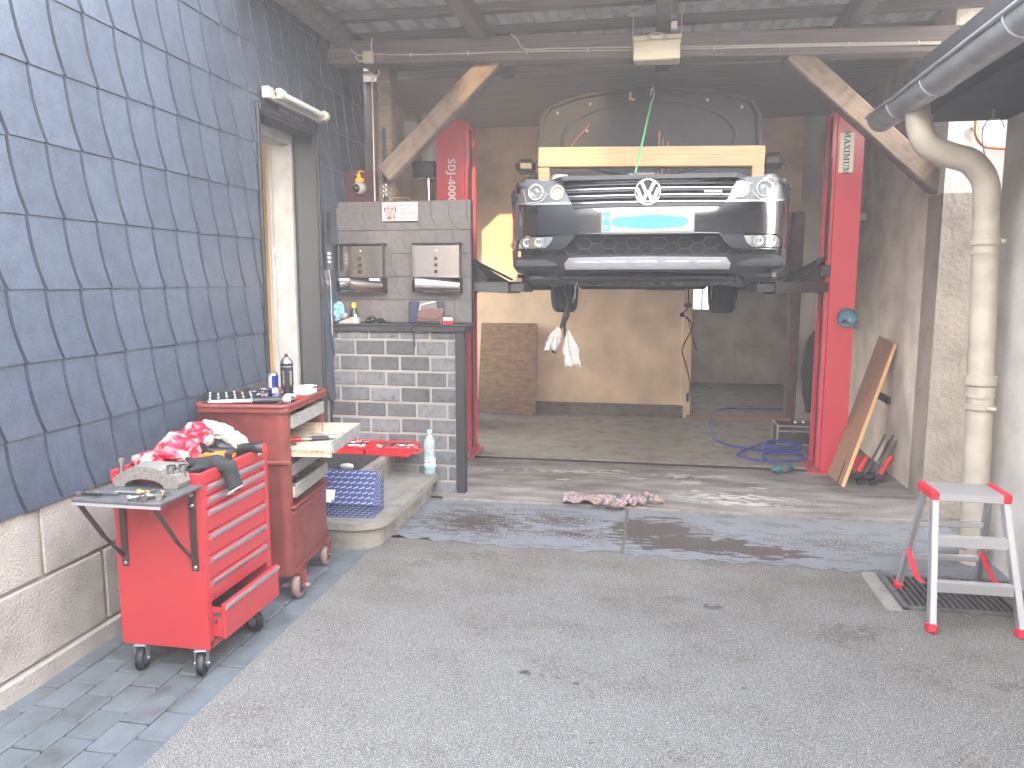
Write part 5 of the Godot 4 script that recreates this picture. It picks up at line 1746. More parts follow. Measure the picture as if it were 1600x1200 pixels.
	for sx in [-1.0, 1.0]:
		s = S()
		box(s, Vector3(sx * 0.70, 2.235, -0.72), Vector3(0.24, 0.05, 0.8), 0.02, Basis(Vector3.RIGHT, 0.09))
		put("wing_gutter", s, M.car_plastic, c)
	s = S()
	box(s, Vector3(0.06, 2.16, -0.62), Vector3(0.62, 0.14, 0.46), 0.04)
	box(s, Vector3(-0.42, 2.14, -0.60), Vector3(0.24, 0.18, 0.30), 0.03)
	put("engine_cover", s, M.car_plastic, c)
	s = S()
	cyl(s, Vector3(-0.55, 2.20, -0.42), Vector3(-0.55, 2.268, -0.42), 0.075, 0.05, 20)
	put("filler_cap", s, M.white_pvc, c)
	put("firewall", bxm(Vector3(-0.80, 1.75, -1.22), Vector3(0.80, 2.36, -1.18)), M.underbody, c)
	# bonnet standing open, its underside towards the yard
	var hb := Vector3(0, 2.34, -1.20)
	var lean := Transform3D(Basis(Vector3.RIGHT, -0.16), hb)
	var outl := [Vector2(-0.80, -0.02), Vector2(-0.815, 0.25), Vector2(-0.80, 0.46), Vector2(-0.74, 0.56), Vector2(-0.52, 0.635), Vector2(-0.25, 0.668), Vector2(0, 0.678), Vector2(0.25, 0.668), Vector2(0.52, 0.635), Vector2(0.74, 0.56), Vector2(0.80, 0.46), Vector2(0.815, 0.25), Vector2(0.80, -0.02)]
	s = S()
	prism(s, outl, -0.045, -0.025, lean)
	var bo := put("bonnet", s, M.underbody, c)
	s = S()
	var inner := ring2(Vector2(0, 0.30), 0.62, 40, 0.27)
	for k in outl.size():
		pass
	var rim := []
	for q in outl:
		rim.append(lean * Vector3(q.x * 0.965, q.y * 0.96 + 0.01, -0.015))
	tube(s, rim, 0.018, 8)
	tube(s, [lean * Vector3(-0.78, 0.0, -0.015), lean * Vector3(0.78, 0.0, -0.015)], 0.03, 6)
	put("bonnet_frame", s, M.underbody, bo)
	s = S()
	var orim := []
	for q in inner:
		orim.append(lean * Vector3(q.x, q.y, -0.02))
	tube(s, orim, 0.014, 6, true)
	prism(s, inner, -0.025, -0.018, lean)
	put("bonnet_pad", s, M.underbody, bo)
	for q in [[-0.66, 0.50], [-0.42, 0.56], [0.42, 0.56], [0.66, 0.50], [-0.44, 0.36], [-0.44, 0.15], [0.02, 0.62]]:
		s = S()
		cyl(s, lean * Vector3(q[0], q[1], -0.018), lean * Vector3(q[0], q[1], 0.004), 0.010, 0.007, 8)
		put("pad_clip", s, M.white_pvc, bo)
	s = S()
	box(s, lean * Vector3(-0.13, 0.60, 0.01), Vector3(0.02, 0.06, 0.02), 0.004)
	box(s, lean * Vector3(-0.115, 0.575, 0.01), Vector3(0.04, 0.016, 0.02), 0.004)
	put("release_lever", s, M.threshold_wood, bo)
	s = S()
	tube(s, [lean * Vector3(-0.72, 0.03, 0.02), lean * Vector3(-0.42, 0.40, 0.02)], 0.006, 6)
	tube(s, [Vector3(0.14, 2.30, -1.0), Vector3(0.14, 2.56, -1.0)], 0.008, 6)
	put("bonnet_stay", s, M.old_wood, bo)
	# cabin behind
	s = S()
	var roofp := [[-1.25, 2.38, 0.74], [-1.5, 2.56, 0.72], [-1.85, 2.80, 0.65], [-2.2, 2.92, 0.60], [-3.0, 2.95, 0.58], [-4.2, 2.86, 0.56], [-4.65, 2.55, 0.62], [-4.75, 2.3, 0.66]]
	var rg := []
	for k in 9:
		var t := k / 4.0 - 1.0
		var row := []
		for q in roofp:
			row.append(Vector3(q[2] * t, q[1] - 0.05 * t * t, q[0]))
		rg.append(row)
	sheet(s, rg)
	put("windscreen_and_roof", s, M.dark_glass, c)
	for sx in [-1.0, 1.0]:
		s = S()
		var g2 := []
		var lo := []
		var hi := []
		for q in roofp:
			lo.append(Vector3(sx * 0.86, minf(2.42, q[1] - 0.06), q[0]))
			hi.append(Vector3(sx * q[2], q[1] - 0.05, q[0]))
		sheet(s, [lo, hi] if sx < 0 else [hi, lo])
		put("side_windows", s, M.dark_glass, c)
		put("door_panel", bxm(Vector3(sx * 0.85, 1.72, -2.9), Vector3(sx * 0.92, 2.44, -4.75), 0.03), M.car_paint, c)
	put("tailgate", bxm(Vector3(-0.86, 1.75, -4.70), Vector3(0.86, 2.45, -4.78), 0.03), M.car_paint, c)
	# underbody
	s = S()
	box(s, Vector3(0, 1.70, -2.4), Vector3(1.60, 0.06, 4.6), 0.02)
	put("floor_pan", s, M.underbody, c)
	s = S()
	box(s, Vector3(0, 1.635, -0.42), Vector3(1.05, 0.05, 0.5), 0.02, Basis(Vector3.RIGHT, 0.06))
	box(s, Vector3(-0.62, 1.62, -0.35), Vector3(0.26, 0.10, 0.3), 0.04)
	box(s, Vector3(0.66, 1.635, -0.35), Vector3(0.22, 0.08, 0.3), 0.03)
	put("undertray", s, M.car_plastic, c)
	s = S()
	box(s, Vector3(0, 1.60, -1.05), Vector3(0.72, 0.07, 0.22), 0.02)
	tube(s, spline([Vector3(-0.5, 1.60, -0.95), Vector3(-0.2, 1.59, -0.85), Vector3(0.2, 1.59, -0.85), Vector3(0.5, 1.60, -0.95)], 4), 0.03, 8)
	cyl(s, Vector3(0.12, 1.57, -0.72), Vector3(0.12, 1.66, -0.72), 0.05, 0.06, 14)
	cyl(s, Vector3(0.22, 1.60, -0.6), Vector3(0.28, 1.60, -1.3), 0.035, -1.0, 12)
	put("subframe", s, M.cast_metal, c)
	s = S()
	tube(s, spline([Vector3(0.1, 1.62, -1.2), Vector3(0.05, 1.60, -2.2), Vector3(-0.1, 1.60, -3.0), Vector3(0.3, 1.60, -3.9), Vector3(0.45, 1.60, -4.6)], 5), 0.035, 10)
	box(s, Vector3(0.25, 1.58, -4.2), Vector3(0.5, 0.16, 0.45), 0.05)
	put("exhaust", s, M.cast_metal, c)
	s = S()
	box(s, Vector3(0, 1.56, -3.5), Vector3(1.3, 0.09, 0.18), 0.03)
	box(s, Vector3(0, 1.60, -3.2), Vector3(1.1, 0.06, 0.3), 0.03)
	put("rear_axle", s, M.underbody, c)

	# timber bar across the wings, on two blocks
	var b := thing("engine_support_bar", "pine beam on two wooden blocks laid across the open engine bay", "timber beam", Vector3(-0.055, 2.29, -5.35))
	s = S()
	box(s, Vector3(0, 0.125, 0), Vector3(1.475, 0.13, 0.10), 0.006, Basis(Vector3(0, 0, 1), -0.022))
	put("beam", s, M.pine, b)
	for sx in [-1.0, 1.0]:
		put("block", bxm(Vector3(sx * 0.735 - sx * 0.0, -0.04, -0.06), Vector3(sx * 0.66, 0.058 - sx * 0.012, 0.06), 0.004), M.pine, b)
	s = S()
	tube(s, [Vector3(0.065, -0.1, 0.0), Vector3(0.065, 0.29, 0.0)], 0.008, 6)
	tube(s, [Vector3(0.09, -0.1, 0.02), Vector3(0.09, 0.24, 0.02)], 0.006, 6)
	put("threaded_rod", s, M.old_wood, b)
	# green elastic strap with its hook
	var e := thing("elastic_strap", "thin green elastic strap hooked from the open bonnet to the grille top", "strap", Vector3(-0.128, 2.22, -4.74))
	s = S()
	tube(s, [Vector3(0, 0, 0), Vector3(0.078, 0.60, -0.86)], 0.0065, 6)
	put("cord", s, M.strap_green, e)
	s = S()
	tube(s, spline([Vector3(0.078, 0.60, -0.86), Vector3(0.092, 0.63, -0.87), Vector3(0.098, 0.67, -0.885), Vector3(0.085, 0.70, -0.89), Vector3(0.075, 0.68, -0.89)], 4), 0.005, 6)
	tube(s, [Vector3(0.088, 0.70, -0.89), Vector3(0.088, 0.76, -0.90)], 0.004, 6)
	put("hook", s, M.steel, e)
	s = S()
	lump(s, Vector3.ZERO, Vector3(0.011, 0.011, 0.011), 0.0, 1.0, 1, Basis(), 8)
	put("knot", s, M.strap_green, e)

func caster(p: Node3D, at: Vector3, r: float, w: float, turn: float, tyre: Material, fork: Material) -> void:
	var b := Basis(Vector3.UP, turn)
	var s := S()
	lathe(s, [Vector2(r * 0.55, -w * 0.45), Vector2(r * 0.92, -w * 0.5), Vector2(r, -w * 0.25), Vector2(r, w * 0.25), Vector2(r * 0.92, w * 0.5), Vector2(r * 0.55, w * 0.45)], 24, Transform3D(b * Basis(Vector3(0, 0, 1), PI * 0.5), at + Vector3(0, r, 0)))
	var c := put("caster", s, tyre, p)
	s = S()
	lathe(s, [Vector2(0.0, -w * 0.4), Vector2(r * 0.56, -w * 0.38), Vector2(r * 0.56, w * 0.38), Vector2(0.0, w * 0.4)], 18, Transform3D(b * Basis(Vector3(0, 0, 1), PI * 0.5), at + Vector3(0, r, 0)))
	cyl(s, at + b * Vector3(-w * 0.95, 0, 0) + Vector3(0, r, 0), at + b * Vector3(w * 0.95, 0, 0) + Vector3(0, r, 0), r * 0.16, -1.0, 8)
	put("axle", s, M.steel, c)
	s = S()
	var top := r * 2.0 + 0.012
	for sx in [-1.0, 1.0]:
		prism(s, [Vector2(-r * 0.45, top), Vector2(r * 0.55, top), Vector2(r * 0.25, r * 0.8), Vector2(-r * 0.2, r * 0.8)], sx * w * 0.72 - 0.0015, sx * w * 0.72 + 0.0015, Transform3D(b * Basis(Vector3.UP, PI * 0.5), at))
	box(s, at + Vector3(0, top, 0), Vector3(w * 1.5, 0.006, r * 1.1), 0.001, b)
	put("fork", s, fork, c)

func build_red_trolley() -> void:
	mat("trolley_red", Color(0.63, 0.165, 0.185), 0.33, {"clear": 0.35, "rtex": "rough", "scale": 2.0})
	mat("rubber_mat", Color(0.16, 0.16, 0.165), 0.9, {"tex": "dirt", "scale": 5.0, "bump": "fine", "deep": 0.2})
	mat("strut_brown", Color(0.20, 0.14, 0.12), 0.5)
	mat("caster_black", Color(0.10, 0.10, 0.105), 0.55, {"tex": "dirt", "scale": 6.0})
	mat("shelf_steel", Color(0.44, 0.44, 0.44), 0.5, {"metal": 0.6, "tex": "dirt", "scale": 4.0})
	var t := thing("tool_trolley", "bright red steel tool trolley with seven drawers and a fold-out side shelf", "tool trolley", Vector3(-1.932, 0, -2.937))
	var r: Material = M.trolley_red
	# carcass: near and far cheeks, back, floor, top rim
	put("side_panel", bxm(Vector3(-0.197, 0.115, 0.265), Vector3(0.197, 0.80, 0.255), 0.002), r, t)
	put("side_panel", bxm(Vector3(-0.197, 0.115, -0.265), Vector3(0.197, 0.80, -0.255), 0.002), r, t)
	put("back_panel", bxm(Vector3(-0.197, 0.115, -0.2549), Vector3(-0.187, 0.80, 0.2549)), r, t)
	put("floor_panel", bxm(Vector3(-0.1869, 0.115, -0.2549), Vector3(0.1965, 0.145, 0.2549)), r, t)
	var s := S()
	for q in [[Vector3(-0.2, 0.80, 0.268), Vector3(0.2, 0.848, 0.250)], [Vector3(-0.2, 0.80, -0.268), Vector3(0.2, 0.848, -0.250)], [Vector3(-0.2, 0.80, -0.2499), Vector3(-0.182, 0.848, 0.2499)], [Vector3(0.182, 0.80, -0.2499), Vector3(0.2, 0.848, 0.2499)]]:
		box(s, (q[0] + q[1]) * 0.5, (q[1] - q[0]).abs(), 0.003)
	put("top_rim", s, r, t)
	put("top_mat", bxm(Vector3(-0.1818, 0.80, -0.2495), Vector3(0.1818, 0.828, 0.2495)), M.rubber_mat, t)
	for z in [0.2425, -0.2425]:
		s = S()
		box(s, Vector3(0.190, 0.46, z), Vector3(0.013, 0.68, 0.025), 0.002)
		put("front_stile", s, r, t)
	# drawers
	var tops := [0.796, 0.744, 0.692, 0.592, 0.494, 0.398, 0.300]
	var lows := [0.750, 0.698, 0.598, 0.500, 0.404, 0.306, 0.150]
	for i in 7:
		var out := 0.0 if i < 6 else 0.055
		var d := put("drawer", bxm(Vector3(0.180 + out, lows[i], -0.229), Vector3(0.194 + out, tops[i], 0.229), 0.002), r, t)
		s = S()
		prism(s, [Vector2(0.0, 0.0), Vector2(0.006, 0.004), Vector2(0.014, 0.020), Vector2(0.010, 0.026), Vector2(0.0, 0.024)], -0.222, 0.222, Transform3D(Basis(), Vector3(0.194 + out, tops[i] - 0.030, 0)))
		put("drawer_handle", s, M.alu, d)
		if out > 0.0:
			for z in [0.226, -0.226]:
				put("drawer_wall", bxm(Vector3(-0.15 + out, 0.16, z - 0.003), Vector3(0.179 + out, 0.285, z + 0.003)), r, d)
			put("drawer_floor", bxm(Vector3(-0.15 + out, 0.155, -0.2225), Vector3(0.179 + out, 0.16, 0.2225)), M.rubber_mat, d)
			s = S()
			box(s, Vector3(0.19, 0.20, 0.08), Vector3(0.03, 0.05, 0.28), 0.01, Basis(Vector3.UP, 0.1))
			box(s, Vector3(0.22, 0.225, 0.12), Vector3(0.012, 0.02, 0.24), 0.005, Basis(Vector3.UP, -0.08))
			put("drawer_contents", s, M.case_brown, d)
			put("slide_rail", bxm(Vector3(0.15 + out, 0.245, 0.2295), Vector3(0.176 + out, 0.265, 0.2335)), M.steel, d)
	put("drawer_lining", bxm(Vector3(0.12, 0.31, -0.228), Vector3(0.17, 0.79, 0.228)), M.lift_black, t)
	s = S()
	box(s, Vector3(0.2012, 0.832, -0.205), Vector3(0.002, 0.016, 0.05), 0.0, Basis(Vector3.RIGHT, 0.15))
	put("peeling_sticker", s, M.print_white, t)
	# casters
	for q in [[-0.12, 0.25, 0.25], [0.15, 0.25, 0.35], [0.16, -0.155, 1.15], [-0.13, -0.18, 0.3]]:
		caster(t, Vector3(q[0], 0, q[1] - 0.0), 0.050, 0.032, q[2], M.caster_black, M.zinc)
	# fold-out shelf with two folding struts
	var sh := put("side_shelf", bxm(Vector3(-0.155, 0.795, 0.2695), Vector3(0.205, 0.806, 0.535), 0.002), M.shelf_steel, t)
	put("shelf_edge", bxm(Vector3(-0.155, 0.7835, 0.530), Vector3(0.205, 0.7945, 0.535)), M.satin_silver, sh)
	for x in [-0.155, 0.157]:
		put("bracket_strip", bxm(Vector3(x - 0.015, 0.45, 0.2655), Vector3(x + 0.015, 0.79, 0.273), 0.002), M.strut_brown, sh)
		s = S()
		for y in [0.465, 0.72, 0.765]:
			cyl(s, Vector3(x, y, 0.273), Vector3(x, y, 0.278), 0.010, 0.006, 10)
		put("bracket_screw", s, M.steel, sh)
		s = S()
		var a := Vector3(x, 0.50, 0.278)
		var b := Vector3(x - 0.0, 0.788, 0.505)
		tube(s, [a, a.lerp(b, 0.45) + Vector3(0, -0.008, 0.008)], 0.0085, 4)
		tube(s, [a.lerp(b, 0.42) + Vector3(0, -0.006, 0.008), b], 0.011, 4)
		put("folding_strut", s, M.strut_brown, sh)

	# --- things on the shelf ---
	mat("caliper_grey", Color(0.52, 0.50, 0.47), 0.62, {"tex": "dirt", "scale": 9.0, "metal": 0.3, "bump": "bumpy", "deep": 0.1})
	mat("brass", Color(0.72, 0.64, 0.46), 0.4, {"metal": 0.6})
	var c := thing("brake_bracket", "grey cast brake bracket with a curved cutout lying on the trolley shelf", "brake part", Vector3(-1.92, 0.808, -2.63))
	s = S()
	var cp := [Vector2(-0.125, 0.0), Vector2(-0.135, 0.028), Vector2(-0.115, 0.046), Vector2(-0.09, 0.056)]
	for i in 13:
		var a := PI * (1.0 - i / 12.0)
		cp.append(Vector2(cos(a) * 0.075, 0.062 + 0.022 * sin(a)))
	cp.append_array([Vector2(0.095, 0.06), Vector2(0.14, 0.052), Vector2(0.15, 0.02), Vector2(0.14, 0.0), Vector2(0.095, 0.0)])
	for i in 11:
		var a := PI * i / 10.0
		cp.append(Vector2(cos(a) * 0.085, 0.0 + 0.034 * sin(a)))
	prism(s, cp, -0.03, 0.045)
	put("casting", s, M.caliper_grey, c)
	put("rear_web", bxm(Vector3(-0.075, 0.058, -0.075), Vector3(0.12, 0.078, -0.029), 0.006), M.caliper_grey, c)
	for q in [[-0.105, 0.03, 0.115], [0.11, 0.03, 0.09], [0.135, -0.01, 0.085]]:
		s = S()
		cyl(s, Vector3(q[0], 0.0, q[1]), Vector3(q[0], q[2], q[1]), 0.010, -1.0, 10)
		cyl(s, Vector3(q[0], q[2] - 0.02, q[1]), Vector3(q[0], q[2], q[1]), 0.017, -1.0, 6)
		put("guide_pin", s, M.steel, c)
	rng.seed = 77
	for i in 15:
		var x := rng.randf_range(-1.905, -1.755)
		var z := rng.randf_range(-2.525, -2.425)
		if i > 10:
			x = rng.randf_range(-2.06, -2.0)
			z = rng.randf_range(-2.66, -2.60)
		var ang := rng.randf() * TAU
		var L := rng.randf_range(0.02, 0.06)
		var bo := thing("bolt", "loose steel bolt or nut lying on the trolley's fold-out shelf", "bolt", Vector3(x, 0.8075, z), "bolts and nuts on the trolley shelf")
		var dr := Vector3(cos(ang), 0, sin(ang))
		s = S()
		cyl(s, Vector3(0, 0.010, 0), Vector3(0, 0.010, 0) + dr * L, 0.006, -1.0, 8)
		put("shank", s, M.steel if i % 3 else M.brass, bo)
		s = S()
		cyl(s, Vector3(0, 0.010, 0) - dr * 0.011, Vector3(0, 0.010, 0), 0.0115, -1.0, 6)
		put("head", s, M.steel if i % 4 else M.brass, bo)
	for i in 3:
		var w := thing("small_spanner", ["dark small socket driver at the shelf corner", "thin steel spanner across the shelf's outer edge", "short steel extension bar beside the shelf corner"][i], "spanner", Vector3(-2.05 + 0.055 * i, 0.8075, -2.445 - 0.02 * i))
		s = S()
		cyl(s, Vector3(-0.03, 0.008, 0), Vector3(0.055, 0.008, 0.005 - 0.01 * i), 0.006, 0.005, 8)
		put("shaft", s, M.steel if i else M.lift_black, w)
		s = S()
		cyl(s, Vector3(-0.045, 0.009, 0), Vector3(-0.025, 0.009, 0), 0.009, -1.0, 10)
		put("socket", s, M.steel, w)

	# --- things on the trolley top ---
	var Y := 0.829
	mat("bag_print", Color(1, 1, 1), 0.28, {"tex": "bag", "scale": 2.2, "world": false})
	mat("cloth_white", Color(0.68, 0.66, 0.63), 0.95, {"tex": "dirt", "scale": 6.0})
	mat("glove_black", Color(0.105, 0.11, 0.115), 0.8, {"bump": "fine", "deep": 0.1, "scale": 5.0})
	mat("orange", Color(0.86, 0.43, 0.10), 0.4)
	mat("torch_black", Color(0.13, 0.125, 0.13), 0.45)
	var b := thing("plastic_bag", "crumpled red and white plastic bag heaped on the bright red trolley", "bag", Vector3(-2.0, Y, -2.94))
	s = S()
	crumple(s, Vector3(0, 0.055, 0), Vector3(0.115, 0.075, 0.17), 61, Basis(Vector3.UP, 0.35) * Basis(Vector3.RIGHT, 0.16))
	crumple(s, Vector3(-0.05, 0.03, 0.13), Vector3(0.085, 0.045, 0.075), 62, Basis())
	crumple(s, Vector3(0.03, 0.095, -0.09), Vector3(0.085, 0.07, 0.08), 63, Basis(Vector3(0, 0, 1), -0.5))
	put("bag", s, M.bag_print, b)
	var cl := thing("white_cloth", "bunched white cotton cloth behind the red plastic bag", "cloth", Vector3(-1.93, Y, -3.12))
	s = S()
	crumple(s, Vector3(0, 0.10, 0.0), Vector3(0.11, 0.045, 0.075), 71, Basis(Vector3(0, 0, 1), -0.25), 4.0)
	crumple(s, Vector3(0.10, 0.065, 0.02), Vector3(0.085, 0.045, 0.055), 72, Basis(Vector3(0, 0, 1), -0.5), 4.0)
	crumple(s, Vector3(-0.04, 0.04, 0.0), Vector3(0.09, 0.05, 0.07), 73, Basis(), 4.0)
	put("cloth", s, M.cloth_white, cl)
	# torch
	var to := thing("inspection_torch", "thick black torch pointing out over the trolley's drawer side", "torch", Vector3(-1.86, Y + 0.035, -3.075))
	s = S()
	lathe(s, [Vector2(0.0, -0.05), Vector2(0.026, -0.05), Vector2(0.028, -0.02), Vector2(0.022, 0.0), Vector2(0.021, 0.12), Vector2(0.024, 0.125), Vector2(0.024, 0.165), Vector2(0.021, 0.17), Vector2(0.0, 0.17)], 20, Transform3D(Basis(Vector3(0, 0, 1), -PI * 0.5).rotated(Vector3.UP, 0.12), Vector3.ZERO))
	put("barrel", s, M.torch_black, to)
	s = S()
	cyl(s, Vector3(0.170, 0, -0.0205), Vector3(0.174, 0, -0.021), 0.022, -1.0, 18)
	put("red_end", s, M.grip_red, to)
	# orange tool
	var og := thing("orange_knife", "orange and black utility tool beneath the torch on the red trolley", "tool", Vector3(-1.86, Y, -2.97))
	s = S()
	box(s, Vector3(0.03, 0.025, 0), Vector3(0.13, 0.03, 0.05), 0.008, Basis(Vector3.UP, 0.15))
	box(s, Vector3(-0.09, 0.02, 0.01), Vector3(0.12, 0.02, 0.035), 0.006, Basis(Vector3.UP, -0.3))
	put("body", s, M.orange, og)
	s = S()
	box(s, Vector3(0.075, 0.026, -0.006), Vector3(0.035, 0.034, 0.054), 0.006, Basis(Vector3.UP, 0.15))
	put("grip", s, M.lift_black, og)
	for i in 2:
		var bl := thing("black_case", ["black plastic tool case wedged under the white cloth", "black cable bundle beside the torch"][i], "case", Vector3(-1.90, Y, -3.06 + 0.1 * i))
		s = S()
		if i == 0:
			box(s, Vector3(0.0, 0.02, 0), Vector3(0.2, 0.04, 0.12), 0.012, Basis(Vector3.UP, 0.2))
		else:
			for k in 3:
				tube(s, spline([Vector3(-0.07, 0.01 + 0.02 * k, 0.02), Vector3(-0.02, 0.05 + 0.012 * k, -0.01), Vector3(0.04, 0.03 + 0.01 * k, 0.01), Vector3(0.08, 0.01, -0.02)], 5), 0.006, 6)
		put("body", s, M.lift_black, bl)
	# glove draped over the edge
	var g := thing("work_glove", "black rubber glove draped over the drawer edge of the bright red trolley", "glove", Vector3(-1.80, Y, -2.80))
	build_glove(g)
	# little bottle at the back edge
	var pb := thing("small_bottle", "tiny glass bottle at the wall side of the red trolley top", "bottle", Vector3(-2.09, Y, -2.93))
	s = S()
	lathe(s, [Vector2(0.0, 0.0), Vector2(0.018, 0.0), Vector2(0.018, 0.035), Vector2(0.007, 0.045), Vector2(0.007, 0.055)], 14)
	put("glass", s, M.cloth_white, pb)
	s = S()
	cyl(s, Vector3(0, 0.055, 0), Vector3(0, 0.072, 0), 0.009, -1.0, 10)
	put("cap", s, M.steel, pb)

func crumple(s: SurfaceTool, c: Vector3, r: Vector3, sd: int, rot: Basis, freq := 3.0) -> void:
	var nz := FastNoiseLite.new()
	nz.seed = sd
	nz.noise_type = FastNoiseLite.TYPE_CELLULAR
	nz.cellular_return_type = FastNoiseLite.RETURN_DISTANCE
	nz.frequency = 1.0
	nz.fractal_type = FastNoiseLite.FRACTAL_NONE
	var n := 16
	var g := []
	for i in n + 1:
		var la := PI * (float(i) / n - 0.5)
		var row := []
		for k in 2 * n + 1:
			var lo := TAU * float(k % (2 * n)) / (2 * n)
			var d := Vector3(cos(la) * cos(lo), sin(la), -cos(la) * sin(lo))
			var e := 1.0 + 0.42 * nz.get_noise_3dv(d * freq * 0.5)
			var p := c + rot * (d * r * e)
			p.y = maxf(p.y, 0.002 + 0.001 * (k % 3))
			row.append(p)
		g.append(row)
	sheet(s, g, freq > 3.5)

# hand of the glove lies flat with five finger tubes, the cuff hangs down the front
func build_glove(g: Node3D) -> void:
	var s := S()
	var nodes := []
	var bones := [[Vector3(-0.02, 0.025, 0.0), Vector3(0.05, 0.030, -0.015), 0.030, 0.032], [Vector3(0.05, 0.030, -0.015), Vector3(0.095, 0.010, -0.03), 0.032, 0.030], [Vector3(0.095, 0.010, -0.03), Vector3(0.112, -0.06, -0.035), 0.030, 0.034],
		[Vector3(-0.02, 0.028, 0.012), Vector3(-0.10, 0.030, 0.022), 0.013, 0.010], [Vector3(-0.02, 0.022, 0.0), Vector3(-0.105, 0.016, 0.0), 0.013, 0.010], [Vector3(-0.015, 0.03, -0.012), Vector3(-0.085, 0.040, -0.02), 0.013, 0.010], [Vector3(-0.01, 0.026, -0.024), Vector3(-0.065, 0.028, -0.045), 0.012, 0.009], [Vector3(0.02, 0.02, 0.018), Vector3(-0.03, 0.010, 0.048), 0.013, 0.010]]
	blend(s, bones, 0.006, 0.012)
	put("glove", s, M.glove_black, g)
	s = S()
	var ring := []
	for i in 20:
		var a := TAU * i / 20.0
		ring.append(Vector3(0.114 + cos(a) * 0.030, -0.088 + 0.02 * cos(a), -0.035 + sin(a) * 0.032))
	tube(s, ring, 0.004, 6, true)
	put("cuff_hem", s, M.cloth_white, g)

# one skin over tapered bones: surface nets on a grid
func blend(s: SurfaceTool, bones: Array, cell: float, k: float) -> void:
	var lo: Vector3 = bones[0][0]
	var hi: Vector3 = bones[0][0]
	for b in bones:
		for e in 2:
			lo = lo.min(b[e] - Vector3.ONE * (b[2 + e] + 0.02))
			hi = hi.max(b[e] + Vector3.ONE * (b[2 + e] + 0.02))
	var n := Vector3i(((hi - lo) / cell).ceil()) + Vector3i.ONE
	var f := PackedFloat32Array()
	f.resize(n.x * n.y * n.z)
	var q := 0
	for z in n.z:
		for y in n.y:
			for x in n.x:
				var p := lo + Vector3(x, y, z) * cell
				var d := 1.0
				for b in bones:
					var ab: Vector3 = b[1] - b[0]
					var t := clampf((p - b[0]).dot(ab) / ab.length_squared(), 0.0, 1.0)
					var e: float = (p - b[0] - ab * t).length() - lerpf(b[2], b[3], t)
					var h := maxf(k - absf(d - e), 0.0) / k
					d = minf(d, e) - h * h * k * 0.25
				f[q] = d
				q += 1
	var id := func(x: int, y: int, z: int) -> int: return (z * n.y + y) * n.x + x
	var vert := {}
	for z in n.z - 1:
		for y in n.y - 1:
			for x in n.x - 1:
				var sum := Vector3.ZERO
				var cnt := 0
				var base := [f[id.call(x, y, z)], f[id.call(x + 1, y, z)], f[id.call(x, y + 1, z)], f[id.call(x + 1, y + 1, z)], f[id.call(x, y, z + 1)], f[id.call(x + 1, y, z + 1)], f[id.call(x, y + 1, z + 1)], f[id.call(x + 1, y + 1, z + 1)]]
				for e in [[0, 1], [2, 3], [4, 5], [6, 7], [0, 2], [1, 3], [4, 6], [5, 7], [0, 4], [1, 5], [2, 6], [3, 7]]:
					var a: float = base[e[0]]
					var b: float = base[e[1]]
					if (a < 0) != (b < 0):
						var t := a / (a - b)
						var pa := Vector3(e[0] & 1, (e[0] >> 1) & 1, e[0] >> 2)
						var pb := Vector3(e[1] & 1, (e[1] >> 1) & 1, e[1] >> 2)
						sum += pa.lerp(pb, t)
						cnt += 1
				if cnt:
					vert[id.call(x, y, z)] = lo + (Vector3(x, y, z) + sum / cnt) * cell
	smooth(s)
	for z in range(1, n.z - 1):
		for y in range(1, n.y - 1):
			for x in range(1, n.x - 1):
				var a := f[id.call(x, y, z)]
				for ax in 3:
					var o := [1, n.x, n.x * n.y]
					var i: int = id.call(x, y, z)
					var b := f[i + o[ax]]
					if (a < 0) == (b < 0):
						continue
					var u: int = o[(ax + 1) % 3]
					var w: int = o[(ax + 2) % 3]
					var k4 := [i - u - w, i - w, i, i - u]
					if not (vert.has(k4[0]) and vert.has(k4[1]) and vert.has(k4[2]) and vert.has(k4[3])):
						continue
					if a < 0:
						quad(s, vert[k4[0]], vert[k4[1]], vert[k4[2]], vert[k4[3]])
					else:
						quad(s, vert[k4[3]], vert[k4[2]], vert[k4[1]], vert[k4[0]])
	flat(s)

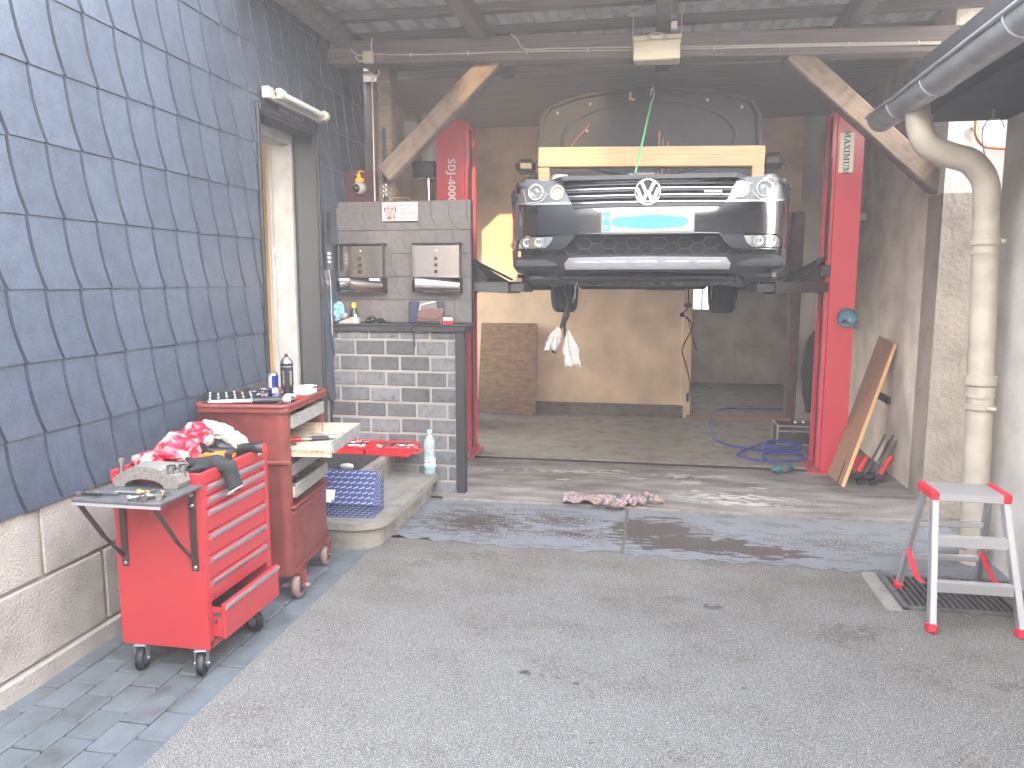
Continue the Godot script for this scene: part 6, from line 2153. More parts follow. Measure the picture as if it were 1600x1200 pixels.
func build_maroon_trolley() -> void:
	mat("maroon", Color(0.49, 0.21, 0.185), 0.5, {"tex": "cloud", "scale": 1.5, "detail": "dirt", "dscale": 1.5})
	mat("tray_grey", Color(0.56, 0.55, 0.53), 0.6, {"tex": "grain", "scale": 3.0, "world": false})
	mat("tray_wood", Color(0.74, 0.68, 0.58), 0.7, {"tex": "dirt", "scale": 4.0})
	mat("inside_blue", Color(0.10, 0.16, 0.20), 0.8)
	mat("wheel_pink", Color(0.52, 0.42, 0.40), 0.7, {"tex": "dirt", "scale": 6.0})
	var t := thing("workshop_trolley", "tall maroon plastic workshop trolley with open grey drawers", "tool trolley", Vector3(-2.0, 0, -3.70))
	t.rotation.y = 0.10
	var r: Material = M.maroon
	var w := 0.222
	var d := 0.295
	var round_box := func(x: float, z: float, rad: float) -> Array:
		var p := []
		for k in 4:
			for i in 6:
				var a := PI * 0.5 * (k + i / 5.0)
				p.append(Vector2([1, -1, -1, 1][k] * (x - rad) + rad * cos(a), [1, 1, -1, -1][k] * (z - rad) + rad * sin(a)))
		return p
	var up := Transform3D(Basis(Vector3(1, 0, 0), Vector3(0, 0, -1), Vector3(0, 1, 0)), Vector3.ZERO)
	var s := S()
	prism(s, round_box.call(w, d, 0.04), 0.15, 0.47, up, true)
	put("lower_bin", s, r, t)
	s = S()
	prism(s, round_box.call(w + 0.01, d + 0.01, 0.045), 0.13, 0.155, up, true)
	put("base_skirt", s, r, t)
	# cheeks and back above the bin
	for sz in [1.0, -1.0]:
		s = S()
		var p := [Vector2(-w, sz * (d - 0.035)), Vector2(-w, sz * d), Vector2(w - 0.045, sz * d)]
		for i in 6:
			var a := PI * 0.5 * i / 5.0
			p.append(Vector2(w - 0.045 + 0.045 * sin(a), sz * (d - 0.045 + 0.045 * cos(a))))
		p.append(Vector2(w, sz * (d - 0.055)))
		p.append(Vector2(w - 0.05, sz * (d - 0.035)))
		prism(s, p, 0.47, 0.965, up, true)
		put("cheek", s, r, t)
		put("cheek_ridge", bxm(Vector3(-w, 0.70, sz * (d + 0.012)), Vector3(w + 0.014, 0.722, sz * (d - 0.01)), 0.006), r, t)
	put("back_panel", bxm(Vector3(-w, 0.4701, -d + 0.036), Vector3(-w + 0.03, 0.965, d - 0.036)), r, t)
	put("inner_back", bxm(Vector3(-w + 0.031, 0.471, -d + 0.037), Vector3(-w + 0.04, 0.96, d - 0.037)), M.inside_blue, t)
	s = S()
	prism(s, round_box.call(w + 0.018, d + 0.018, 0.05), 0.965, 0.985, up, true)
	put("top_tray", s, r, t)
	s = S()
	var rim := []
	for q in round_box.call(w + 0.012, d + 0.012, 0.05):
		rim.append(Vector3(q.x, 0.993, -q.y))
	tube(s, rim, 0.012, 8, true)
	put("tray_rim", s, r, t)
	s = S()
	box(s, Vector3(w + 0.006, 0.475, 0), Vector3(0.03, 0.016, 2.0 * d - 0.05), 0.006)
	box(s, Vector3(w + 0.004, 0.445, 0), Vector3(0.02, 0.022, 2.0 * d - 0.08), 0.006)
	put("bin_lip", s, r, t)
	# grey trays: height, how far out, depth of wall
	rng.seed = 9
	for q in [[0.885, 0.010, 0.052], [0.765, 0.215, 0.050], [0.635, -0.01, 0.05], [0.535, 0.02, 0.055]]:
		var dr := put("drawer", bxm(Vector3(-w + 0.05 + q[1], q[0] - 0.006, -d + 0.045), Vector3(w - 0.012 + q[1], q[0], d - 0.058)), M.tray_wood, t)
		put("drawer_front", bxm(Vector3(w - 0.0119 + q[1], q[0] - 0.012, -d + 0.045), Vector3(w + q[1], q[0] + q[2], d - 0.058), 0.002), M.tray_grey, dr)
		for sz in [1.0, -1.0]:
			var z: float = d - 0.058 if sz > 0 else -d + 0.045
			put("drawer_wall", bxm(Vector3(-w + 0.05 + q[1], q[0] - 0.012, z), Vector3(w - 0.012 + q[1], q[0] + (q[2] - 0.012 if sz > 0 else q[2]) * (0.45 if q[1] > 0.1 and sz > 0 else 1.0), z - sz * 0.008), 0.001), M.tray_wood, dr)
		if q[1] > 0.1:
			put("drawer_rail", bxm(Vector3(-w + 0.05 + q[1], q[0] - 0.035, d - 0.062), Vector3(w + q[1] - 0.015, q[0] - 0.0125, d - 0.075), 0.002), M.tray_wood, dr)
	for q in [[-0.155, 0.20, 1.35, 0.062], [0.235, 0.235, -0.15, 0.062], [0.225, -0.215, 0.05, 0.060], [-0.155, -0.21, 0.3, 0.06]]:
		caster(t, Vector3(q[0], 0, q[1]), q[3], 0.036, q[2], M.wheel_pink, M.maroon)
	s = S()
	cyl(s, Vector3(0.15, 0.062, 0.24), Vector3(0.29, 0.062, 0.225), 0.012, -1.0, 10)
	put("axle_cap", s, M.wheel_pink, t)
	# tools in the trays
	var inv := t.transform
	var tray := [["pliers with red grips lying in the pulled-out grey drawer", Vector3(0.20, 0.766, 0.03), "grip_red", 0.12, 0.2], ["red-handled cutters in the pulled-out grey drawer's front corner", Vector3(0.16, 0.766, 0.14), "grip_red", 0.13, -0.15], ["combination spanner across the far end of the pulled-out drawer", Vector3(0.28, 0.766, -0.15), "steel", 0.11, 0.3], ["black-jawed pincers at the front of the pulled-out drawer", Vector3(0.33, 0.766, -0.02), "lift_black", 0.1, 0.4], ["red screwdriver in the top grey drawer", Vector3(0.08, 0.886, 0.10), "grip_red", 0.12, 1.3], ["yellow screwdriver in the top grey drawer", Vector3(0.12, 0.886, -0.08), "yellow_print", 0.12, 1.2], ["orange screwdriver heap corner in the lowest grey drawer", Vector3(0.12, 0.536, -0.06), "grip_red", 0.11, 1.0], ["orange-gripped chisel in the lowest grey drawer", Vector3(0.14, 0.536, 0.10), "orange", 0.11, 0.6], ["black pouch filling the lowest grey drawer", Vector3(0.05, 0.536, 0.02), "lift_black", 0.2, 0.2]]
	for q in tray:
		var p := thing("hand_tool", q[0], "hand tool", inv * q[1], "hand tools in the maroon trolley's drawers")
		p.rotation.y = q[4]
		s = S()
		if q[2] == "steel":
			box(s, Vector3(0, 0.008, 0), Vector3(0.14, 0.006, 0.012), 0.002)
			cyl(s, Vector3(0.075, 0.004, 0), Vector3(0.075, 0.014, 0), 0.013, -1.0, 12)
			cyl(s, Vector3(-0.075, 0.004, 0), Vector3(-0.075, 0.014, 0), 0.012, -1.0, 12)
			put("spanner", s, M.chrome, p)
			continue
		if q[3] > 0.15:
			lump(s, Vector3(0, 0.02, 0), Vector3(0.10, 0.02, 0.16), 0.4, 2.0, 3, Basis(), 12)
			put("pouch", s, M.lift_black, p)
			continue
		tube(s, spline([Vector3(-q[3], 0.010, 0.014), Vector3(-q[3] * 0.5, 0.012, 0.022), Vector3(0, 0.012, 0.006)], 4), 0.009, 8)
		tube(s, spline([Vector3(-q[3], 0.010, -0.014), Vector3(-q[3] * 0.5, 0.012, -0.022), Vector3(0, 0.012, -0.006)], 4), 0.009, 8)
		put("grip", s, M[q[2]], p)
		s = S()
		cyl(s, Vector3(-0.005, 0.012, 0), Vector3(0.06, 0.012, 0), 0.012, 0.005, 8)
		put("jaw", s, M.steel, p)
	build_trolley_top(inv)

func build_trolley_top(inv: Transform3D) -> void:
	var Y := 0.986
	var s: SurfaceTool
	# socket set in its black case
	var c := thing("socket_set", "open black socket set case overhanging the maroon trolley top", "socket set", inv * Vector3(-0.16, Y, 0.06))
	c.rotation.y = 0.55
	put("case", bxm(Vector3(-0.13, 0.0, -0.17), Vector3(0.13, 0.022, 0.17), 0.004), M.lift_black, c)
	for i in 6:
		for k in 8:
			s = S()
			var p := Vector3(-0.10 + 0.04 * i, 0.022, -0.14 + 0.038 * k)
			cyl(s, p, p + Vector3(0, 0.003, 0), 0.008, 0.007, 8)
			put("socket", s, M.zinc_dull if (i + k) % 3 else M.steel, c)
	# dark cloth and loose spanners
	var k2 := thing("black_cloth", "crumpled black cloth on the wall side of the maroon trolley", "cloth", inv * Vector3(-0.10, Y, -0.17))
	s = S()
	crumple(s, Vector3(0, 0.028, 0), Vector3(0.13, 0.036, 0.10), 81, Basis(), 4.0)
	put("cloth", s, M.cloth_dark, k2)
	rng.seed = 55
	for i in 6:
		var w := thing("combination_spanner", "loose chrome combination spanner in the heap on the maroon trolley top", "spanner", inv * Vector3(0.0 + rng.randf_range(-0.07, 0.05), Y + 0.001 + 0.006 * i, -0.03 + rng.randf_range(-0.07, 0.05)), "loose spanners on the maroon trolley")
		w.rotation.y = rng.randf_range(-0.5, 0.7)
		s = S()
		box(s, Vector3(0, 0.006, 0), Vector3(0.14, 0.005, 0.011), 0.002)
		put("shank", s, M.chrome, w)
		s = S()
		cyl(s, Vector3(0.078, 0.001, 0), Vector3(0.078, 0.011, 0), 0.012, -1.0, 12)
		box(s, Vector3(-0.08, 0.006, 0.007), Vector3(0.024, 0.009, 0.007), 0.002)
		box(s, Vector3(-0.08, 0.006, -0.007), Vector3(0.024, 0.009, 0.007), 0.002)
		put("jaw", s, M.chrome, w)
	# torque wrench along the near edge
	var tw := thing("torque_wrench", "long torque wrench with chrome shaft and black grip along the trolley edge", "wrench", inv * Vector3(0.04, Y + 0.022, 0.205))
	tw.rotation.y = 0.40
	s = S()
	cyl(s, Vector3(-0.20, 0, 0), Vector3(-0.02, 0, 0), 0.011, 0.012, 12)
	lump(s, Vector3(-0.215, 0, 0), Vector3(0.024, 0.012, 0.017), 0.0, 1.0, 1, Basis(), 8)
	put("shaft", s, M.chrome, tw)
	s = S()
	cyl(s, Vector3(-0.02, 0, 0), Vector3(0.13, 0, 0), 0.0165, 0.018, 14)
	cyl(s, Vector3(0.165, 0, 0), Vector3(0.185, 0, 0), 0.016, -1.0, 14)
	put("grip", s, M.lift_black, tw)
	s = S()
	cyl(s, Vector3(0.13, 0, 0), Vector3(0.165, 0, 0), 0.020, -1.0, 14)
	put("scale_ring", s, M.alu, tw)
	# blue pliers
	var bp := thing("blue_pliers", "small blue-handled pliers beside the torque wrench", "pliers", inv * Vector3(0.07, Y, 0.09))
	s = S()
	tube(s, spline([Vector3(-0.05, 0.012, 0.03), Vector3(0.0, 0.014, 0.028), Vector3(0.05, 0.014, 0.0)], 4), 0.008, 7)
	tube(s, spline([Vector3(-0.04, 0.012, -0.01), Vector3(0.0, 0.014, -0.014), Vector3(0.05, 0.014, 0.0)], 4), 0.008, 7)
	put("grip", s, M.hose_blue, bp)
	s = S()
	cyl(s, Vector3(0.04, 0.014, 0), Vector3(0.09, 0.014, -0.01), 0.010, 0.004, 8)
	put("jaw", s, M.steel, bp)
	# spray can
	mat("can_print", Color(1, 1, 1), 0.3, {"tex": "can", "uv": true})
	mat("drink_print", Color(1, 1, 1), 0.25, {"tex": "drink", "uv": true, "metal": 0.3})
	var sc := thing("spray_can", "tall black aerosol can with silver shoulder on the maroon trolley", "spray can", inv * Vector3(0.115, Y, -0.02))
	can_wall(sc, 0.0325, 0.012, 0.185, M.can_print, 0.6)
	s = S()
	lathe(s, [Vector2(0.0325, 0.185), Vector2(0.033, 0.188), Vector2(0.029, 0.20), Vector2(0.020, 0.212), Vector2(0.018, 0.217), Vector2(0.0, 0.217)], 24)
	lathe(s, [Vector2(0.0, 0.0), Vector2(0.032, 0.0), Vector2(0.033, 0.012)], 24)
	put("shoulder", s, M.steel, sc)
	s = S()
	cyl(s, Vector3(0, 0.216, 0), Vector3(0, 0.236, 0), 0.010, 0.007, 12)
	put("nozzle", s, M.lift_black, sc)
	var dc := thing("drink_can", "slim silver and blue drink can standing beside the black aerosol", "can", inv * Vector3(0.045, Y, -0.005))
	can_wall(dc, 0.026, 0.008, 0.125, M.drink_print, 0.2)
	s = S()
	lathe(s, [Vector2(0.026, 0.125), Vector2(0.0225, 0.134), Vector2(0.0225, 0.137), Vector2(0.020, 0.134), Vector2(0.0, 0.134)], 20)
	lathe(s, [Vector2(0.0, 0.0), Vector2(0.021, 0.0), Vector2(0.026, 0.008)], 20)
	put("lid", s, M.steel, dc)
	# white parts boxes, marker and red pliers by the far corner
	var wb := thing("parts_carton", "small white parts carton at the far corner of the maroon trolley", "box", inv * Vector3(0.13, Y, -0.19))
	put("carton", bxm(Vector3(-0.05, 0.0, -0.06), Vector3(0.06, 0.024, 0.06), 0.002), M.print_white, wb)
	var wc := thing("parts_carton", "tiny white carton standing in front of the black aerosol", "box", inv * Vector3(0.165, Y, 0.07))
	put("carton", bxm(Vector3(-0.028, 0.0, -0.012), Vector3(0.024, 0.036, 0.012), 0.002), M.print_white, wc)
	var mk := thing("paint_marker", "white paint marker lying on the white parts carton", "marker", inv * Vector3(0.10, Y + 0.034, -0.19))
	s = S()
	cyl(s, Vector3(-0.06, 0, 0.04), Vector3(0.07, 0.004, -0.05), 0.009, -1.0, 12)
	put("barrel", s, M.print_white, mk)
	s = S()
	cyl(s, Vector3(0.07, 0.004, -0.05), Vector3(0.09, 0.0045, -0.064), 0.007, 0.004, 10)
	put("tip", s, M.steel, mk)
	var rp := thing("red_pliers", "long red-handled pliers by the drawer edge of the maroon trolley top", "pliers", inv * Vector3(0.17, Y, 0.13))
	s = S()
	tube(s, spline([Vector3(0.03, 0.012, -0.15), Vector3(0.02, 0.013, -0.05), Vector3(0.0, 0.014, 0.03)], 4), 0.009, 7)
	tube(s, spline([Vector3(-0.02, 0.012, -0.14), Vector3(-0.025, 0.013, -0.05), Vector3(0.0, 0.014, 0.03)], 4), 0.009, 7)
	put("grip", s, M.grip_red, rp)
	s = S()
	cyl(s, Vector3(0, 0.014, 0.02), Vector3(-0.01, 0.012, 0.09), 0.011, 0.004, 8)
	put("jaw", s, M.steel, rp)

func can_wall(parent: Node3D, r: float, y0: float, y1: float, m: Material, turn: float) -> void:
	var s := SurfaceTool.new()
	s.begin(Mesh.PRIMITIVE_TRIANGLES)
	var n := 28
	for i in n:
		var v := []
		for k in [[0, 0], [1, 0], [1, 1], [0, 1]]:
			var a: float = TAU * (i + k[0]) / n + turn
			v.append([Vector3(sin(a) * r, y1 if k[1] else y0, cos(a) * r), Vector2(float(i + k[0]) / n, 1.0 - k[1]), Vector3(sin(a), 0, cos(a))])
		for j in [0, 2, 1, 0, 3, 2]:
			s.set_uv(v[j][1])
			s.set_normal(v[j][2])
			s.add_vertex(v[j][0])
	put_mesh("can_body", s.commit(), m, parent)

func build_step_things() -> void:
	mat("carton_print", Color(1, 1, 1), 0.5, {"tex": "carton", "uv": true})
	mat("carton_inside", Color(0.45, 0.35, 0.27), 0.9)
	mat("pet", Color(0.80, 0.86, 0.88), 0.08, {"alpha": 0.28})
	mat("pet_cap", Color(0.55, 0.80, 0.78), 0.4)
	mat("bottle_label", Color(1, 1, 1), 0.5, {"tex": "label", "uv": true})
	mat("case_red", Color(0.72, 0.08, 0.12), 0.35)
	# blue carton with its lid folded like a roof
	var t := thing("parts_box", "blue printed cardboard box with a white label on the lower doorstep", "box", Vector3(-1.835, 0.171, -4.38))
	t.rotation.y = 0.04
	var s := S()
	for q in [[Vector3(-0.20, 0, 0.10), Vector3(0.19, 0, 0.10), 0.10], [Vector3(0.19, 0, 0.10), Vector3(0.19, 0, -0.10), 0.10], [Vector3(0.19, 0, -0.10), Vector3(-0.20, 0, -0.10), 0.10], [Vector3(-0.20, 0, -0.10), Vector3(-0.20, 0, 0.10), 0.10]]:
		quad_uv(s, q[0], q[1], q[1] + Vector3(0, q[2], 0), q[0] + Vector3(0, q[2], 0))
	put("tray", s, M.carton_print, t)
	put("tray_floor", bxm(Vector3(-0.198, 0.0, -0.098), Vector3(0.188, 0.004, 0.098)), M.carton_inside, t)
	s = S()
	quad_uv(s, Vector3(-0.205, 0.085, 0.125), Vector3(0.195, 0.085, 0.125), Vector3(0.20, 0.285, 0.06), Vector3(-0.20, 0.285, 0.06))
	put("lid", s, M.carton_print, t)
	s = S()
	quad_uv(s, Vector3(-0.20, 0.285, 0.06), Vector3(0.20, 0.285, 0.06), Vector3(0.20, 0.25, -0.09), Vector3(-0.20, 0.25, -0.09))
	put("lid_top", s, M.carton_print, t)
	s = S()
	for q in [[Vector3(0.196, 0.085, 0.123), Vector3(0.215, 0.07, 0.06), Vector3(0.215, 0.19, 0.0), Vector3(0.2, 0.284, 0.06)], [Vector3(0.193, 0.02, 0.0), Vector3(0.193, 0.02, -0.10), Vector3(0.200, 0.25, -0.09), Vector3(0.205, 0.22, 0.0)]]:
		quad_uv(s, q[0], q[1], q[2], q[3])
	put("lid_flap", s, M.carton_print, t)
	s = S()
	quad(s, Vector3(0.199, 0.27, 0.05), Vector3(0.214, 0.19, 0.0), Vector3(0.206, 0.22, 0.0), Vector3(0.199, 0.28, 0.058))
	put("torn_edge", s, M.carton_inside, t)
	s = S()
	quad_uv(s, Vector3(-0.165, 0.097, 0.1235), Vector3(-0.05, 0.097, 0.1235), Vector3(-0.045, 0.170, 0.100), Vector3(-0.155, 0.170, 0.100))
	mat("carton_label", Color(1, 1, 1), 0.5, {"tex": "slip", "uv": true})
	put("label", s, M.carton_label, t)
	# doormat
	var m := S()
	box(m, Vector3(0, 0.005, 0), Vector3(0.44, 0.010, 0.42), 0.004)
	var mt := put("doormat", m, M.mat_rug)
	mt.position = Vector3(-2.13, 0.346, -4.96)
	tag(mt, "dark grey ribbed doormat on the upper doorstep", "doormat")
	var sc := thing("grey_cloth", "small grey cloth scrap at the edge of the doormat", "cloth", Vector3(-2.0, 0.346, -4.76))
	s = S()
	crumple(s, Vector3(0, 0.02, 0), Vector3(0.06, 0.025, 0.03), 91, Basis(), 4.0)
	put("cloth", s, M.cloth_white, sc)
	# open red socket case
	var c := thing("red_socket_case", "open red plastic socket case full of chrome sockets on the upper doorstep", "socket set", Vector3(-1.86, 0.346, -5.29))
	rng.seed = 13
	for h in 2:
		var x0 := -0.165 + (-0.34 if h else 0.0)
		put("case_half", bxm(Vector3(x0, 0.0, -0.13), Vector3(x0 + 0.325, 0.045, 0.13), 0.008), M.case_red, c)
		s = S()
		for q in [[0.0, -0.125, 0.325, 0.012], [0.0, 0.125, 0.325, 0.012]]:
			box(s, Vector3(x0 + 0.1625, 0.054, q[1]), Vector3(0.325, 0.018, 0.012), 0.003)
		for x in [0.005, 0.32]:
			box(s, Vector3(x0 + x, 0.054, 0), Vector3(0.012, 0.018, 0.237), 0.003)
		put("case_rim", s, M.case_red, c)
		for i in 26:
			s = S()
			var p := Vector3(x0 + rng.randf_range(0.03, 0.29), 0.050, rng.randf_range(-0.10, 0.10))
			var d := Vector3(rng.randf_range(0.3, 1.0), 0, rng.randf_range(-0.8, 0.1)).normalized()
			if i % 3 == 0:
				cyl(s, p, p + d * rng.randf_range(0.05, 0.09), 0.006, -1.0, 8)
			else:
				cyl(s, p, p + d * 0.025, rng.randf_range(0.007, 0.012), -1.0, 8)
			put("socket", s, M.chrome if i % 4 else M.lift_black, c)
	s = S()
	tube(s, spline([Vector3(0.155, 0.02, 0.05), Vector3(0.20, 0.02, 0.06), Vector3(0.21, 0.02, 0.0), Vector3(0.20, 0.02, -0.06), Vector3(0.155, 0.02, -0.05)], 4), 0.009, 6)
	put("case_handle", s, M.case_red, c)
	# water bottle
	var b := thing("water_bottle", "empty clear plastic bottle standing on the lower doorstep by the bricks", "bottle", Vector3(-1.605, 0.171, -5.37))
	s = S()
	lathe(s, [Vector2(0.0, 0.004), Vector2(0.03, 0.0), Vector2(0.042, 0.012), Vector2(0.0435, 0.04), Vector2(0.0415, 0.05), Vector2(0.0425, 0.06), Vector2(0.0425, 0.125), Vector2(0.041, 0.135), Vector2(0.043, 0.15), Vector2(0.036, 0.185), Vector2(0.038, 0.20), Vector2(0.044, 0.225), Vector2(0.042, 0.255), Vector2(0.030, 0.285), Vector2(0.015, 0.305), Vector2(0.0135, 0.325)], 24)
	put("plastic", s, M.pet, b)
	can_wall(b, 0.0432, 0.055, 0.128, M.bottle_label, 0.4)
	s = S()
	cyl(s, Vector3(0, 0.318, 0), Vector3(0, 0.340, 0), 0.0165, -1.0, 16)
	put("cap", s, M.pet_cap, b)

func mailbox(label: String, x: float, names: bool) -> void:
	var t := thing("letterbox", label, "letterbox", Vector3(x, 1.51, -5.585), "letterboxes on the slate wall")
	var w := 0.1775
	put("body", bxm(Vector3(-w + 0.008, 0.115, 0.0), Vector3(w - 0.008, 0.355, 0.075), 0.003), M.zinc_dull, t)
	put("lid", bxm(Vector3(-w - 0.006, 0.3555, 0.0), Vector3(w + 0.006, 0.368, 0.10), 0.003), M.dark_metal, t)
	var d := put("door", bxm(Vector3(-w, 0.118, 0.0755), Vector3(w, 0.352, 0.088), 0.004), M.steel_polished, t)
	put("door_frame", bxm(Vector3(-w, 0.1185, 0.0885), Vector3(-w + 0.014, 0.3515, 0.092), 0.0015), M.steel_polished, d)
	put("door_frame", bxm(Vector3(w - 0.014, 0.1185, 0.0885), Vector3(w, 0.3515, 0.092), 0.0015), M.steel_polished, d)
	for i in 3:
		put("sight_hole", bxm(Vector3(-0.012, 0.147 + 0.047 * i, 0.0885), Vector3(0.012, 0.171 + 0.047 * i, 0.0898)), M.black_rubber, d)
		for sx in [-1.0, 1.0]:
			var s0 := S()
			cyl(s0, Vector3(0.042 * sx, 0.159 + 0.047 * i, 0.088), Vector3(0.042 * sx, 0.159 + 0.047 * i, 0.0905), 0.004, -1.0, 8)
			put("rivet", s0, M.steel, d)
	var s := S()
	cyl(s, Vector3(0, 0.305, 0.088), Vector3(0, 0.305, 0.096), 0.013, 0.011, 16)
	cyl(s, Vector3(0, 0.305, 0.096), Vector3(0, 0.305, 0.0965), 0.004, -1.0, 8)
	put("lock", s, M.chrome, d)
	# newspaper roll below
	s = S()
	var p := [Vector2(0.0, 0.112), Vector2(0.094, 0.112)]
	for i in 9:
		var a := PI * 0.5 * i / 8.0
		p.append(Vector2(0.050 + 0.046 * cos(a), 0.046 - 0.046 * sin(a)))
	p.append(Vector2(0.0, 0.0))
	prism(s, p, -w, w - 0.018, Transform3D(Basis(Vector3(0, 0, 1), Vector3(0, 1, 0), Vector3(-1, 0, 0)), Vector3.ZERO).rotated_local(Vector3.UP, PI).rotated_local(Vector3.UP, PI), true)
	put("newspaper_roll", s, M.steel_polished, t)
	s = S()
	prism(s, p, -w - 0.004, -w - 0.0001 + 0.0, Transform3D(Basis(Vector3(0, 0, 1), Vector3(0, 1, 0), Vector3(-1, 0, 0)), Vector3.ZERO))
	prism(s, ring2(Vector2(0.05, 0.058), 0.05, 20), w + 0.0, w + 0.004, Transform3D(Basis(Vector3(0, 0, 1), Vector3(0, 1, 0), Vector3(-1, 0, 0)), Vector3.ZERO))
	put("end_cap", s, M.lift_black, t)
	if names:
		for q in [-0.125, 0.115]:
			put("name_strip", bxm(Vector3(q - 0.04, 0.094, 0.0945), Vector3(q + 0.04, 0.109, 0.0965)), M.print_white, t)

func build_letterbox_wall_things() -> void:
	mat("steel_polished", Color(0.80, 0.77, 0.74), 0.2, {"metal": 1.0})
	mailbox("dull stainless letterbox with two white name strips beside the doorway", -2.162, true)
	mailbox("shiny stainless letterbox without name strips near the garage opening", -1.575, false)
	# hanging dog sign
	mat("sign_white", Color(0.88, 0.86, 0.82), 0.6)
	mat("sign_frame", Color(0.55, 0.48, 0.44), 0.7)
	mat("dog_light", Color(0.58, 0.53, 0.51), 0.8)
	mat("dog_dark", Color(0.34, 0.30, 0.30), 0.8)
	mat("red_ink", Color(0.55, 0.14, 0.12), 0.8)
	mat("brown_ink", Color(0.16, 0.12, 0.10), 0.8)
	var t := thing("dog_sign", "small white hanging sign with a dog's head and German writing", "sign", Vector3(-1.862, 2.04, -5.565))
	put("board", bxm(Vector3(-0.140, 0.0, -0.004), Vector3(0.140, 0.138, 0.004), 0.001), M.sign_frame, t)
	put("face", bxm(Vector3(-0.136, 0.005, 0.0042), Vector3(0.136, 0.133, 0.0055)), M.sign_white, t)
	var s := S()
	prism(s, [Vector2(-0.118, 0.006), Vector2(-0.121, 0.05), Vector2(-0.117, 0.09), Vector2(-0.105, 0.118), Vector2(-0.08, 0.126), Vector2(-0.052, 0.120), Vector2(-0.038, 0.10), Vector2(-0.035, 0.06), Vector2(-0.042, 0.006)], 0.0056, 0.0062, Transform3D())
	put("printed_head", s, M.dog_light, t)
	s = S()
	for q in [[-0.095, 0.095, 0.010, 0.005], [-0.060, 0.090, 0.010, 0.005], [-0.083, 0.024, 0.016, 0.011]]:
		prism(s, ring2(Vector2(q[0], q[1]), q[2], 14, q[3]), 0.0063, 0.0068)
	prism(s, [Vector2(-0.121, 0.06), Vector2(-0.130, 0.085), Vector2(-0.121, 0.11), Vector2(-0.112, 0.095)], 0.0063, 0.0068)
	prism(s, [Vector2(-0.038, 0.065), Vector2(-0.026, 0.07), Vector2(-0.030, 0.10), Vector2(-0.042, 0.112)], 0.0063, 0.0068)
	prism(s, [Vector2(-0.048, 0.01), Vector2(-0.041, 0.01), Vector2(-0.037, 0.05), Vector2(-0.050, 0.04)], 0.0063, 0.0068)
	put("printed_features", s, M.dog_dark, t)
	s = S()
	prism(s, ring2(Vector2(-0.079, 0.058), 0.020, 18, 0.026), 0.0063, 0.0066)
	put("printed_muzzle", s, M.sign_frame, t)
	for q in [["In diesem Haus", 0.114, 0.024, "brown_ink", 0.055], ["wohnt ein", 0.088, 0.024, "brown_ink", 0.055], ["Labrador", 0.058, 0.036, "red_ink", 0.055], ["mit seiner Familie", 0.026, 0.020, "brown_ink", 0.055]]:
		text("lettering", q[0], q[2], M[q[3]], t, Transform3D(Basis(), Vector3(q[4], q[1], 0.0065)), true, true)
	s = S()
	tube(s, [Vector3(-0.115, 0.136, 0.002), Vector3(-0.055, 0.172, -0.01), Vector3(0.055, 0.172, -0.01), Vector3(0.115, 0.136, 0.002)], 0.002, 5)
	put("string", s, M.pine, t)
	# red board with a dome camera and a yellow wooden bird
	mat("board_maroon", Color(0.27, 0.10, 0.10), 0.7, {"tex": "cloud", "scale": 2.0})
	mat("yellow", Color(0.85, 0.63, 0.06), 0.45)
	var r := S()
	box(r, Vector3(0, 0, 0), Vector3(0.265, 0.30, 0.012), 0.002)
	var rb := put("maroon_board", r, M.board_maroon)
	rb.position = Vector3(-2.225, 2.29, -5.735)
	tag(rb, "dark maroon board mounted between the slates and the timber post", "board")
	var c := thing("dome_camera", "white dome camera with a black lens on the maroon board", "camera", Vector3(-2.235, 2.305, -5.728))
	var fr := Transform3D(Basis(Vector3.RIGHT, PI * 0.5), Vector3.ZERO)
	s = S()
	lathe(s, [Vector2(0.052, 0.0), Vector2(0.052, 0.02), Vector2(0.045, 0.038), Vector2(0.030, 0.048), Vector2(0.0, 0.050)], 24, fr)
	put("housing", s, M.white_pvc, c)
	s = S()
	lathe(s, [Vector2(0.032, 0.0), Vector2(0.028, 0.02), Vector2(0.016, 0.030), Vector2(0.0, 0.034)], 20, Transform3D(Basis(Vector3.RIGHT, PI * 0.5), Vector3(-0.012, -0.006, 0.036)))
	put("lens", s, M.dark_glass, c)
	var y := thing("yellow_bird", "little yellow wooden bird perched above the dome camera", "ornament", Vector3(-2.225, 2.36, -5.70))
	s = S()
	lump(s, Vector3(0, 0.0, 0), Vector3(0.036, 0.022, 0.022), 0.1, 2.0, 5, Basis(), 12)
	lump(s, Vector3(-0.008, 0.034, 0), Vector3(0.018, 0.017, 0.016), 0.05, 2.0, 6, Basis(), 10)
	put("body", s, M.yellow, y)
	s = S()
	tube(s, spline([Vector3(-0.005, 0.05, 0), Vector3(0.0, 0.07, 0), Vector3(0.03, 0.062, 0.0)], 4), 0.004, 6)
	put("twig", s, M.yellow, y)
	# dog lead on the post
	mat("lead_blue", Color(0.17, 0.21, 0.23), 0.8)
	var l := thing("dog_lead", "dark blue dog lead with steel clips hanging on the timber post", "dog lead", Vector3(-2.02, 2.21, -5.685))
	put("strap", bxm(Vector3(-0.014, 0.12, -0.003), Vector3(0.014, 0.53, 0.003), 0.001), M.lead_blue, l)
	put("strap", bxm(Vector3(-0.018, 0.17, 0.0035), Vector3(0.018, 0.24, 0.012), 0.003), M.lift_black, l)
	s = S()
	for i in 3:
		var rg := []
		for k in 12:
			rg.append(Vector3(cos(TAU * k / 12.0) * 0.013, 0.105 - 0.035 * i + sin(TAU * k / 12.0) * 0.016, 0.006))
		tube(s, rg, 0.0035, 6, true)
	put("steel_ring", s, M.chrome, l)
	s = S()
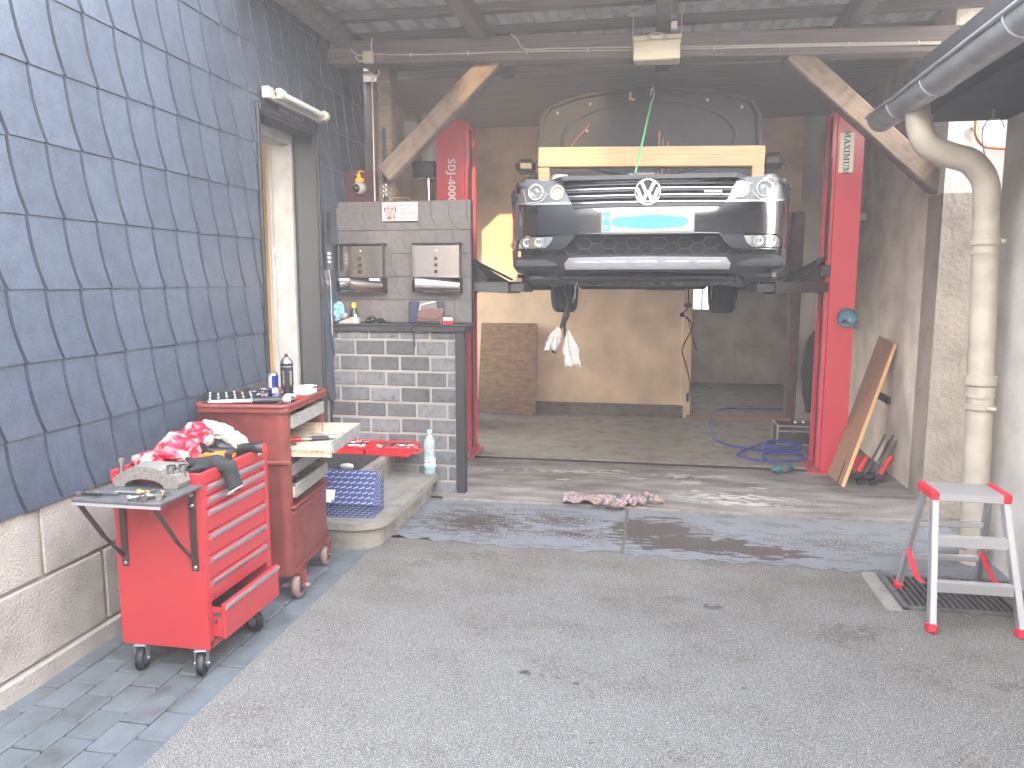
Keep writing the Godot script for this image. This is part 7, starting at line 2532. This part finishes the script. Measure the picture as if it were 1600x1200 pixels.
	tube(s, spline([Vector3(0.0, 0.03, 0.008), Vector3(0.022, 0.0, 0.008), Vector3(0.018, -0.035, 0.008)], 4), 0.007, 6)
	tube(s, spline([Vector3(0.0, 0.03, 0.008), Vector3(-0.006, 0.0, 0.008), Vector3(-0.004, -0.03, 0.008)], 4), 0.006, 6)
	put("carabiner", s, M.lift_black, l)
	# intercom on the slates
	var ic := thing("intercom", "narrow grey intercom with a louvre and three white bell buttons beside the doorway", "intercom", Vector3(-2.352, 1.70, -5.345))
	put("panel", bxm(Vector3(0.0, -0.02, -0.045), Vector3(0.014, 0.40, 0.045), 0.003), M.dark_metal, ic)
	for i in 7:
		put("louvre", bxm(Vector3(0.0145, 0.27 + 0.015 * i, -0.034), Vector3(0.019, 0.278 + 0.015 * i, 0.034), 0.001), M.lift_black, ic)
	for i in 3:
		put("bell_button", bxm(Vector3(0.0145, 0.03 + 0.03 * i, -0.02), Vector3(0.021, 0.048 + 0.03 * i, 0.03), 0.003), M.print_white, ic)
	s = S()
	tube(s, spline([Vector3(0.01, -0.02, 0.0), Vector3(0.012, -0.12, -0.02), Vector3(0.008, -0.3, -0.03), Vector3(0.008, -0.5, -0.03)], 5), 0.003, 5)
	put("bell_wire", s, M.cable_white, ic)
	# tube lamp over the door
	mat("tube_glass", Color(0.82, 0.82, 0.80), 0.2)
	var tl := thing("tube_lamp", "unlit white fluorescent tube lamp above the entrance door", "lamp", Vector3(-2.345, 2.72, -4.87))
	put("base", bxm(Vector3(0.0, -0.03, -0.36), Vector3(0.04, 0.018, 0.36), 0.004), M.white_pvc, tl)
	s = S()
	cyl(s, Vector3(0.075, 0.012, -0.30), Vector3(0.075, 0.012, 0.30), 0.019, -1.0, 16)
	put("tube", s, M.tube_glass, tl)
	for sz in [-1.0, 1.0]:
		s = S()
		cyl(s, Vector3(0.075, 0.012, sz * 0.30), Vector3(0.075, 0.012, sz * 0.345), 0.030, 0.030, 18)
		box(s, Vector3(0.04, 0.005, sz * 0.325), Vector3(0.05, 0.045, 0.04), 0.004)
		put("holder", s, M.lamp_cream, tl)
	put("end_block", bxm(Vector3(0.0, -0.03, 0.3605), Vector3(0.05, 0.04, 0.42), 0.004), M.white_pvc, tl)

func build_ledge_things() -> void:
	var Y := 1.2855
	mat("packet_blue", Color(1, 1, 1), 0.35, {"tex": "packet", "scale": 5.0, "world": false})
	mat("bottle_green", Color(0.03, 0.16, 0.10), 0.3)
	mat("denim", Color(0.20, 0.21, 0.29), 0.9, {"tex": "fine", "scale": 8.0})
	mat("leather", Color(0.40, 0.27, 0.25), 0.55)
	var p := thing("wipes_packet", "crumpled turquoise and white packet at the left end of the black ledge", "packet", Vector3(-2.345, Y, -5.49))
	var s := S()
	crumple(s, Vector3(0, 0.085, 0), Vector3(0.062, 0.095, 0.030), 101, Basis(Vector3(0, 0, 1), -0.15))
	put("packet", s, M.packet_blue, p)
	var g := thing("glue_bottle", "dark green bottle with a yellow cap on the black ledge", "bottle", Vector3(-2.225, Y, -5.515))
	s = S()
	lathe(s, [Vector2(0.0, 0.0), Vector2(0.028, 0.0), Vector2(0.03, 0.02), Vector2(0.029, 0.08), Vector2(0.018, 0.105), Vector2(0.016, 0.115)], 18)
	put("body", s, M.bottle_green, g)
	s = S()
	lathe(s, [Vector2(0.018, 0.112), Vector2(0.019, 0.14), Vector2(0.014, 0.152), Vector2(0.0, 0.155)], 16)
	put("cap", s, M.yellow, g)
	put("label", bxm(Vector3(0.012, 0.02, 0.0295), Vector3(0.034, 0.065, 0.032), 0.001), M.print_white, g)
	var w := thing("hand_brush", "cream hand brush lying in front of the green bottle", "brush", Vector3(-2.235, Y, -5.455))
	s = S()
	prism(s, [Vector2(-0.075, 0.0), Vector2(0.075, 0.0), Vector2(0.078, 0.04), Vector2(0.03, 0.05), Vector2(-0.03, 0.03), Vector2(-0.078, 0.012)], -0.02, 0.02)
	put("bristles", s, M.rag_white, w)
	s = S()
	lump(s, Vector3(-0.045, 0.055, 0.0), Vector3(0.03, 0.022, 0.018), 0.1, 2.0, 3, Basis(Vector3(0, 0, 1), 0.6), 10)
	put("grip", s, M.white_pvc, w)
	var k := thing("safety_glasses", "black safety glasses folded on the middle of the black ledge", "glasses", Vector3(-2.03, Y, -5.47))
	s = S()
	lump(s, Vector3(-0.05, 0.022, 0), Vector3(0.042, 0.022, 0.02), 0.15, 2.0, 7, Basis(Vector3(0, 0, 1), 0.25), 10)
	lump(s, Vector3(0.03, 0.020, 0.0), Vector3(0.032, 0.022, 0.02), 0.1, 2.0, 8, Basis(), 10)
	put("lens", s, M.dark_glass, k)
	s = S()
	tube(s, spline([Vector3(-0.09, 0.012, 0.02), Vector3(-0.06, 0.05, 0.01), Vector3(-0.02, 0.052, 0.0), Vector3(0.0, 0.03, 0.0), Vector3(0.04, 0.03, 0.02), Vector3(0.13, 0.008, 0.03)], 4), 0.005, 6)
	tube(s, [Vector3(0.035, 0.03, 0.01), Vector3(0.035, 0.065, 0.0)], 0.002, 5)
	put("temple", s, M.lift_black, k)
	var b := thing("shoulder_bag", "small denim and brown leather bag standing on the black ledge", "bag", Vector3(-1.655, Y, -5.52))
	put("denim_side", bxm(Vector3(-0.135, 0.0, -0.03), Vector3(-0.055, 0.165, 0.03), 0.01), M.denim, b)
	put("grey_back", bxm(Vector3(-0.0545, 0.0, -0.03), Vector3(0.13, 0.166, 0.02), 0.006), M.plate_frame, b)
	s = S()
	prism(s, [Vector2(-0.06, 0.005), Vector2(0.128, 0.005), Vector2(0.13, 0.085), Vector2(0.10, 0.108), Vector2(0.04, 0.115), Vector2(-0.03, 0.110), Vector2(-0.06, 0.085)], 0.0205, 0.04)
	put("leather_flap", s, M.leather, b)
	s = S()
	tube(s, spline([Vector3(-0.06, 0.05, 0.042), Vector3(0.0, 0.035, 0.042), Vector3(0.07, 0.032, 0.042), Vector3(0.125, 0.055, 0.042)], 4), 0.003, 5)
	put("seam", s, M.lift_black, b)
	s = S()
	tube(s, [Vector3(-0.052, 0.10, 0.023), Vector3(-0.04, 0.14, 0.023), Vector3(0.03, 0.155, 0.023), Vector3(0.07, 0.165, 0.023)], 0.005, 5)
	put("white_cord", s, M.print_white, b)
	put("denim_pocket", bxm(Vector3(0.085, 0.118, 0.0205), Vector3(0.13, 0.164, 0.03), 0.004), M.denim, b)
	var x := thing("battery_box", "tiny red and white box at the right end of the black ledge", "box", Vector3(-1.475, Y, -5.47))
	put("base", bxm(Vector3(-0.04, 0.0, -0.02), Vector3(0.04, 0.025, 0.02), 0.002), M.case_red, x)
	put("top", bxm(Vector3(-0.038, 0.0255, -0.018), Vector3(0.032, 0.05, 0.018), 0.002), M.print_white, x)
	s = S()
	tube(s, spline([Vector3(-0.04, 0.05, 0.0), Vector3(0.0, 0.062, 0.0), Vector3(0.042, 0.045, 0.0), Vector3(0.044, 0.0, 0.005)], 4), 0.004, 5)
	put("strap", s, M.lift_black, x)
	var m := thing("black_torch", "black pen torch with a wrist loop hanging over the ledge edge", "torch", Vector3(-1.63, Y + 0.012, -5.43))
	s = S()
	cyl(s, Vector3(-0.07, 0.0, 0), Vector3(0.10, 0.0, 0.01), 0.011, 0.010, 12)
	put("barrel", s, M.lift_black, m)
	s = S()
	tube(s, spline([Vector3(-0.07, 0, 0.0), Vector3(-0.09, -0.005, 0.035), Vector3(-0.09, -0.04, 0.042), Vector3(-0.085, -0.12, 0.04), Vector3(-0.075, -0.165, 0.04), Vector3(-0.09, -0.15, 0.04), Vector3(-0.092, -0.06, 0.043)], 5), 0.0035, 5)
	put("loop", s, M.lift_black, m)

func build_stool() -> void:
	var t := thing("step_stool", "aluminium folding step stool with red caps and feet beside the drain", "step stool", Vector3(1.48, 0, -3.9))
	var rail := func(called: String, a: Vector3, b: Vector3, w: float, d: float) -> Node3D:
		var v := (b - a)
		var bs := Basis(v.cross(Vector3(0, 0, 1)).normalized(), v.normalized(), Vector3.ZERO)
		bs.z = bs.x.cross(bs.y)
		var s := S()
		box(s, (a + b) * 0.5, Vector3(w, v.length(), d), 0.003, bs)
		box(s, (a + b) * 0.5 + bs.x * (w * 0.5), Vector3(0.004, v.length(), d + 0.008), 0.001, bs)
		return put(called, s, M.alu, t)
	var feet := [Vector3(-0.19, 0.0, 0.255), Vector3(0.19, 0.0, 0.245), Vector3(-0.18, 0.0, -0.26), Vector3(0.21, 0.0, -0.30)]
	var tops := [Vector3(-0.160, 0.60, 0.085), Vector3(0.145, 0.60, 0.075), Vector3(-0.153, 0.60, -0.06), Vector3(0.14, 0.60, -0.07)]
	for i in 4:
		var r: Node3D = rail.call("front_rail" if i < 2 else "rear_rail", feet[i] + Vector3(0, 0.03, 0), tops[i], 0.026 if i < 2 else 0.022, 0.045 if i < 2 else 0.035)
		var s := S()
		box(s, feet[i] + Vector3(0, 0.02, 0), Vector3(0.038, 0.04, 0.058 if i < 2 else 0.046), 0.005, Basis(Vector3.RIGHT, -0.25 if i < 2 else 0.25))
		put("rubber_foot", s, M.stool_red, r)
	# treads
	for h in [0.20, 0.40]:
		var f: float = h / 0.60
		var a: Vector3 = feet[0].lerp(tops[0], f)
		var b: Vector3 = feet[1].lerp(tops[1], f)
		var s := S()
		var c := (a + b) * 0.5 + Vector3(0, 0, -0.02)
		var L := a.distance_to(b) - 0.03
		box(s, c, Vector3(L, 0.045, 0.004), 0.0, Basis())
		box(s, c + Vector3(0, 0.0, 0.042), Vector3(L, 0.045, 0.004))
		for k in 7:
			box(s, c + Vector3(0, 0.0215 + 0.001 * (k % 2), 0.003 + 0.006 * k), Vector3(L, 0.003, 0.0058))
		put("tread", s, M.alu, t)
		var ra: Vector3 = feet[2].lerp(tops[2], f)
		var rb: Vector3 = feet[3].lerp(tops[3], f)
		s = S()
		box(s, (ra + rb) * 0.5, Vector3(ra.distance_to(rb) - 0.02, 0.03, 0.022), 0.003, Basis(Vector3.UP, atan2(-(rb - ra).z, (rb - ra).x)))
		put("rear_rung", s, M.alu, t)
	var s := S()
	box(s, Vector3(-0.005, 0.598, 0.01), Vector3(0.275, 0.038, 0.20), 0.003)
	for k in 9:
		box(s, Vector3(-0.005, 0.6185, -0.085 + 0.0235 * k), Vector3(0.273, 0.003, 0.012), 0.001)
	put("platform", s, M.alu, t)
	for sx in [-1.0, 1.0]:
		s = S()
		box(s, Vector3(sx * 0.155 - 0.006, 0.603, 0.01), Vector3(0.034, 0.046, 0.215), 0.008)
		put("end_cap", s, M.stool_red, t)
		# red webbing and a folding stay between front and rear rails
		s = S()
		var i := 0 if sx < 0 else 1
		var a: Vector3 = feet[i].lerp(tops[i], 0.36)
		var b: Vector3 = feet[i + 2].lerp(tops[i + 2], 0.40)
		var pts := []
		for k in 9:
			var u := k / 8.0
			pts.append(a.lerp(b, u) + Vector3(0, -0.07 * sin(u * PI), 0))
		for k in 8:
			var d: Vector3 = pts[k + 1] - pts[k]
			box(s, (pts[k] + pts[k + 1]) * 0.5, Vector3(0.026, 0.002, d.length() + 0.002), 0.0, Basis(Vector3.RIGHT, atan2(d.y, -d.z)))
		put("webbing", s, M.stool_red, t)
		s = S()
		tube(s, [feet[i].lerp(tops[i], 0.28), feet[i].lerp(tops[i], 0.33) + Vector3(-sx * 0.08, 0.0, 0)], 0.006, 4)
		put("tread_stay", s, M.steel, t)

func _ready() -> void:
	make_view()
	make_textures()
	make_marks()
	make_materials()
	build_ground()
	build_slate_house()
	build_steps()
	build_pier()
	build_garage()
	build_right_house()
	build_neighbours()
	build_lift()
	build_car()
	build_garage_contents()
	build_roof_electrics()
	build_red_trolley()
	build_maroon_trolley()
	build_step_things()
	build_letterbox_wall_things()
	build_ledge_things()
	build_stool()
